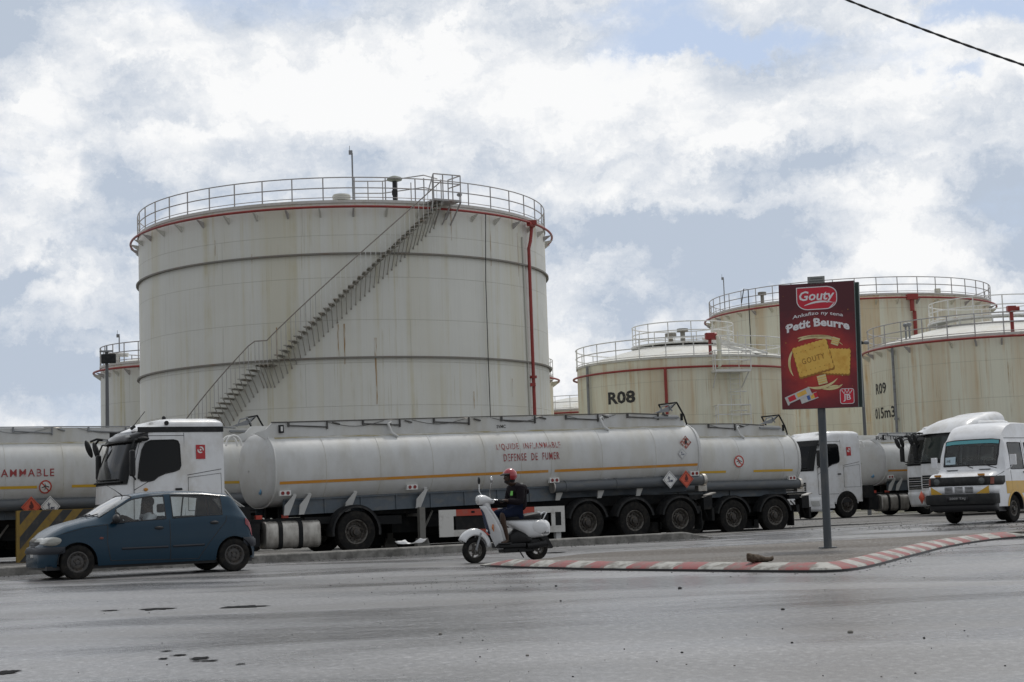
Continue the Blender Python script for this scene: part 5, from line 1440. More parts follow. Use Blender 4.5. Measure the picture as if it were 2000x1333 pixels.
class Loft:
    """car body: sections across x; s.sec(x) gives the half profile (y,z) from the sill to the roof centre"""
    def __init__(s, top, belt, W, wheels, ra, zsill=.22, tumble=.36, roofw=.62, zw=.30):
        s.top, s.belt, s.W, s.wheels, s.ra, s.zsill, s.tumble, s.roofw, s.zw = top, belt, W, wheels, ra, zsill, tumble, roofw, zw; s.gt = 99
    def sec(s, x):
        zt = smooth_tab(s.top, x); zb = min(smooth_tab(s.belt, x), zt - .02); W = smooth_tab(s.W, x, .04)
        z0 = s.zsill
        for xw in s.wheels:
            d = abs(x - xw)
            if d < s.ra: z0 = max(z0, s.zw + math.sqrt(s.ra ** 2 - d ** 2))
        gh = zt - zb; lo = min(z0, zb - .06)
        def side(z):      # half width below the belt
            t = (z - .22) / max(.05, (zb - .22)); return W - .035 * (1 - min(1, t / .25)) ** 2 * (t < .25) - .012 * max(0, t - .55) / .45 * 3.2 * t
        zz = [lo, lo + (zb - lo) * .12, lo + (zb - lo) * .3, lo + (zb - lo) * .5, lo + (zb - lo) * .7, lo + (zb - lo) * .87, zb]
        pts = [(side(z), z) for z in zz]
        yb = pts[-1][0] - .012
        pts.append((yb, zb + min(.015, gh * .1)))                                     # 7 glass foot
        k = min(1, gh / .45)
        ztp = min(s.gt, zb + gh * (.60 + .24 * k)); yt = yb - s.tumble * (ztp - zb) - .10 * (1 - k)
        pts.append(((yb + yt) / 2 + .012 * k, (zb + ztp) / 2)); pts.append((yt, ztp))  # 8, 9 glass head
        pts.append((yt - .035, ztp + gh * .08)); pts.append((yt - .10, zt - gh * .035 - .004))   # 10, 11
        pts.append((yt * .62, zt - .006)); pts.append((yt * .3, zt - .001)); pts.append((0.0, zt))   # 12 13 14
        return pts
    def P(s, x, j, side=1, out=0.0):
        y, z = s.sec(x)[j] if isinstance(j, int) else s.lerpj(x, j)
        return V((x, side * (y + out), z))
    def lerpj(s, x, j):
        sc = s.sec(x); i = int(j); i = min(i, len(sc) - 2); t = j - i
        return sc[i][0] + (sc[i + 1][0] - sc[i][0]) * t, sc[i][1] + (sc[i + 1][1] - sc[i][1]) * t
    def yat(s, x, z):
        sc = s.sec(x)
        for (a, b), (c, d) in zip(sc, sc[1:]):
            if b <= z <= d: return a + (c - a) * (z - b) / max(1e-5, d - b)
        return sc[0][0] if z < sc[0][1] else sc[-1][0]
    def build(s, root, xs, pick, mats, closers=True):
        """pick(xc, j, side) -> key; faces collected per key and built as parts"""
        secs = [(x, s.sec(x)) for x in xs]; groups = {}
        for (xa, A), (xb, B) in zip(secs, secs[1:]):
            for j in range(len(A) - 1):
                for sd in (1, -1):
                    k = pick((xa + xb) / 2, j, sd)
                    if k is None: continue
                    groups.setdefault(k, MB()).add([(xa, sd * A[j][0], A[j][1]), (xb, sd * B[j][0], B[j][1]), (xb, sd * B[j + 1][0], B[j + 1][1]), (xa, sd * A[j + 1][0], A[j + 1][1])], [(0, 1, 2, 3)])
        for x, A in (secs[0], secs[-1]):
            kk = 'body'
            if kk: groups[kk].add([(x, y, z) for y, z in A] + [(x, -y, z) for y, z in A[::-1]], [tuple(range(2 * len(A)))])
        return groups

def seam(L, root, pts, name='door_seam', r=.006, sides=(1, -1), m=None, out=.0):
    for sd in sides:
        q = []
        for (a, b), (c, d) in zip(pts, pts[1:]):
            n = max(2, int(math.hypot(c - a, d - b) / .06))
            q += [(a + (c - a) * i / n, b + (d - b) * i / n) for i in range(n)]
        q.append(pts[-1])
        MB().tube([V((x, sd * (L.yat(x, z) + out), z)) for x, z in q], r, 5).build(name, m or m_black, root)

CARX = [(-1.90, .50), (-1.88, .66), (-1.82, .88), (-1.74, 1.04), (-1.54, 1.33), (-1.42, 1.435), (-.9, 1.495), (-.35, 1.515), (.1, 1.50), (.42, 1.455), (.7, 1.30), (1.05, 1.075), (1.3, 1.02), (1.6, .945), (1.82, .835), (1.94, .735), (2.02, .62), (2.05, .50)]
CARB = [(-1.90, .48), (-1.83, .80), (-1.74, .95), (-1.4, 1.03), (-.9, 1.025), (-.2, .99), (.6, .955), (1.05, .935), (1.3, .91), (1.6, .84), (1.82, .755), (1.94, .66), (2.05, .44)]
CARW = [(-1.90, .60), (-1.85, .70), (-1.75, .765), (-1.5, .815), (-1.1, .845), (-.5, .855), (.6, .855), (1.3, .84), (1.65, .81), (1.85, .74), (1.96, .62), (2.03, .48), (2.05, .42)]
fw, rw_ = gnd(151, 1132), gnd(457, 1116)
yawc = math.atan2(rw_.y - fw.y, rw_.x - fw.x)
un = V((cos(yawc), sin(yawc), 0)); vn = V((-sin(yawc), cos(yawc), 0))
mid = (fw + rw_) / 2 + vn * .78
car = thing('parked_car' if False else 'hatchback_car', 'blue five door hatchback car driving left past the tankers', 'car', (mid.x, mid.y, zg(mid.x, mid.y)), PI + yawc)
WB = (rw_ - fw).length / 2
L1 = Loft(CARX, CARB, CARW, (WB, -WB), .345)
def linsp(a, b, n): return [a + (b - a) * i / n for i in range(n + 1)]
cx = sorted(set([round(v, 4) for v in linsp(-1.90, 2.05, 150)] + [.74, -.16, -.29, -.80, -.83, -1.24, .42, 1.02, -1.50, -1.70, -.94, -.97]))
def pickc(x, j, sd):
    if 7 <= j <= 8 and -.16 < x < .74: return 'front_side_window' + ('L' if sd > 0 else 'R')
    if 7 <= j <= 8 and -1.24 < x < -.97: return 'quarter_window' + ('L' if sd > 0 else 'R')
    if 7 <= j <= 8 and -.94 < x < -.29: return 'rear_side_window' + ('L' if sd > 0 else 'R')
    if 7 <= j <= 8 and -.97 <= x <= -.94: return 'trim'
    if j >= 10 and .42 < x < 1.02: return 'windshield'
    if j >= 11 and -1.70 < x < -1.50: return 'rear_window'
    return 'body'
G = L1.build(car, cx, pickc, None)
body = G.pop('body').build('body', m_bluecar, car, smooth=50, weld=.001)
for k, mb in G.items():
    nm = k.rstrip('LR') if k[-1] in 'LR' else k
    if k == 'trim': mb.build('window_divider', m_black, body, weld=.001)
    else: mb.build(nm, GW if nm == 'windshield' else GL, car, smooth=60, weld=.001)
# bumper mouldings wrapped round nose and tail
for nm, x0b, x1b, zc_, hh, sg in (('front_bumper', 1.66, 2.035, .515, .062, 1), ('rear_bumper', -1.62, -1.885, .53, .085, -1)):
    rows = []
    for dz_, ou in ((-hh, .0), (-hh, .018), (-hh * .5, .034), (hh * .5, .034), (hh, .018), (hh, .0)):
        z = zc_ + dz_; r = []
        xs = linsp(x0b, x1b, 10)
        for sd, seq in ((1, xs), (-1, xs[::-1])):
            for x in seq:
                y = L1.yat(x, z); r.append(V((x + sg * ou * (abs(x - x0b) / abs(x1b - x0b)), sd * (y + ou), z)))
            if sd == 1:
                ye = L1.yat(x1b, z) + ou * .6; r += [V((x1b + sg * (ou + .02), ye * q_, z)) for q_ in (.8, .4, 0, -.4, -.8)]
        rows.append(r)
    MB().grid(rows).build(nm, m_bumper, car, smooth=50)
# window surrounds
for sd in (1, -1):
    for a, b in ((-.16, .72), (-1.23, -.29)):
        xs = linsp(a, b, 16); q = [L1.P(x, 7, sd, .002) for x in xs] + [L1.P(x, 9, sd, .002) for x in xs[::-1]]
        MB().tube(q, .011, 5, closed=True).build('window_seal', m_black, body)
xs_ = [L1.P(.42, j, 1) for j in (10, 11, 12, 13)] + [L1.P(.42, j, -1) for j in (14, 13, 12, 11, 10)]
xe_ = [L1.P(1.02, j, -1) for j in (10, 11, 12, 13)] + [L1.P(1.02, j, 1) for j in (14, 13, 12, 11, 10)]
MB().tube(xs_ + xe_, .012, 5, closed=True).build('windshield_seal', m_black, body)
seam(L1, body, [(.86, .30), (.92, .62), (.90, .94)]); seam(L1, body, [(-.225, .25), (-.225, 1.0)]); seam(L1, body, [(-.96, .55), (-1.16, .78), (-1.29, .92), (-1.31, 1.02)], r=.006); seam(L1, body, [(.86, .30), (-.75, .26), (-.86, .42), (-.96, .55)])
seam(L1, body, [(.9, .94), (1.3, .895), (1.7, .80)], r=.005, name='bonnet_seam')
seam(L1, body, [(.66, .50), (.1, .50), (-.18, .50)], r=.022, m=m_bumper, name='side_moulding'); seam(L1, body, [(-.27, .505), (-.86, .51)], r=.022, m=m_bumper, name='side_moulding')
for sd in (1, -1):
    for x, z in ((-.02, .845), (-1.06, .905)):
        MB().ball((x, sd * (L1.yat(x, z) + .012), z), (.085, .022, .03), 14, 8).build('door_handle', m_black, body)
    MB().ball((1.02, sd * (L1.yat(1.02, .70)), .70), (.04, .012, .022)).build('side_repeater', mat('amber smoked lens', (.16, .04, .03), .3), body)
    # mirror
    mb = MB(); x, z = .78, 1.03; y = L1.yat(.72, .96); mb.ball((x, sd * (y + .13), z), (.07, .12, .085), 16, 10); mb.prism([(.60, .955), (.86, .955), (.70, 1.09)], lambda a, b, t: V((a, sd * t, b)), y - .03, y + .03)
    mb.build('door_mirror', m_black, car)
    # head lamps: an oval lying on the wing, domed
    rows = []
    for i in range(7):
        rr_ = i / 6; r = []
        for k_ in range(28):
            a = 2 * PI * k_ / 28; x = 1.855 + .150 * rr_ * cos(a) * (1 + .12 * sin(a)); z = .672 - .06 * (x - 1.845) + .078 * rr_ * sin(a)
            y = L1.yat(min(x, 2.0), z); dome = .006 + .030 * (1 - rr_ ** 2.5)
            r.append(V((x + dome * .7, sd * (y + dome), z)))
        rows.append(r)
    MB().grid(rows, closed=True).build('headlight', mat('headlamp lens', (.30, .30, .27), .12, metal=.2, stain=(.2, .2, .19), sscale=(9, 9, 9), samt=.6, coat=.8), car, smooth=60, weld=.0008)
    rows = [[V((-1.68 - .15 * i / 6, sd * (L1.lerpj(-1.68 - .15 * i / 6, 4.2 + k * .42)[0] + .012), L1.lerpj(-1.68 - .15 * i / 6, 4.2 + k * .42)[1])) for k in range(6)] for i in range(7)]
    MB().grid(rows).build('tail_light', mat('tail lens', (.22, .03, .04), .2), car)
    wheel(car, WB, sd * .76, .297, .297, .17, .185, sd, 'car', spin=.4); wheel(car, -WB, sd * .76, .297, .297, .17, .185, sd, 'car', spin=.9)
    # arch linings
    for xw in (WB, -WB):
        mb = MB(); mb.grid([[V((xw + .342 * cos(R_(a)), sd * yy, .30 + .342 * sin(R_(a)))) for a in range(-5, 186, 10)] for yy in (.84, .55)]); mb.add([V((xw + .342 * cos(R_(a)), sd * .56, .30 + .342 * sin(R_(a)))) for a in range(-5, 186, 10)], [tuple(range(20))])
        mb.build('arch_liner', m_black, body)
# nose: grille, badge strip, plate, fog lamp, wiper, aerial
mb = MB()
for k in range(3):
    mb.tube([V((1.955 + .085 * (1 - (i / 6) ** 2) , .40 * i / 6, .655 - .03 * k)) for i in range(-6, 7)], .008, 5)
mb.build('grille', m_galv, body)
mb = MB(); mb.grid([[V((1.96 + .085 * (1 - (i / 6) ** 2), .42 * i / 6, z)) for i in range(-6, 7)] for z in (.57, .67)]); mb.build('grille_recess', m_black, body)
mb = MB(); mb.grid([[V((2.055 - .04 * (i / 3) ** 2, .24 * i / 3, z)) for i in range(-3, 4)] for z in (.395, .50)]); mb.build('number_plate', m_white, body, solid=.01)
for sd in (1, -1): MB().ball((1.88, sd * .62, .34), (.03, .05, .035)).build('fog_lamp', m_lamp, car)
mb = MB(); mb.tube([(1.10, .10, 1.085), (.98, .45, 1.13)], .010, 5); mb.tube([(1.10, -.4, 1.085), (.98, -.1, 1.13)], .010, 5); mb.build('wiper', m_black, car)
MB().tube([(.40, .0, 1.45), (.55, .0, 1.56), (.72, .0, 1.66)], [.012, .005, .003], 5).build('roof_antenna', m_black, car)
MB().cyl((-1.5, .5, .24), (-1.93, .5, .22), .03, n=10).build('exhaust_pipe', m_rim, car)
# underside and cabin
mb = MB(); mb.box2((1.95, -.70, .17), (-1.82, .70, .24)); mb.box2((1.0, -.7, .24), (.8, .7, .92)); mb.box2((1.02, -.68, .82), (.72, .68, .93)); mb.build('floor_pan', m_black, car)
m_seat = mat('grey seat cloth', (.09, .09, .10), .9)
for sy in (.36, -.36):
    mb = MB(); mb.box((.15, sy, .50), (.50, .48, .16)); mb.box((-.16, sy, .80), (.14, .48, .52), rot=(0, -.18, 0)); mb.build('seat', m_seat, car, bevel=.04)
    MB().box((-.20, sy, 1.20), (.09, .26, .16)).build('headrest', m_seat, car, bevel=.03)
mb = MB(); mb.box((-.75, 0, .50), (.48, 1.2, .16)); mb.box((-1.05, 0, .78), (.14, 1.2, .48), rot=(0, -.2, 0)); mb.build('rear_bench', m_seat, car, bevel=.04)
mb = MB(); mb.tube([V((.55 + .06 * sin(a), .36 + .18 * cos(a), .97 + .17 * sin(a))) for a in [2 * PI * k / 20 for k in range(20)]], .015, 6, closed=True); mb.bar((.55, .2, .97), (.55, .52, .97), .03, .02); mb.cyl((.55, .36, .97), (.75, .36, .85), .03, n=8); mb.build('steering_wheel', m_black, car)

# driver of the car
def seated_driver(name, label, root_m, loc, rz, shirt, face=(1, 0, 0), dz=0.0):
    p = thing(name, label, 'person', loc, rz)
    N_ = [(V((-.02, 0, .62)), (.15, .13))]; E = []
    t = chain(N_, E, 0, [(V((-.03, 0, .78)), (.15, .12)), (V((-.05, 0, .94)), (.17, .12)), (V((-.04, 0, 1.05)), (.13, .09)), (V((-.02, 0, 1.11)), (.055, .055))])
    sh = t - 2
    for s_ in (1, -1):
        w = chain(N_, E, sh, [(V((-.03, .17 * s_, 1.02)), .065), (V((.10, .22 * s_, .84)), .050), (V((.30, .16 * s_, .92)), .036), (V((.42, .12 * s_, 1.0)), .026)])
        hand(N_, E, w, (.8, 0, .35), (0, 0, 1), (0, -s_, 0))
    head(N_, E, t, (.01, 0, 1.24), face)
    for s_ in (1, -1): chain(N_, E, 0, [(V((.12, .10 * s_, .60)), .085), (V((.45, .11 * s_, .62)), .065), (V((.62, .11 * s_, .34)), .045), (V((.74, .11 * s_, .30)), .035)])
    b = skin('body', N_, E, root_m, p, 2)
    b.location = (0, 0, dz)
    N_ = [(V((-.02, 0, .60)), (.165, .15))]; E = []
    t = chain(N_, E, 0, [(V((-.03, 0, .78)), (.17, .135)), (V((-.05, 0, .94)), (.185, .135)), (V((-.04, 0, 1.05)), (.15, .105))])
    for s_ in (1, -1): chain(N_, E, t, [(V((-.03, .17 * s_, 1.02)), .082), (V((.10, .225 * s_, .84)), .066), (V((.24, .18 * s_, .895)), .052)])
    sm = skin('shirt', N_, E, shirt, b, 2)
    MB().ball((-.012, 0, 1.275), (.112, .102, .105), 16, 10).build('hair', m_hair, b)
    face_bits(b, (.01, 0, 1.24), face, root_m)
    return p
def car_pt(x, y): return mid - un * x - vn * y
q = car_pt(.06, .42)
drv = seated_driver('person', 'driver in a pale shirt at the wheel of the blue car', m_skin, (q.x, q.y, zg(mid.x, mid.y) + .05), PI + yawc, mat('white shirt', (.82, .83, .85), .8, bump=.6, bscale=20))

# ------------------------------------------------------------------ scooter and rider
m_scoot = mat('cream white scooter paint', (.70, .71, .72), .25, coat=.6, grime=(.4, .38, .34), gamt=.2)
m_scootblk = mat('scooter black plastic', (.012, .012, .013), .5, spec=.3, var=.3)
m_chrome = mat('chrome', (.6, .6, .6), .18, metal=1.0)
sf, sr = gnd(927, 1100), gnd(1048, 1093.5)
ys = math.atan2(sr.y - sf.y, sr.x - sf.x); LW = (sr - sf).length
sc = thing('scooter', 'cream white motor scooter ridden past the painted kerb tip', 'scooter', (sr.x, sr.y, zg(sr.x, sr.y)), PI + ys)
k = LW / 1.4
wheel(sc, LW, 0, .232, .232, .115, .15, 1, 'scooter'); wheel(sc, 0, 0, .232, .232, .12, .145, 1, 'scooter', spin=.5)
def loft_x(mb, secs, mi=0, cap=True, closed=True):
    """secs: list of rings"""
    mb.grid(secs, mi, closed)
    if cap:
        for r in (secs[0], secs[-1]): mb.add(r, [tuple(range(len(r)))], mi)
# front fender
rows = []
for i in range(15):
    a = R_(28 + 150 * i / 14); r = []
    for kk in range(9):
        b = PI * kk / 8; w = .085 * (1 - .25 * (i / 14)); R1 = .275 + .055 * sin(b) - (.06 * abs(cos(b)) ** 3)
        if i == 0: R1 *= .99
        r.append(V((LW + .02 + (R1 + .03) * cos(a) - .02, w * cos(b), .27 + (R1) * sin(a) * 1.12)))
    rows.append(r)
MB().grid(rows).build('front_fender', m_scoot, sc, smooth=60, solid=.006)
# fork, brake
mb = MB(); mb.tube([(LW, .075, .232), (LW - .06, .085, .42), (LW - .12, .06, .55)], .022, 8); mb.tube([(LW, -.075, .232), (LW - .06, -.085, .42), (LW - .12, -.06, .55)], .022, 8); mb.build('front_fork', m_galv, sc)
# leg shield: curved panel from the floor to the headset
rows = []
for t in linsp(0, 1, 14):
    z = .23 + .82 * t; xc = .84 * k + .10 * t + .24 * t ** 1.6 - .02 * sin(PI * t); w = interp([(0, .09), (.15, .14), (.45, .175), (.8, .135), (1, .075)], t); r = []
    for j in range(13):
        u = -1 + 2 * j / 12; r.append(V((xc + .16 * (1 - abs(u) ** 1.8) * (.55 + .45 * sin(PI * min(1, t * 1.2))) - .04, w * u, z)))
    rows.append(r)
MB().grid(rows).build('leg_shield', m_scoot, sc, smooth=60, solid=.012)
rows2 = [[V((p.x - .07, p.y * .93, p.z)) for p in r] for r in rows]
MB().grid(rows2).build('inner_shield', m_scoot, sc, smooth=60, solid=.01)
# dark centre spine on the shield
mb = MB(); mb.tube([rows[i][6] + V((.015, 0, 0)) for i in range(5, 14)], [.02, .028, .034, .036, .034, .03, .026, .02, .012], 8); mb.build('centre_spine', mat('navy trim', (.03, .04, .075), .3), sc)
MB().ball(rows[6][6] + V((.05, .01, 0)), (.014, .03, .03)).build('front_emblem', m_chrome, sc)
mb = MB(); mb.tube([rows[7][10] + V((.03, .012, .06)), rows[7][10] + V((.045, .015, 0)), rows[7][10] + V((.02, .012, -.07))], [.012, .022, .008], 8); mb.build('indicator', mat('amber indicator', (.5, .16, .04), .3), sc)
mb = MB(); mb.tube([rows[7][2] + V((.03, -.012, .06)), rows[7][2] + V((.045, -.015, 0)), rows[7][2] + V((.02, -.012, -.07))], [.012, .022, .008], 8); mb.build('indicator', MATS['amber indicator'], sc)
# headset with head lamp
hx = 1.13 * k
secs = []
for x, ry, rz, zc in ((hx + .16, .055, .06, 1.16), (hx + .15, .078, .085, 1.16), (hx + .10, .088, .095, 1.165), (hx, .095, .085, 1.165), (hx - .09, .105, .06, 1.145), (hx - .16, .09, .03, 1.12)):
    secs.append([V((x, ry * cos(2 * PI * j / 18), zc + rz * sin(2 * PI * j / 18))) for j in range(18)])
mb = MB(); loft_x(mb, secs); mb.cyl((hx - .02, 0, 1.12), (hx - .05, 0, .98), .07, .075, n=14); hs = mb.build('headset', m_scoot, sc, smooth=50)
MB().ball((hx + .155, 0, 1.16), (.03, .068, .075), 16, 10).build('headlight', m_lamp, hs)
mb = MB(); mb.tube([(hx - .06, 0, 1.15), (hx - .12, .18, 1.16), (hx - .18, .34, 1.13)], .014, 7); mb.tube([(hx - .06, 0, 1.15), (hx - .12, -.18, 1.16), (hx - .18, -.34, 1.13)], .014, 7); mb.build('handlebar', m_chrome, sc)
mb = MB(); mb.cyl((hx - .15, .26, 1.145), (hx - .20, .38, 1.125), .02, n=10); mb.build('hand_grip', m_scootblk, sc)
mb = MB(); mb.cyl((hx - .15, -.26, 1.145), (hx - .20, -.38, 1.125), .02, n=10); mb.build('hand_grip', m_scootblk, sc)
for s_ in (1, -1):
    mb = MB(); mb.tube([(hx - .05, .14 * s_, 1.19), (hx - .0, .22 * s_, 1.33), (hx - .02, .25 * s_, 1.46)], .008, 6); mb.build('mirror_stalk', m_chrome, sc)
    MB().ball((hx - .02, .25 * s_, 1.53), (.015, .05, .07), 14, 10).build('mirror', m_chrome if s_ > 0 else m_scootblk, sc)
# floor board, rear body, seat
mb = MB(); mb.box2((.92 * k, -.17, .25), (.30, .17, .33)); mb.box2((.80 * k, -.12, .16), (.1, .12, .26)); mb.build('floor_board', m_scootblk, sc, bevel=.02)
def body_secs(w0, tabs):
    out = []
    for x, zb_, zt_, w in tabs:
        out.append([V((x, w * math.copysign(abs(cos(2 * PI * j / 24)) ** .75, cos(2 * PI * j / 24)), (zb_ + zt_) / 2 + (zt_ - zb_) / 2 * math.copysign(abs(sin(2 * PI * j / 24)) ** .7, sin(2 * PI * j / 24)))) for j in range(24)])
    return out
mb = MB(); loft_x(mb, body_secs(.2, [(.68, .72, .76, .05), (.62, .68, .77, .11), (.48, .60, .775, .155), (.34, .50, .775, .19), (.24, .40, .775, .205), (.10, .405, .77, .215), (-.08, .42, .765, .205), (-.20, .44, .745, .17), (-.27, .47, .70, .09)])); mb.build('rear_body', m_scoot, sc, smooth=50)
for s_ in (1, -1): MB().ball((.02, s_ * .185, .615), (.19, .045, .125), 18, 12).build('side_bulge', m_scoot, sc)
mb = MB(); loft_x(mb, body_secs(.2, [(.60, .28, .50, .11), (.45, .28, .60, .14), (.30, .30, .56, .165), (.18, .32, .46, .16), (.12, .34, .40, .10)])); mb.build('inner_panel', m_scootblk, sc, smooth=50)
mb = MB(); loft_x(mb, body_secs(.2, [(.72, .79, .83, .07), (.66, .765, .85, .125), (.5, .755, .86, .155), (.32, .755, .86, .165), (.12, .76, .89, .165), (-.02, .76, .90, .15), (-.10, .77, .87, .09)])); mb.build('seat', m_scootblk, sc, smooth=50)
mb = MB(); mb.tube([(-.02, .10, .82), (-.14, .11, .90), (-.20, .10, .88), (-.12, .09, .76)], .013, 7); mb.tube([(-.02, -.10, .82), (-.14, -.11, .90), (-.20, -.10, .88), (-.12, -.09, .76)], .013, 7); mb.tube([(-.20, .10, .88), (-.20, -.10, .88)], .013, 7); mb.build('grab_rail', m_chrome, sc)
mb = MB(); mb.ball((-.26, 0, .60), (.03, .06, .05)); mb.build('tail_light', m_lens, sc)
mb = MB(); mb.box((.18, .0, .30), (.42, .16, .18)); mb.cyl((.28, .14, .27), (-.12, .16, .30), .055, .065, n=14); mb.cyl((.12, -.1, .3), (.12, .15, .3), .09, n=16); mb.build('engine', m_scootblk, sc)
mb = MB(); mb.prism([(-.02, .46), (-.20, .46), (-.34, .22), (-.30, .20)], lambda a, b, t: V((a, t, b)), -.07, .07); mb.build('mud_flap', m_scootblk, sc)
mb = MB(); mb.tube([(.45, .12, .22), (.40, .22, .06)], .012, 6); mb.build('side_stand', m_scootblk, sc)
mb = MB()
put_text(mb, 'G', lambda u, v: V((rows[6][6].x + .068, rows[6][6].y + u, rows[6][6].z + v)), -.015, -.016, .03, .032, bold=.02); mb.build('emblem_letter', m_chrome, sc, flat=True, recalc=False)
mb = MB(); put_text(mb, 'Like', lambda u, v: V((-.02 - u, .203, .485 + v)), 0, 0, .16, .05, bold=.02, shear=.2); mb.build('side_script', m_black, sc, flat=True, recalc=False)

# rider
rd = thing('person', 'scooter rider in a red helmet, dark jacket and blue shorts', 'person', (sr.x, sr.y, zg(sr.x, sr.y)), PI + ys)
Nn = [(V((.36, 0, .93)), (.15, .12))]; E = []
t = chain(Nn, E, 0, [(V((.35, 0, 1.08)), (.15, .11)), (V((.37, 0, 1.24)), (.17, .11)), (V((.40, 0, 1.36)), (.14, .085)), (V((.45, 0, 1.43)), (.055, .055))])
sh = t - 1
for s_ in (1, -1):
    w = chain(Nn, E, sh, [(V((.40, .18 * s_, 1.34)), .062), (V((.46, .25 * s_, 1.09)), .046), (V((.70, .27 * s_, 1.12)), .034), (V((.82 * k, .29 * s_, 1.14)), .026)])
    hand(Nn, E, w, (1, .1 * s_, .02), (0, 0, 1), (0, -s_, 0))
    chain(Nn, E, 0, [(V((.50, .11 * s_, .92)), .092), (V((.84 * k, .17 * s_, .885)), .062), (V((.83 * k, .17 * s_, .76)), .056), (V((.74 * k, .15 * s_, .45)), .036), (V((.73 * k, .15 * s_, .385)), .032), (V((.80 * k, .16 * s_, .358)), .030), (V((.89 * k, .17 * s_, .352)), .024)])
hc = V((.535, 0, 1.575)); head(Nn, E, t, hc, (1, 0, -.05))
rb = skin('body', Nn, E, m_skin, rd, 2)
Nj = [(V((.36, 0, .92)), (.175, .145))]; E = []
t = chain(Nj, E, 0, [(V((.335, 0, 1.08)), (.19, .155)), (V((.35, 0, 1.24)), (.21, .165)), (V((.39, 0, 1.37)), (.175, .125)), (V((.44, 0, 1.435)), (.08, .08))])
for s_ in (1, -1): chain(Nj, E, t - 1, [(V((.40, .19 * s_, 1.35)), .094), (V((.45, .265 * s_, 1.09)), .078), (V((.67, .275 * s_, 1.12)), .060), (V((.75, .28 * s_, 1.13)), .050)])
jk = skin('jacket', Nj, E, m_jacket, rb, 2)
MB().box((.545, .10, 1.27), (.006, .07, .085), rot=(0, -.15, .15)).build('green_badge', mat('green print', (.18, .55, .10), .6), rb)
Ns = [(V((.36, 0, .93)), (.165, .14))]; E = []
for s_ in (1, -1): chain(Ns, E, 0, [(V((.50, .11 * s_, .925)), .108), (V((.78 * k, .16 * s_, .895)), .084), (V((.85 * k, .17 * s_, .865)), .078)])
skin('shorts', Ns, E, m_shorts, rb, 2)
for s_ in (1, -1): MB().box((.80 * k, .16 * s_, .338), (.25, .085, .02)).build('sandal', m_black, rb, bevel=.008)
mb = MB(); hm = hc + V((-.01, 0, .035))
rows = []
for i in range(13):
    th = R_(128 * i / 12); rr2 = [V((hm.x + .142 * sin(th) * cos(2 * PI * j / 28) - .01, .125 * sin(th) * sin(2 * PI * j / 28), hm.z + .135 * cos(th))) for j in range(28)]
    rows.append(rr2)
# cut the face opening: keep only the rear for the lower rings
mb.grid(rows[:8], closed=True)
for i in range(7, 12):
    for j in range(28):
        a = 2 * PI * (j + .5) / 28; a = min(a, 2 * PI - a)
        if a > R_(62): mb.add([rows[i][j], rows[i][(j + 1) % 28], rows[i + 1][(j + 1) % 28], rows[i + 1][j]], [(0, 1, 2, 3)])
mb.build('helmet', mat('red helmet', (.33, .018, .028), .22, coat=.7), rb, smooth=60, weld=.0005)
mb = MB(); mb.grid([[V((hm.x + (.135 + .055 * t_) * cos(a), .128 * sin(a), hm.z + .035 - .035 * t_ * 1.0)) for a in linsp(R_(-68), R_(68), 14)] for t_ in (0, .35, .7, 1)]); mb.build('helmet_peak', m_scootblk, rb, solid=.008)
mb = MB(); mb.tube([(hm.x + .03, .10, hm.z - .05), (hm.x + .05, .07, hm.z - .14), (hm.x + .055, 0, hm.z - .165), (hm.x + .05, -.07, hm.z - .14), (hm.x + .03, -.10, hm.z - .05)], .008, 5); mb.build('chin_strap', m_black, rb)
MB().ball(hc + V((-.035, 0, -.05)), (.085, .085, .075)).build('hair', m_hair, rb)
mb = MB(); mb.ball((.245, 0, 1.36), (.085, .10, .075)); mb.ball((.19, .03, 1.30), (.06, .06, .06)); mb.build('hood', m_jacket, rb)
face_bits(rb, hc, (1, 0, 0), m_skin)
mb = MB(); mb.ball(hc + V((.05, 0, -.085)), (.05, .055, .035)); mb.build('beard', m_hair, rb)

# ------------------------------------------------------------------ minibus at the right edge
VG = mat_glass('van glass', (.80, .86, .85), .9, dirt=.10)
VN = V((12.75, 41.6, 0)); vy = R_(48)
vu = V((cos(vy), sin(vy), 0)); vv = V((-sin(vy), cos(vy), 0))
VT = [(-3.70, 2.50), (-3.4, 2.58), (-1.0, 2.61), (-.4, 2.60), (-.1, 2.52), (.08, 2.40), (.26, 2.22), (.42, 1.80), (.56, 1.40), (.80, 1.30), (1.10, 1.20), (1.16, 1.10), (1.18, .95)]
VB = [(-3.70, 1.35), (-.2, 1.35), (.3, 1.35), (.56, 1.30), (1.05, 1.10), (1.16, .98), (1.18, .70)]
VW = [(-3.70, .93), (-3.5, .96), (-.5, .97), (.4, .96), (.8, .93), (1.05, .88), (1.14, .82), (1.18, .78)]
van_loc = VN - vu * 0 + vv * .84
van = thing('minibus', 'white and yellow high roofed minibus cut off by the right picture edge', 'minibus', (van_loc.x, van_loc.y, zg(VN.x, VN.y)), PI + vy)
m_vanw = mat('van white paint', (.76, .77, .79), .35, coat=.3, stain=(.5, .46, .4), sscale=(2, 2, 2), samt=.25, grime=(.4, .38, .34), gamt=.25)
m_vany = mat('van yellow paint', (.62, .36, .03), .4, coat=.2, grime=(.35, .25, .1), gamt=.3)
L2 = Loft(VT, VB, VW, (0.0, -2.95), .42, zsill=.42, tumble=.10, zw=.36); L2.gt = 2.05
vx = sorted(set([round(v, 4) for v in linsp(-3.70, 1.18, 150)] + [.22, .50, -.05, -.60, -.80, -1.6, -1.75, -2.6, -2.75, -3.5]))
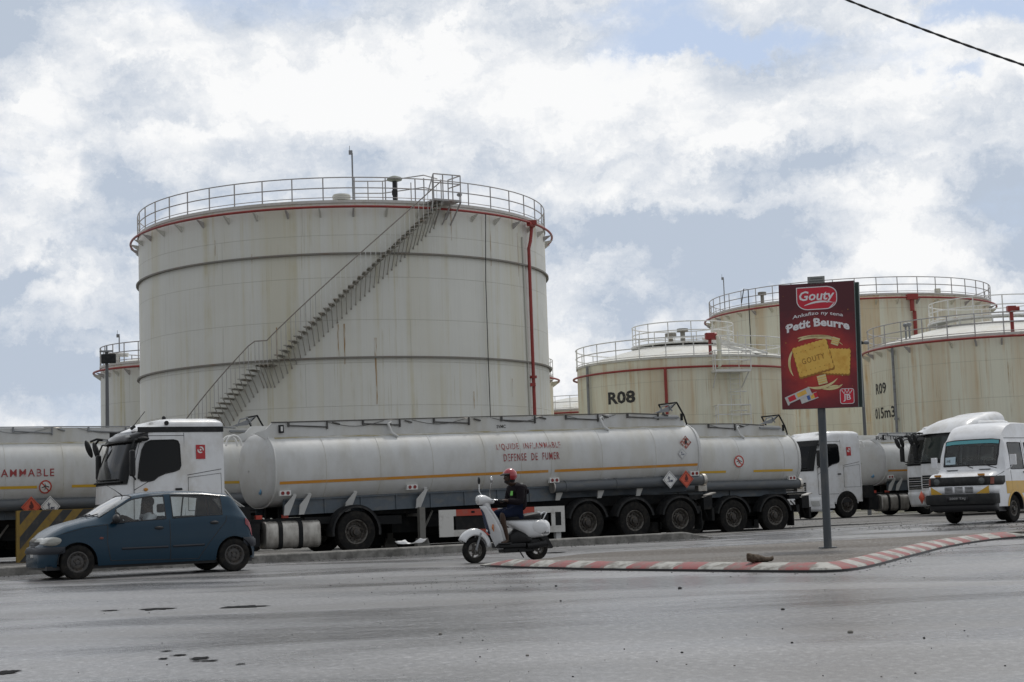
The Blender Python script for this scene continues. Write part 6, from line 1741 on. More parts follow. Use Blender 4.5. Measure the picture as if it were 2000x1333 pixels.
def pickv(x, j, sd):
    if j >= 11 and .27 < x < .54: return 'windshield'
    if 7 <= j <= 8:
        if -.66 < x < .12: return 'door_window' + ('L' if sd > 0 else 'R')
        if -1.75 < x < -.85: return 'side_window' + ('L' if sd > 0 else 'R')
        if -2.75 < x < -1.85: return 'rear_side_window' + ('L' if sd > 0 else 'R')
    return 'body'
vx = sorted(set([round(v, 4) for v in linsp(-3.70, 1.18, 150)] + [.27, .54, .12, -.66, -.85, -1.75, -1.85, -2.75]))
G = L2.build(van, vx, pickv, None)
vb = G.pop('body').build('body', m_vanw, van, smooth=50, weld=.001)
for k_, mb in G.items():
    nm = k_[:-1] if k_[-1] in 'LR' else k_
    mb.build(nm, VG, van, smooth=60, weld=.001)
a_ = [L2.P(.28, j, 1) for j in (11, 12, 13)] + [L2.P(.28, j, -1) for j in (14, 13, 12, 11)]
b_ = [L2.P(.53, j, -1) for j in (11, 12, 13)] + [L2.P(.53, j, 1) for j in (14, 13, 12, 11)]
MB().tube(a_ + b_, .022, 6, closed=True).build('windshield_seal', m_black, vb)
# teal sun strip along the top of the glass, paper in the corner
mb = MB(); mb.grid([[L2.P(x, j, sd) + V((.012, 0, .008)) for (j, sd) in ((11, 1), (11.5, 1), (12, 1), (12.5, 1), (13, 1), (13.5, 1), (14, 1), (13.5, -1), (13, -1), (12.5, -1), (12, -1), (11.5, -1), (11, -1))] for x in (.285, .325)]); mb.build('sun_strip', mat('teal film', (.10, .36, .40), .25), vb)
mb = MB()
def wsp(u, v):     # u across (-1..1, + = near side), v 0 bottom .. 1 top
    x = .53 - .25 * v; j = 14 - 3 * abs(u); return L2.P(x, j, 1 if u >= 0 else -1) + V((.014, 0, .010))
mb.grid([[wsp(-.93 + .40 * i / 4, .06 + .28 * k_ / 3) for i in range(5)] for k_ in range(4)])
pp = mb.build('route_paper', mat('pale paper', (.45, .56, .62), .6, stain=(.2, .3, .4), sscale=(18, 18, 18), samt=.5), vb)
mb = MB(); put_text(mb, 'A 4X', lambda u, v: wsp(-.93 + u, v) + V((.006, 0, .004)), .06, .14, .16, .10, bold=.02); mb.build('paper_print', m_black, vb, flat=True, recalc=False)
for sd in (1, -1):
    for a, b in ((-.65, .10), (-1.74, -.86), (-2.74, -1.86)):
        xs = linsp(a, b, 12); q = [L2.P(x, 7, sd, .002) for x in xs] + [L2.P(x, 9, sd, .002) for x in xs[::-1]]
        MB().tube(q, .016, 5, closed=True).build('window_seal', m_black, vb)
    # yellow band following the side above the arches
    def az_(x):
        z = .74
        for xw in (0.0, -2.95):
            d = abs(x - xw)
            if d < .50: z = max(z, .36 + math.sqrt(.50 ** 2 - d * d) - .07)
        return z
    xs = linsp(.50, -3.68, 150)
    MB().grid([[V((x, sd * (L2.yat(x, az_(x) + (1.06 - az_(x)) * t) + .005), az_(x) + (1.06 - az_(x)) * t)) for x in xs] for t in (0, .33, .66, 1)]).build('yellow_band', m_vany, vb)
    mb = MB(); mb.grid([[V((xw_ + rr_ * cos(R_(a)), sd * (L2.yat(xw_ + rr_ * cos(R_(a)), .36 + rr_ * sin(R_(a))) + .008), .36 + rr_ * sin(R_(a)))) for a in range(8, 173, 6)] for xw_ in (0.0,) for rr_ in (.425, .50)]); mb.build('arch_lip', m_vany, vb)
    seam(L2, vb, [(.18, .55), (.16, 1.36)], r=.006); seam(L2, vb, [(-.74, .5), (-.74, 2.1)], r=.006); seam(L2, vb, [(-3.6, 2.2), (.15, 2.17)], r=.008, name='roof_seam'); seam(L2, vb, [(-.7, .5), (-2.4, .5)], r=.006)
    seam(L2, vb, [(.5, 1.31), (1.02, 1.15)], r=.006, name='bonnet_seam')
    mb = MB(); mb.box((-.62, sd * (L2.yat(-.62, 1.28) + .015), 1.28), (.14, .03, .03)); mb.build('door_handle', m_black, vb)
    mb = MB(); mb.box((.62, sd * (L2.yat(.62, 1.17) + .006), 1.17), (.20, .008, .03)); mb.box((.64, sd * (L2.yat(.64, 1.10) + .006), 1.10), (.16, .008, .04)); mb.build('model_badge', m_black, vb)
    mb = MB(); mb.box((-.75, sd * (L2.yat(-.75, .62) + .006), .64), (.14, .02, .05)); mb.build('side_marker', MATS['amber lens'], vb)
    mb = MB(); y = L2.yat(.3, 1.35); mb.tube([(.28, sd * y, 1.36), (.34, sd * (y + .12), 1.42), (.34, sd * (y + .16), 1.50)], .015, 6); mb.box((.34, sd * (y + .18), 1.60), (.06, .16, .27)); mb.build('door_mirror', [m_vanw], van, bevel=.02)
    wheel(van, 0, sd * .80, .355, .355, .20, .20, sd, 'truck'); wheel(van, -2.95, sd * .80, .355, .355, .20, .20, sd, 'truck')
    for xw in (0.0, -2.95):
        mb = MB(); mb.grid([[V((xw + .42 * cos(R_(a)), sd * yy, .36 + .42 * sin(R_(a)))) for a in range(-5, 186, 10)] for yy in (.95, .6)]); mb.add([V((xw + .42 * cos(R_(a)), sd * .61, .36 + .42 * sin(R_(a)))) for a in range(-5, 186, 10)], [tuple(range(20))]); mb.build('arch_liner', m_black, vb)
# front fascia
def vp(z, grow=0.0, n=15, yl=.90):
    F = interp([(.5, 1.24), (.98, 1.24), (1.20, 1.20), (1.3, 1.14)], z) + grow; w = yl + grow * .7; pts = []
    rc = .14
    pts += [V((.52 + (F - rc - .52) * i / 3, w + .03 * (1 - i / 3), z)) for i in range(3)]
    pts += [V((F - .05 - rc + rc * sin(PI / 2 * i / 6), w - rc + rc * cos(PI / 2 * i / 6), z)) for i in range(7)]
    pts += [V((F - .05 * (1 - (1 - (1 - 2 * i / 10) ** 2)), (w - rc) * (1 - 2 * i / 10), z)) for i in range(1, 10)]
    pts += [V((F - .05 - rc + rc * cos(PI / 2 * i / 6), -(w - rc) - rc * sin(PI / 2 * i / 6), z)) for i in range(7)]
    pts += [V((.52 + (F - rc - .52) * i / 3, -w - .03 * (1 - i / 3), z)) for i in range(3)][::-1]
    return pts
fas = MB().grid([vp(z) for z in (.76, .86, .97)]).build('front_panel', m_vanw, van, smooth=50, solid=.01)
blk = MB().grid([vp(z, .004) for z in (.97, 1.08, 1.20)]).build('grille_band', m_dark, van, smooth=50, solid=.01)
rows = [vp(1.20, .002), [p + V((-.03, 0, 0)) for p in vp(1.27, -.02)], [p + V((-.10, 0, 0)) for p in vp(1.295, -.05)]]
MB().grid([[p for p in r if p.x > .55] if False else r[3:-3] for r in rows]).build('bonnet_edge', m_vanw, van, smooth=60)
mb = MB(); rows = [vp(z, g)[2:-2] for z, g in ((.50, .02), (.50, .08), (.56, .10), (.70, .10), (.755, .08), (.755, .02))]; mb.grid(rows); mb.build('bumper', mat('van bumper black', (.018, .019, .020), .6, spec=.3, grime=(.08, .075, .07), gamt=.3), van, smooth=40)
MB().grid([vp(z, .004)[2:-2] for z in (.34, .44, .52)]).build('valance', m_black, van, smooth=40, solid=.01)
for s_ in (1, -1):
    MB().ball((1.205, s_ * .62, 1.085), (.02, .085, .085), 18, 10).build('headlight', mat('dull lamp', (.10, .11, .11), .12, metal=.4), blk)
    mb = MB(); q = vp(1.0, .012); idx = (4, 8) if s_ > 0 else (-9, -5); mb.grid([vp(z, .014)[idx[0]:idx[1]] for z in (1.0, 1.17)]); mb.build('corner_lens', mat('red amber lens', (.20, .05, .03), .3), blk)
    mb = MB(); q0, q1 = vp(.765, .010), vp(.965, .010); i0, i1 = (8, 11) if s_ > 0 else (-12, -9); mb.add([q0[8 if s_ > 0 else -9], q1[8 if s_ > 0 else -9], q0[11 if s_ > 0 else -12]], [(0, 1, 2)]); mb.build('yellow_corner', m_vany, fas)
    mb = MB(); mb.box((1.16, s_ * .60, 1.245), (.05, .17, .05)); mb.build('indicator', MATS['amber lens'], van)
for gi, yc_ in enumerate((-.28, 0, .28)):
    mb = MB()
    for r_ in range(5): mb.box((1.245, yc_, .80 + r_ * .033), (.012, .22, .016))
    mb.build('air_slot', m_dark, fas)
mb = MB(); mb.box((.62, .45, 1.385), (.08, .30, .02)); mb.build('bonnet_vent', m_galv, vb)
mb = MB(); mb.box((.62, -.45, 1.385), (.08, .30, .02)); mb.build('bonnet_vent', m_galv, vb)
mb = MB(); f = lambda u, v: V((1.376 if False else 1.375, u, v)); mb.grid([[V((1.345, y, z)) for y in (-.30, .30)] for z in (.585, .70)]); mb.build('number_plate', m_black, van, solid=.006)
mb = MB(); put_text(mb, '2009 TAJ', lambda u, v: V((1.352, u, v)), -.22, .605, .44, .075, bold=.015); mb.build('plate_number', mat('plate grey', (.33, .33, .33), .6), van, flat=True, recalc=False)
mb = MB(); mb.tube([(.58, .10, 1.42), (.47, -.45, 1.62)], .010, 5); mb.tube([(.58, .75, 1.40), (.50, .22, 1.55)], .010, 5); mb.build('wiper', m_black, van)
mb = MB(); mb.box2((.8, -.85, .30), (-3.6, .85, .44)); mb.build('floor_pan', m_black, van)
mb = MB(); mb.box2((.52, -.85, 1.1), (.20, .85, 1.34)); mb.build('dashboard', m_dark, van, bevel=.04)
mb = MB(); mb.ball((.33, .32, 1.36), (.15, .30, .10), 16, 10); mb.ball((.36, -.25, 1.34), (.12, .35, .06), 16, 10); mb.build('dashboard_cloth', mat('terracotta cloth', (.36, .11, .07), .9, var=.4), van)
mb = MB(); mb.tube([V((.15 + .10 * sin(a), .42 + .2 * cos(a), 1.50 + .17 * sin(a))) for a in [2 * PI * k_ / 22 for k_ in range(22)]], .014, 6, closed=True); mb.bar((.15, .24, 1.5), (.15, .6, 1.5), .03, .02); mb.build('steering_wheel', m_alu, van)
for x_, sy in ((-.4, .42), (-.4, -.42), (-1.4, .45), (-1.4, -.45), (-2.3, .45), (-2.3, -.45)):
    mb = MB(); mb.box((x_, sy, .95), (.48, .55, .16)); mb.box((x_ - .3, sy, 1.30), (.14, .55, .68)); mb.build('seat', m_seat, van, bevel=.04)
dq = van_loc - vu * (-.30) - vv * .42
drv2 = seated_driver('person', 'driver in a dark shirt behind the windshield of the minibus', m_skin, (dq.x, dq.y, zg(VN.x, VN.y) + .42), PI + vy, mat('dark blue shirt', (.04, .05, .07), .8))

# ------------------------------------------------------------------ billboard
bp = gnd(1617, 1071, .12)
ybb = R_(23)
bb = thing('billboard', 'dark red biscuit advertising sign on a grey pole on the island', 'advertising sign', (bp.x, bp.y, bp.z), 0)
top = at(1604.5, 801, bp.y); th = top.z - bp.z
lean = (top.x - bp.x) / th
SC = bp.y / FPX * 1.0
mb = MB(); mb.cyl((0, 0, -.1), (lean * (th + .4), 0, th + .4), .070, n=16); mb.cyl((0, 0, 0), (0, 0, .02), .16, n=16); mb.build('pole', mat('grey pole', (.07, .08, .09), .45, metal=.3, stain=(.2, .19, .17), sscale=(5, 5, 2), samt=.4), bb)
# panel plane: origin at its centre
pc = at(1600.5, 676, bp.y); ctr = V((pc.x - bp.x, 0, pc.z - bp.z))
PW, PH = 1.325, 2.19
ax = V((cos(ybb), -sin(ybb), 0)); az2 = V((lean * 1.3, 0, 1)).normalized(); az2 = (az2 - ax * az2.dot(ax)).normalized(); an = ax.cross(az2).normalized()
if an.y > 0: an = -an
# the panel is physically tilted a touch
tilt_ = Matrix.Rotation(R_(-1.2), 3, an); ax = tilt_ @ ax; az2 = tilt_ @ az2
off = an * .13
def pf(lift):
    return lambda u, v: ctr + off + ax * ((u - .5) * PW) + az2 * ((.5 - v) * PH) + an * lift
mb = MB(); F0, F1 = pf(0), pf(-.10)
c4 = [(0, 0), (1, 0), (1, 1), (0, 1)]; vs = [F0(*c) for c in c4] + [F1(*c) for c in c4]
mb.add(vs, [(4, 5, 6, 7), (0, 1, 5, 4), (1, 2, 6, 5), (2, 3, 7, 6), (3, 0, 4, 7)], 1); mb.add(vs[:4], [(0, 1, 2, 3)], 0)
def poster_mat():
    m = bpy.data.materials.new('poster print'); m.use_nodes = True; nt = m.node_tree; N, L = nt.nodes, nt.links; b = N['Principled BSDF']
    b.inputs['Roughness'].default_value = .35
    tc = N.new('ShaderNodeTexCoord')
    vm = N.new('ShaderNodeVectorMath'); vm.operation = 'DISTANCE'; L.new(tc.outputs['Object'], vm.inputs[0]); vm.inputs[1].default_value = pf(0)(.5, .62)
    mr = N.new('ShaderNodeMapRange'); L.new(vm.outputs['Value'], mr.inputs['Value']); mr.inputs['From Min'].default_value = .05; mr.inputs['From Max'].default_value = 1.25
    n = N.new('ShaderNodeTexNoise'); n.inputs['Scale'].default_value = 5; n.inputs['Detail'].default_value = 5; L.new(tc.outputs['Object'], n.inputs['Vector'])
    ad = N.new('ShaderNodeMath'); ad.operation = 'MULTIPLY_ADD'; L.new(n.outputs['Fac'], ad.inputs[0]); ad.inputs[1].default_value = .35; L.new(mr.outputs[0], ad.inputs[2])
    cr = N.new('ShaderNodeValToRGB'); L.new(ad.outputs[0], cr.inputs[0])
    e = cr.color_ramp.elements; e[0].position = .14; e[0].color = (.75, .14, .03, 1); e[1].position = 1.05 if False else 1.0; e[1].color = (.085, .006, .014, 1)
    x = e.new(.45); x.color = (.46, .030, .022, 1); x = e.new(.72); x.color = (.20, .010, .018, 1)
    L.new(cr.outputs[0], b.inputs['Base Color']); return m
m_frame = mat('panel frame dark green', (.045, .07, .062), .45)
panel = mb.build('panel', [poster_mat(), m_frame], bb, flat=True)
mb = MB(); g0, g1 = pf(-.16), pf(-.24); c4b = [(.06, .005), (1.035, .005), (1.035, .998), (.06, .998)]; vs = [g0(*c) for c in c4b] + [g1(*c) for c in c4b]
mb.add(vs, [(0, 1, 2, 3), (4, 5, 6, 7), (0, 1, 5, 4), (1, 2, 6, 5), (2, 3, 7, 6), (3, 0, 4, 7)]); mb.build('rear_panel', m_frame, bb, flat=True)
mb = MB(); q = pf(.0); vs = [q(.39, -.052), q(.615, -.052), q(.615, .01), q(.39, .01)]; mb.add(vs + [p - an * .03 for p in vs], [(0, 1, 2, 3), (4, 5, 6, 7), (0, 1, 5, 4), (1, 2, 6, 5), (2, 3, 7, 6), (3, 0, 4, 7)])
tg = mb.build('top_plate', mat('grey plate', (.27, .28, .27), .5), bb, flat=True)
mb = MB(); f = pf(.004)
for k_, (a, b) in enumerate(((.43, .59), (.41, .60))): stroke(mb, [(a, -.034 + .02 * k_), (b, -.034 + .02 * k_)], .008, f)
mb.build('plate_print', mat('plate print', (.12, .13, .13), .6), tg, flat=True, recalc=False)
P_w, P_b = mat('print white', (.80, .78, .80), .4), mat('print red', (.58, .015, .04), .4)
P_y = mat('print biscuit', (.80, .50, .10), .45, stain=(.62, .28, .03), sscale=(9, 9, 9), samt=.7); P_c = mat('print cream', (.72, .62, .33), .4, stain=(.55, .40, .12), sscale=(8, 8, 8), samt=.7)
P_g = mat('print biscuit edge', (.34, .15, .02), .45); P_bl = mat('print blue', (.06, .13, .38), .4)
ar = PW / PH
def U(pts): return pts
# logo badge: square corner at the upper left, the others rounded
def badge(x0, y0, x1, y1, g):
    rx, ry = .10, .10 * ar; p = [(x0 - g, y0 - g * ar)]
    p += [(x1 - rx * 1.5 + (rx * 1.5 + g) * sin(a), y0 + ry * 1.1 - (ry * 1.1 + g * ar) * cos(a)) for a in [PI / 2 * i / 8 for i in range(9)]]
    p += [(x1 - rx * 1.5 + (rx * 1.5 + g) * cos(a), y1 - ry * 1.3 + (ry * 1.3 + g * ar) * sin(a)) for a in [PI / 2 * i / 8 for i in range(9)]]
    p += [(x0 + rx * 1.5 - (rx * 1.5 + g) * sin(a), y1 - ry * 1.3 + (ry * 1.3 + g * ar) * cos(a)) for a in [PI / 2 * i / 8 for i in range(9)]]
    return p
mb = MB(); poly_flat(mb, badge(.235, .030, .775, .215, .0), pf(.004), 0); poly_flat(mb, badge(.235, .030, .775, .215, -.012), pf(.006), 1)
stroke(mb, [(.34 + .40 * t, .178 - .028 * math.sin(PI * t * .9) * 0 - .012 * t - .020 * math.sin(PI * t)) for t in linsp(0, 1, 14)], [.002 + .014 * math.sin(PI * min(1, i / 14 + .05)) for i in range(15)], pf(.009), 0)
stroke(mb, [(.66 + .085 * t, .205 - .045 * t ** 1.5) for t in linsp(0, 1, 8)], [.001 + .009 * sin(PI * i / 8) for i in range(9)], pf(.009), 0)
put_text(mb, 'Gouty', lambda u, v: pf(.009)(u, v), .272, .163, .470, -.100, 0, bold=.022, shear=.18)
mb.build('brand_logo', [P_w, P_b], panel, flat=True, recalc=False)
def arched(mb, s, x0, y0, w, h, rise, mi, lift, **k_):
    f_ = pf(lift); put_text(mb, s, lambda u, v: f_(u, v - rise * math.sin(PI * (u - x0) / w) - .0), x0, y0, w, -h, mi, **k_)
mb = MB(); arched(mb, 'Ankafizo ny tena', .175, .290, .67, .036, .026, 0, .006, bold=.012, shear=.05); mb.build('slogan', P_w, panel, flat=True, recalc=False)
mb = MB(); arched(mb, 'Petit Beurre', .095, .392, .83, .068, .042, 0, .006, bold=.038); 
stroke(mb, arc(.105, .345, .022, .022 * ar, 40, 300, 10), .008, pf(.007), 0); stroke(mb, arc(.475, .300, .022, .022 * ar, 40, 300, 10), .008, pf(.007), 0)
mb.build('product_name', P_w, panel, flat=True, recalc=False)
# swirls of cream round the biscuits
mb = MB()
def swirl(cx_, cy_, rx, ry, a0, a1, w, lift=.005): 
    n = 26; stroke(mb, arc(cx_, cy_, rx, ry, a0, a1, n), [.002 + w * max(0, sin(PI * i / n)) ** .8 for i in range(n + 1)], pf(lift), 0)
swirl(.50, .635, .385, .205, 150, 215, -.0 + .030); swirl(.50, .635, .370, .205, 330, 395, .028); swirl(.47, .64, .36, .20, 40, 110, .022); swirl(.50, .47, .26, .040, 190, 330, .022); swirl(.46, .445, .24, .020, 200, 340, .016)
swirl(.62, .80, .20, .05, 20, 120, .020); swirl(.56, .62, .35, .175, 255, 320, .010); swirl(.72, .86, .12, .03, 200, 300, .016)
mb.build('cream_swirl', P_c, panel, flat=True, recalc=False)
def biscuit(cx_, cy_, w, h, rot, lift, mi, teeth=9):
    pts = []
    for side in range(4):
        n = teeth if side % 2 == 0 else int(teeth * .75)
        for i in range(n * 4):
            t = i / (n * 4); bump_ = .010 * abs(sin(PI * n * t))
            a = (-w / 2 + w * t, -h / 2 - bump_) if side == 0 else (w / 2 + bump_, -h / 2 + h * t) if side == 1 else (w / 2 - w * t, h / 2 + bump_) if side == 2 else (-w / 2 - bump_, h / 2 - h * t)
            pts.append(a)
    c_, s_ = cos(R_(rot)), sin(R_(rot))
    q = [(cx_ + (a * c_ - b * s_), cy_ + (a * s_ + b * c_) * ar) for a, b in pts]
    return q
mb = MB()
poly_flat(mb, biscuit(.715, .640, .40, .33, 4, 0, 0), pf(.006), 1); poly_flat(mb, biscuit(.718, .632, .385, .315, 4, 0, 0), pf(.007), 0)
poly_flat(mb, biscuit(.435, .610, .47, .40, -14, 0, 0), pf(.009), 1); poly_flat(mb, biscuit(.430, .600, .455, .385, -14, 0, 0), pf(.010), 0)
c_, s_ = cos(R_(-14)), sin(R_(-14)); f13 = pf(.013)
put_text(mb, 'GOUTY', lambda u, v: f13(.43 + (u * c_ - v * s_), .605 + (u * s_ + v * c_) * ar), -.15, .04, .31, -.075, 1, bold=.004, space=1.15)
for kx in range(7):
    for ky in range(3):
        uu, vv_ = -.19 + kx * .063, -.13 + ky * .13 + (.0 if ky != 1 else 9)
        if vv_ < 1: poly_flat(mb, [(.43 + (uu + .006 * cos(a)) * c_ - (vv_ + .006 * sin(a)) * s_, .605 + ((uu + .006 * cos(a)) * s_ + (vv_ + .006 * sin(a)) * c_) * ar) for a in [PI / 3 * i for i in range(6)]], f13, 1)
mb.build('biscuit_picture', [P_y, P_g], panel, flat=True, recalc=False)
mb = MB()
for cx_, cy_, s1, r1 in ((.735, .475, .10, 20), (.545, .775, .12, -12)):
    q = [(cx_ + (a * cos(R_(r1)) - b * sin(R_(r1))), cy_ + (a * sin(R_(r1)) + b * cos(R_(r1))) * ar) for a, b in ((-s1 / 2, -s1 / 2), (s1 / 2, -s1 / 2), (s1 / 2, s1 / 2), (-s1 / 2, s1 / 2))]
    poly_flat(mb, q, pf(.014), 0)
    for t in (.25, .5, .75): stroke(mb, [(q[0][0] + (q[3][0] - q[0][0]) * t, q[0][1] + (q[3][1] - q[0][1]) * t), (q[1][0] + (q[2][0] - q[1][0]) * t, q[1][1] + (q[2][1] - q[1][1]) * t)], .006, pf(.016), 1)
mb.build('butter_picture', [P_c, P_y], panel, flat=True, recalc=False)
mb = MB()
def pack(cx_, cy_, w, h, rot, lift, mi): 
    q = [(cx_ + (a * cos(R_(rot)) - b * sin(R_(rot))), cy_ + (a * sin(R_(rot)) + b * cos(R_(rot))) * ar) for a, b in ((-w / 2, -h / 2), (w / 2, -h / 2), (w / 2, h / 2), (-w / 2, h / 2))]
    poly_flat(mb, q, pf(lift), mi)
pack(.365, .915, .235, .085, -18, .014, 0); pack(.41, .905, .05, .06, -18, .016, 2); pack(.36, .915, .04, .06, -18, .016, 3); pack(.455, .895, .045, .065, -18, .016, 1)
pack(.225, .895, .335, .10, -22, .018, 0); pack(.14, .915, .10, .065, -22, .020, 1); pack(.27, .88, .13, .055, -22, .020, 2)
for t_ in (.13, .40): pack(t_ - .055 if t_ < .2 else t_ - .02, .937 if t_ < .2 else .865, .025, .115, -22, .021, 0)
mb.build('pack_picture', [mat('print pack white', (.60, .60, .60), .4, stain=(.4, .33, .2), sscale=(12, 12, 12), samt=.5), P_b, P_y, P_bl], panel, flat=True, recalc=False)
mb = MB(); poly_flat(mb, [(a, .90 + (b - .90) * 1) for a, b in [(.862 + (p[0]) * 1, .913 + p[1] * ar) for p in rrect(0, 0, .185, .20, .03)]], pf(.005), 0); poly_flat(mb, [(.862 + p[0], .913 + p[1] * ar) for p in rrect(0, 0, .170, .185, .025)], pf(.007), 1)
put_text(mb, 'JB', lambda u, v: pf(.010)(u, v), .812, .955, .10, -.052, 0, bold=.01)
stroke(mb, [(.80, .872), (.826, .892), (.84, .866), (.862, .886), (.884, .866), (.898, .892), (.924, .872)], .007, pf(.010), 0); stroke(mb, [(.828, .899), (.896, .899)], .006, pf(.010), 0)
for a, b in ((.798, .868), (.838, .861), (.886, .861), (.926, .868)): poly_flat(mb, [(a + .007 * cos(PI / 3 * i), b + .007 * ar * sin(PI / 3 * i)) for i in range(6)], pf(.011), 0)
mb.build('maker_mark', [P_w, P_b], panel, flat=True, recalc=False)
rnd = random.Random(5); mb = MB()
for _ in range(26):
    a, b = rnd.uniform(.05, .95), rnd.uniform(.05, .95); r_ = rnd.uniform(.003, .010)
    poly_flat(mb, [(a + r_ * cos(PI / 3 * i), b + r_ * ar * sin(PI / 3 * i)) for i in range(6)], pf(.004), 0)
mb.build('gold_dots', mat('print gold', (.40, .17, .04), .4), panel, flat=True, recalc=False)
# the back of the sign carries plain battens
mb = MB(); g2 = pf(-.245)
for v_ in (.2, .8):
    p, q = g2(.08, v_), g2(1.03, v_); mb.bar(p, q, .05, .05)
mb.build('rear_batten', m_galv, bb)

# ------------------------------------------------------------------ street and yard furniture
# overhead cable (a twisted pair that sags)
cA, cB = at(1560, -32, 15.5), at(2110, 171, 14.2)
dv = (cB - cA); pts = []
for i in range(-60, 121):
    t = i / 40; p = cA + dv * t; pts.append(p + V((0, 0, .0 + .55 * (t - .5) ** 2 * .25)))
c2 = at(1815, 71, 14.9); midp = pts[60 + 19]
mb = MB()
for ph in (0, PI):
    q = []
    for i, p in enumerate(pts):
        for s_ in range(3):
            if i == len(pts) - 1: break
            pp_ = p.lerp(pts[i + 1], s_ / 3); a = (i * 3 + s_) * .55 + ph; q.append(pp_ + V((0, cos(a) * .0045, sin(a) * .0045 )))
    mb.tube(q, .0088, 6)
tag(mb.build('overhead_cable', mat('black cable', (.01, .01, .012), .4)), 'black twisted cable crossing the sky in the upper right corner', 'cable')

# floodlight and camera posts among the tanks
def post(px, pyt, D, label, kind):
    g = at(px, pyt, D); b_ = at(px + 5, 900, D)
    o = thing('lamp_post' if kind == 'cam' else 'floodlight_mast', label, 'post', (g.x, g.y, 0)); mb = MB(); mb.cyl((0, 0, -.2), (0, 0, g.z), .10, .06, n=12); mb.build('pole', mat('dark grey pole', (.12, .125, .13), .5), o)
    mb = MB(); mb.box((0, -.1, g.z), (.5, .08, .06)); mb.build('cross_arm', m_galv, o)
    if kind == 'cam':
        for dx in (-.25, .0, .28): MB().ball((dx, -.15, g.z + .04), (.14, .12, .10)).build('lamp_head', m_galv if dx else m_dark, o)
        mb = MB(); mb.box((-.3, -.05, g.z - 2.6), (.5, .06, .06)); mb.box((-.5, -.05, g.z - 2.55), (.2, .2, .18)); mb.build('side_bracket', m_galv, o)
    else:
        mb = MB(); mb.box((.12, -.2, g.z - .30), (.55, .16, .36)); mb.build('floodlight', m_dark, o, bevel=.02)
        mb = MB(); mb.cyl((0, 0, g.z), (0, 0, g.z + .22), .03, n=6); mb.box((0, 0, g.z + .02), (.45, .06, .05)); mb.build('mast_tip', m_galv, o)
    return o
post(1679.5, 672, 76, 'grey post with small lamp heads between the rusty tanks', 'cam')
post(208.5, 687, 62, 'dark mast with a square floodlight in front of the far left tank', 'flood')

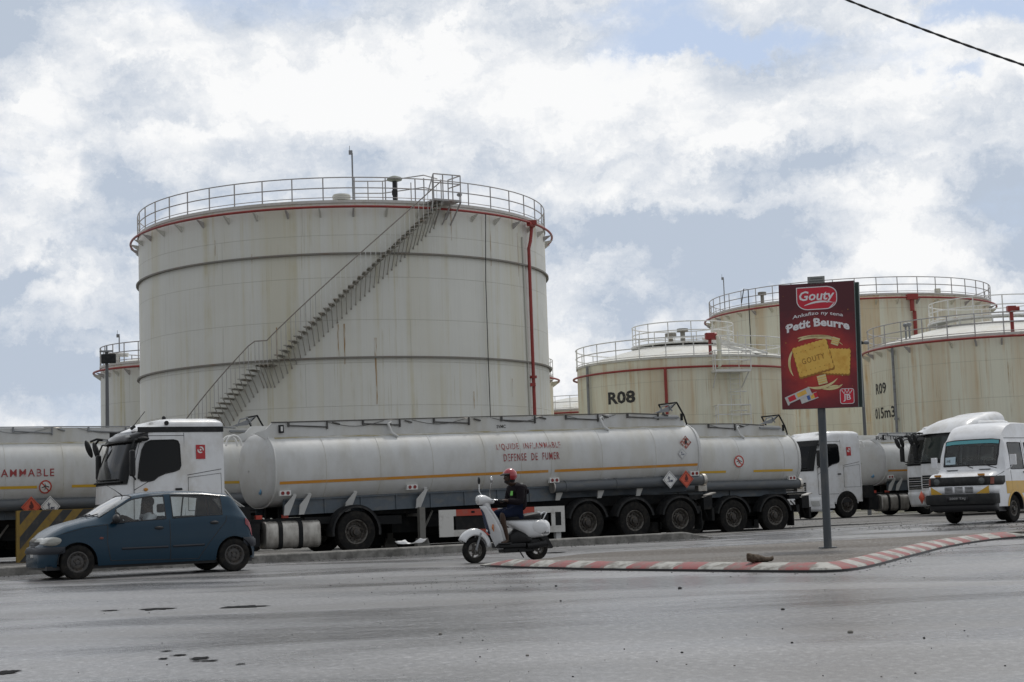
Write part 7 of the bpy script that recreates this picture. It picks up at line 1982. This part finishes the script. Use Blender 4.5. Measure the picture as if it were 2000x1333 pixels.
# striped hazard board behind the bonnet of the blue car
hz0 = gnd(33, 1101); hd = u_
hb = thing('hazard_board', 'yellow and black striped hazard board behind the bonnet of the blue car', 'barrier', (hz0.x, hz0.y, zg(hz0.x, hz0.y)), YAW)
zt_ = at(34, 998, hz0.y).z; LWb = 3.1
mb = MB(); mb.box2((0, 0, .02), (LWb, .12, zt_), 0); 
m_hy, m_hb = mat('hazard yellow', (.28, .18, .035), .6, stain=(.16, .10, .04), sscale=(5, 5, 5), samt=.8, grime=(.1, .08, .05), gamt=.5), mat('hazard black', (.04, .042, .045), .6, stain=(.14, .12, .09), sscale=(5, 5, 5), samt=.5)
pb = mb.build('board', m_hy, hb)
sw = .27; hgt = zt_ - .02
for i in range(-4, 12):
    x0_ = i * sw * 2 + .06; sl_ = .62
    # a band leaning to the right, clipped to the board
    def clip(poly):
        out = poly
        for axis, lim, sgn in ((0, .075, 1), (0, LWb - .01, -1), (1, .03, 1), (1, zt_ - .01, -1)):
            r = []
            for j in range(len(out)):
                a, b = out[j - 1], out[j]; ia, ib = (a[axis] - lim) * sgn >= 0, (b[axis] - lim) * sgn >= 0
                if ia != ib:
                    t = (lim - a[axis]) / (b[axis] - a[axis]); r.append((a[0] + (b[0] - a[0]) * t, a[1] + (b[1] - a[1]) * t))
                if ib: r.append(b)
            out = r
            if not out: return out
        return out
    pl_ = clip([(x0_, .02), (x0_ + sw, .02), (x0_ + sw + hgt * .85, zt_), (x0_ + hgt * .85, zt_)])
    if len(pl_) >= 3:
        mb = MB(); mb.add([V((a, -.004, b)) for a, b in pl_], [tuple(range(len(pl_)))]); mb.build('black_stripe', m_hb, pb, flat=True, recalc=False)
mb = MB(); mb.box2((2.45, .02, zt_ - .02), (2.50, .07, zt_ + .42)); mb.box2((2.45, .02, zt_ + .38), (2.60, .07, zt_ + .42)); mb.build('upright', m_tankwhite, hb)

# crumpled thing on the island
dp = gnd(1485, 1099, .12); mb = MB(); rows = []
for i in range(15):
    t = i / 14; x = -.19 + .38 * t; h = .055 + .025 * sin(PI * t * 1.3 + .5); w = .08 * sin(PI * min(max(t, .05), .95)) ** .5; r = []
    for j in range(14):
        a = 2 * PI * j / 14; nz_ = .022 * mnoise.noise(V((i * .9, cos(a) * 2, sin(a) * 2))) + .012 * mnoise.noise(V((i * 2.7, j * 1.3, 4)))
        lift_ = .035 * (abs(t - .5) * 2) ** 3
        r.append(V((x, (w + nz_) * cos(a), max(0, h * .72 + lift_ + (h * .75 + nz_) * sin(a)))))
    rows.append(r)
mb.grid(rows, closed=True); mb.add(rows[0], [tuple(range(14))]); mb.add(rows[-1], [tuple(range(14))])
hk = mb.build('coconut_husk', mat('brown husk', (.10, .072, .05), .95, var=.6, vscale=30, bump=1.0, bscale=60, stain=(.22, .17, .12), sscale=(25, 9, 25), samt=.6)); hk.location = (dp.x, dp.y, dp.z); hk.rotation_euler = (0, 0, .05)
tag(hk, 'crumpled brown husk lying on the island beside the painted kerb', 'debris')
# white plastic scrap by the landing leg
wp = gnd(792, 1079); rows = []
for i in range(9):
    rows.append([V((wp.x + (-.30 + .60 * i / 8) * cos(YAW) + .08 * j, wp.y + .25 + (-.30 + .6 * i / 8) * sin(YAW) + .06 * j, zg(wp.x, wp.y) + .19 + .08 * abs(mnoise.noise(V((i * .8, j * 1.1, 3)))) + (.08 if i in (0, 8) else 0))) for j in range(4)])
ws_ = MB().grid(rows).build('plastic_sheet', mat('white plastic', (.72, .72, .72), .4), solid=.004)
tag(ws_, 'crumpled white plastic sheet under the nearest tanker by its landing leg', 'litter')
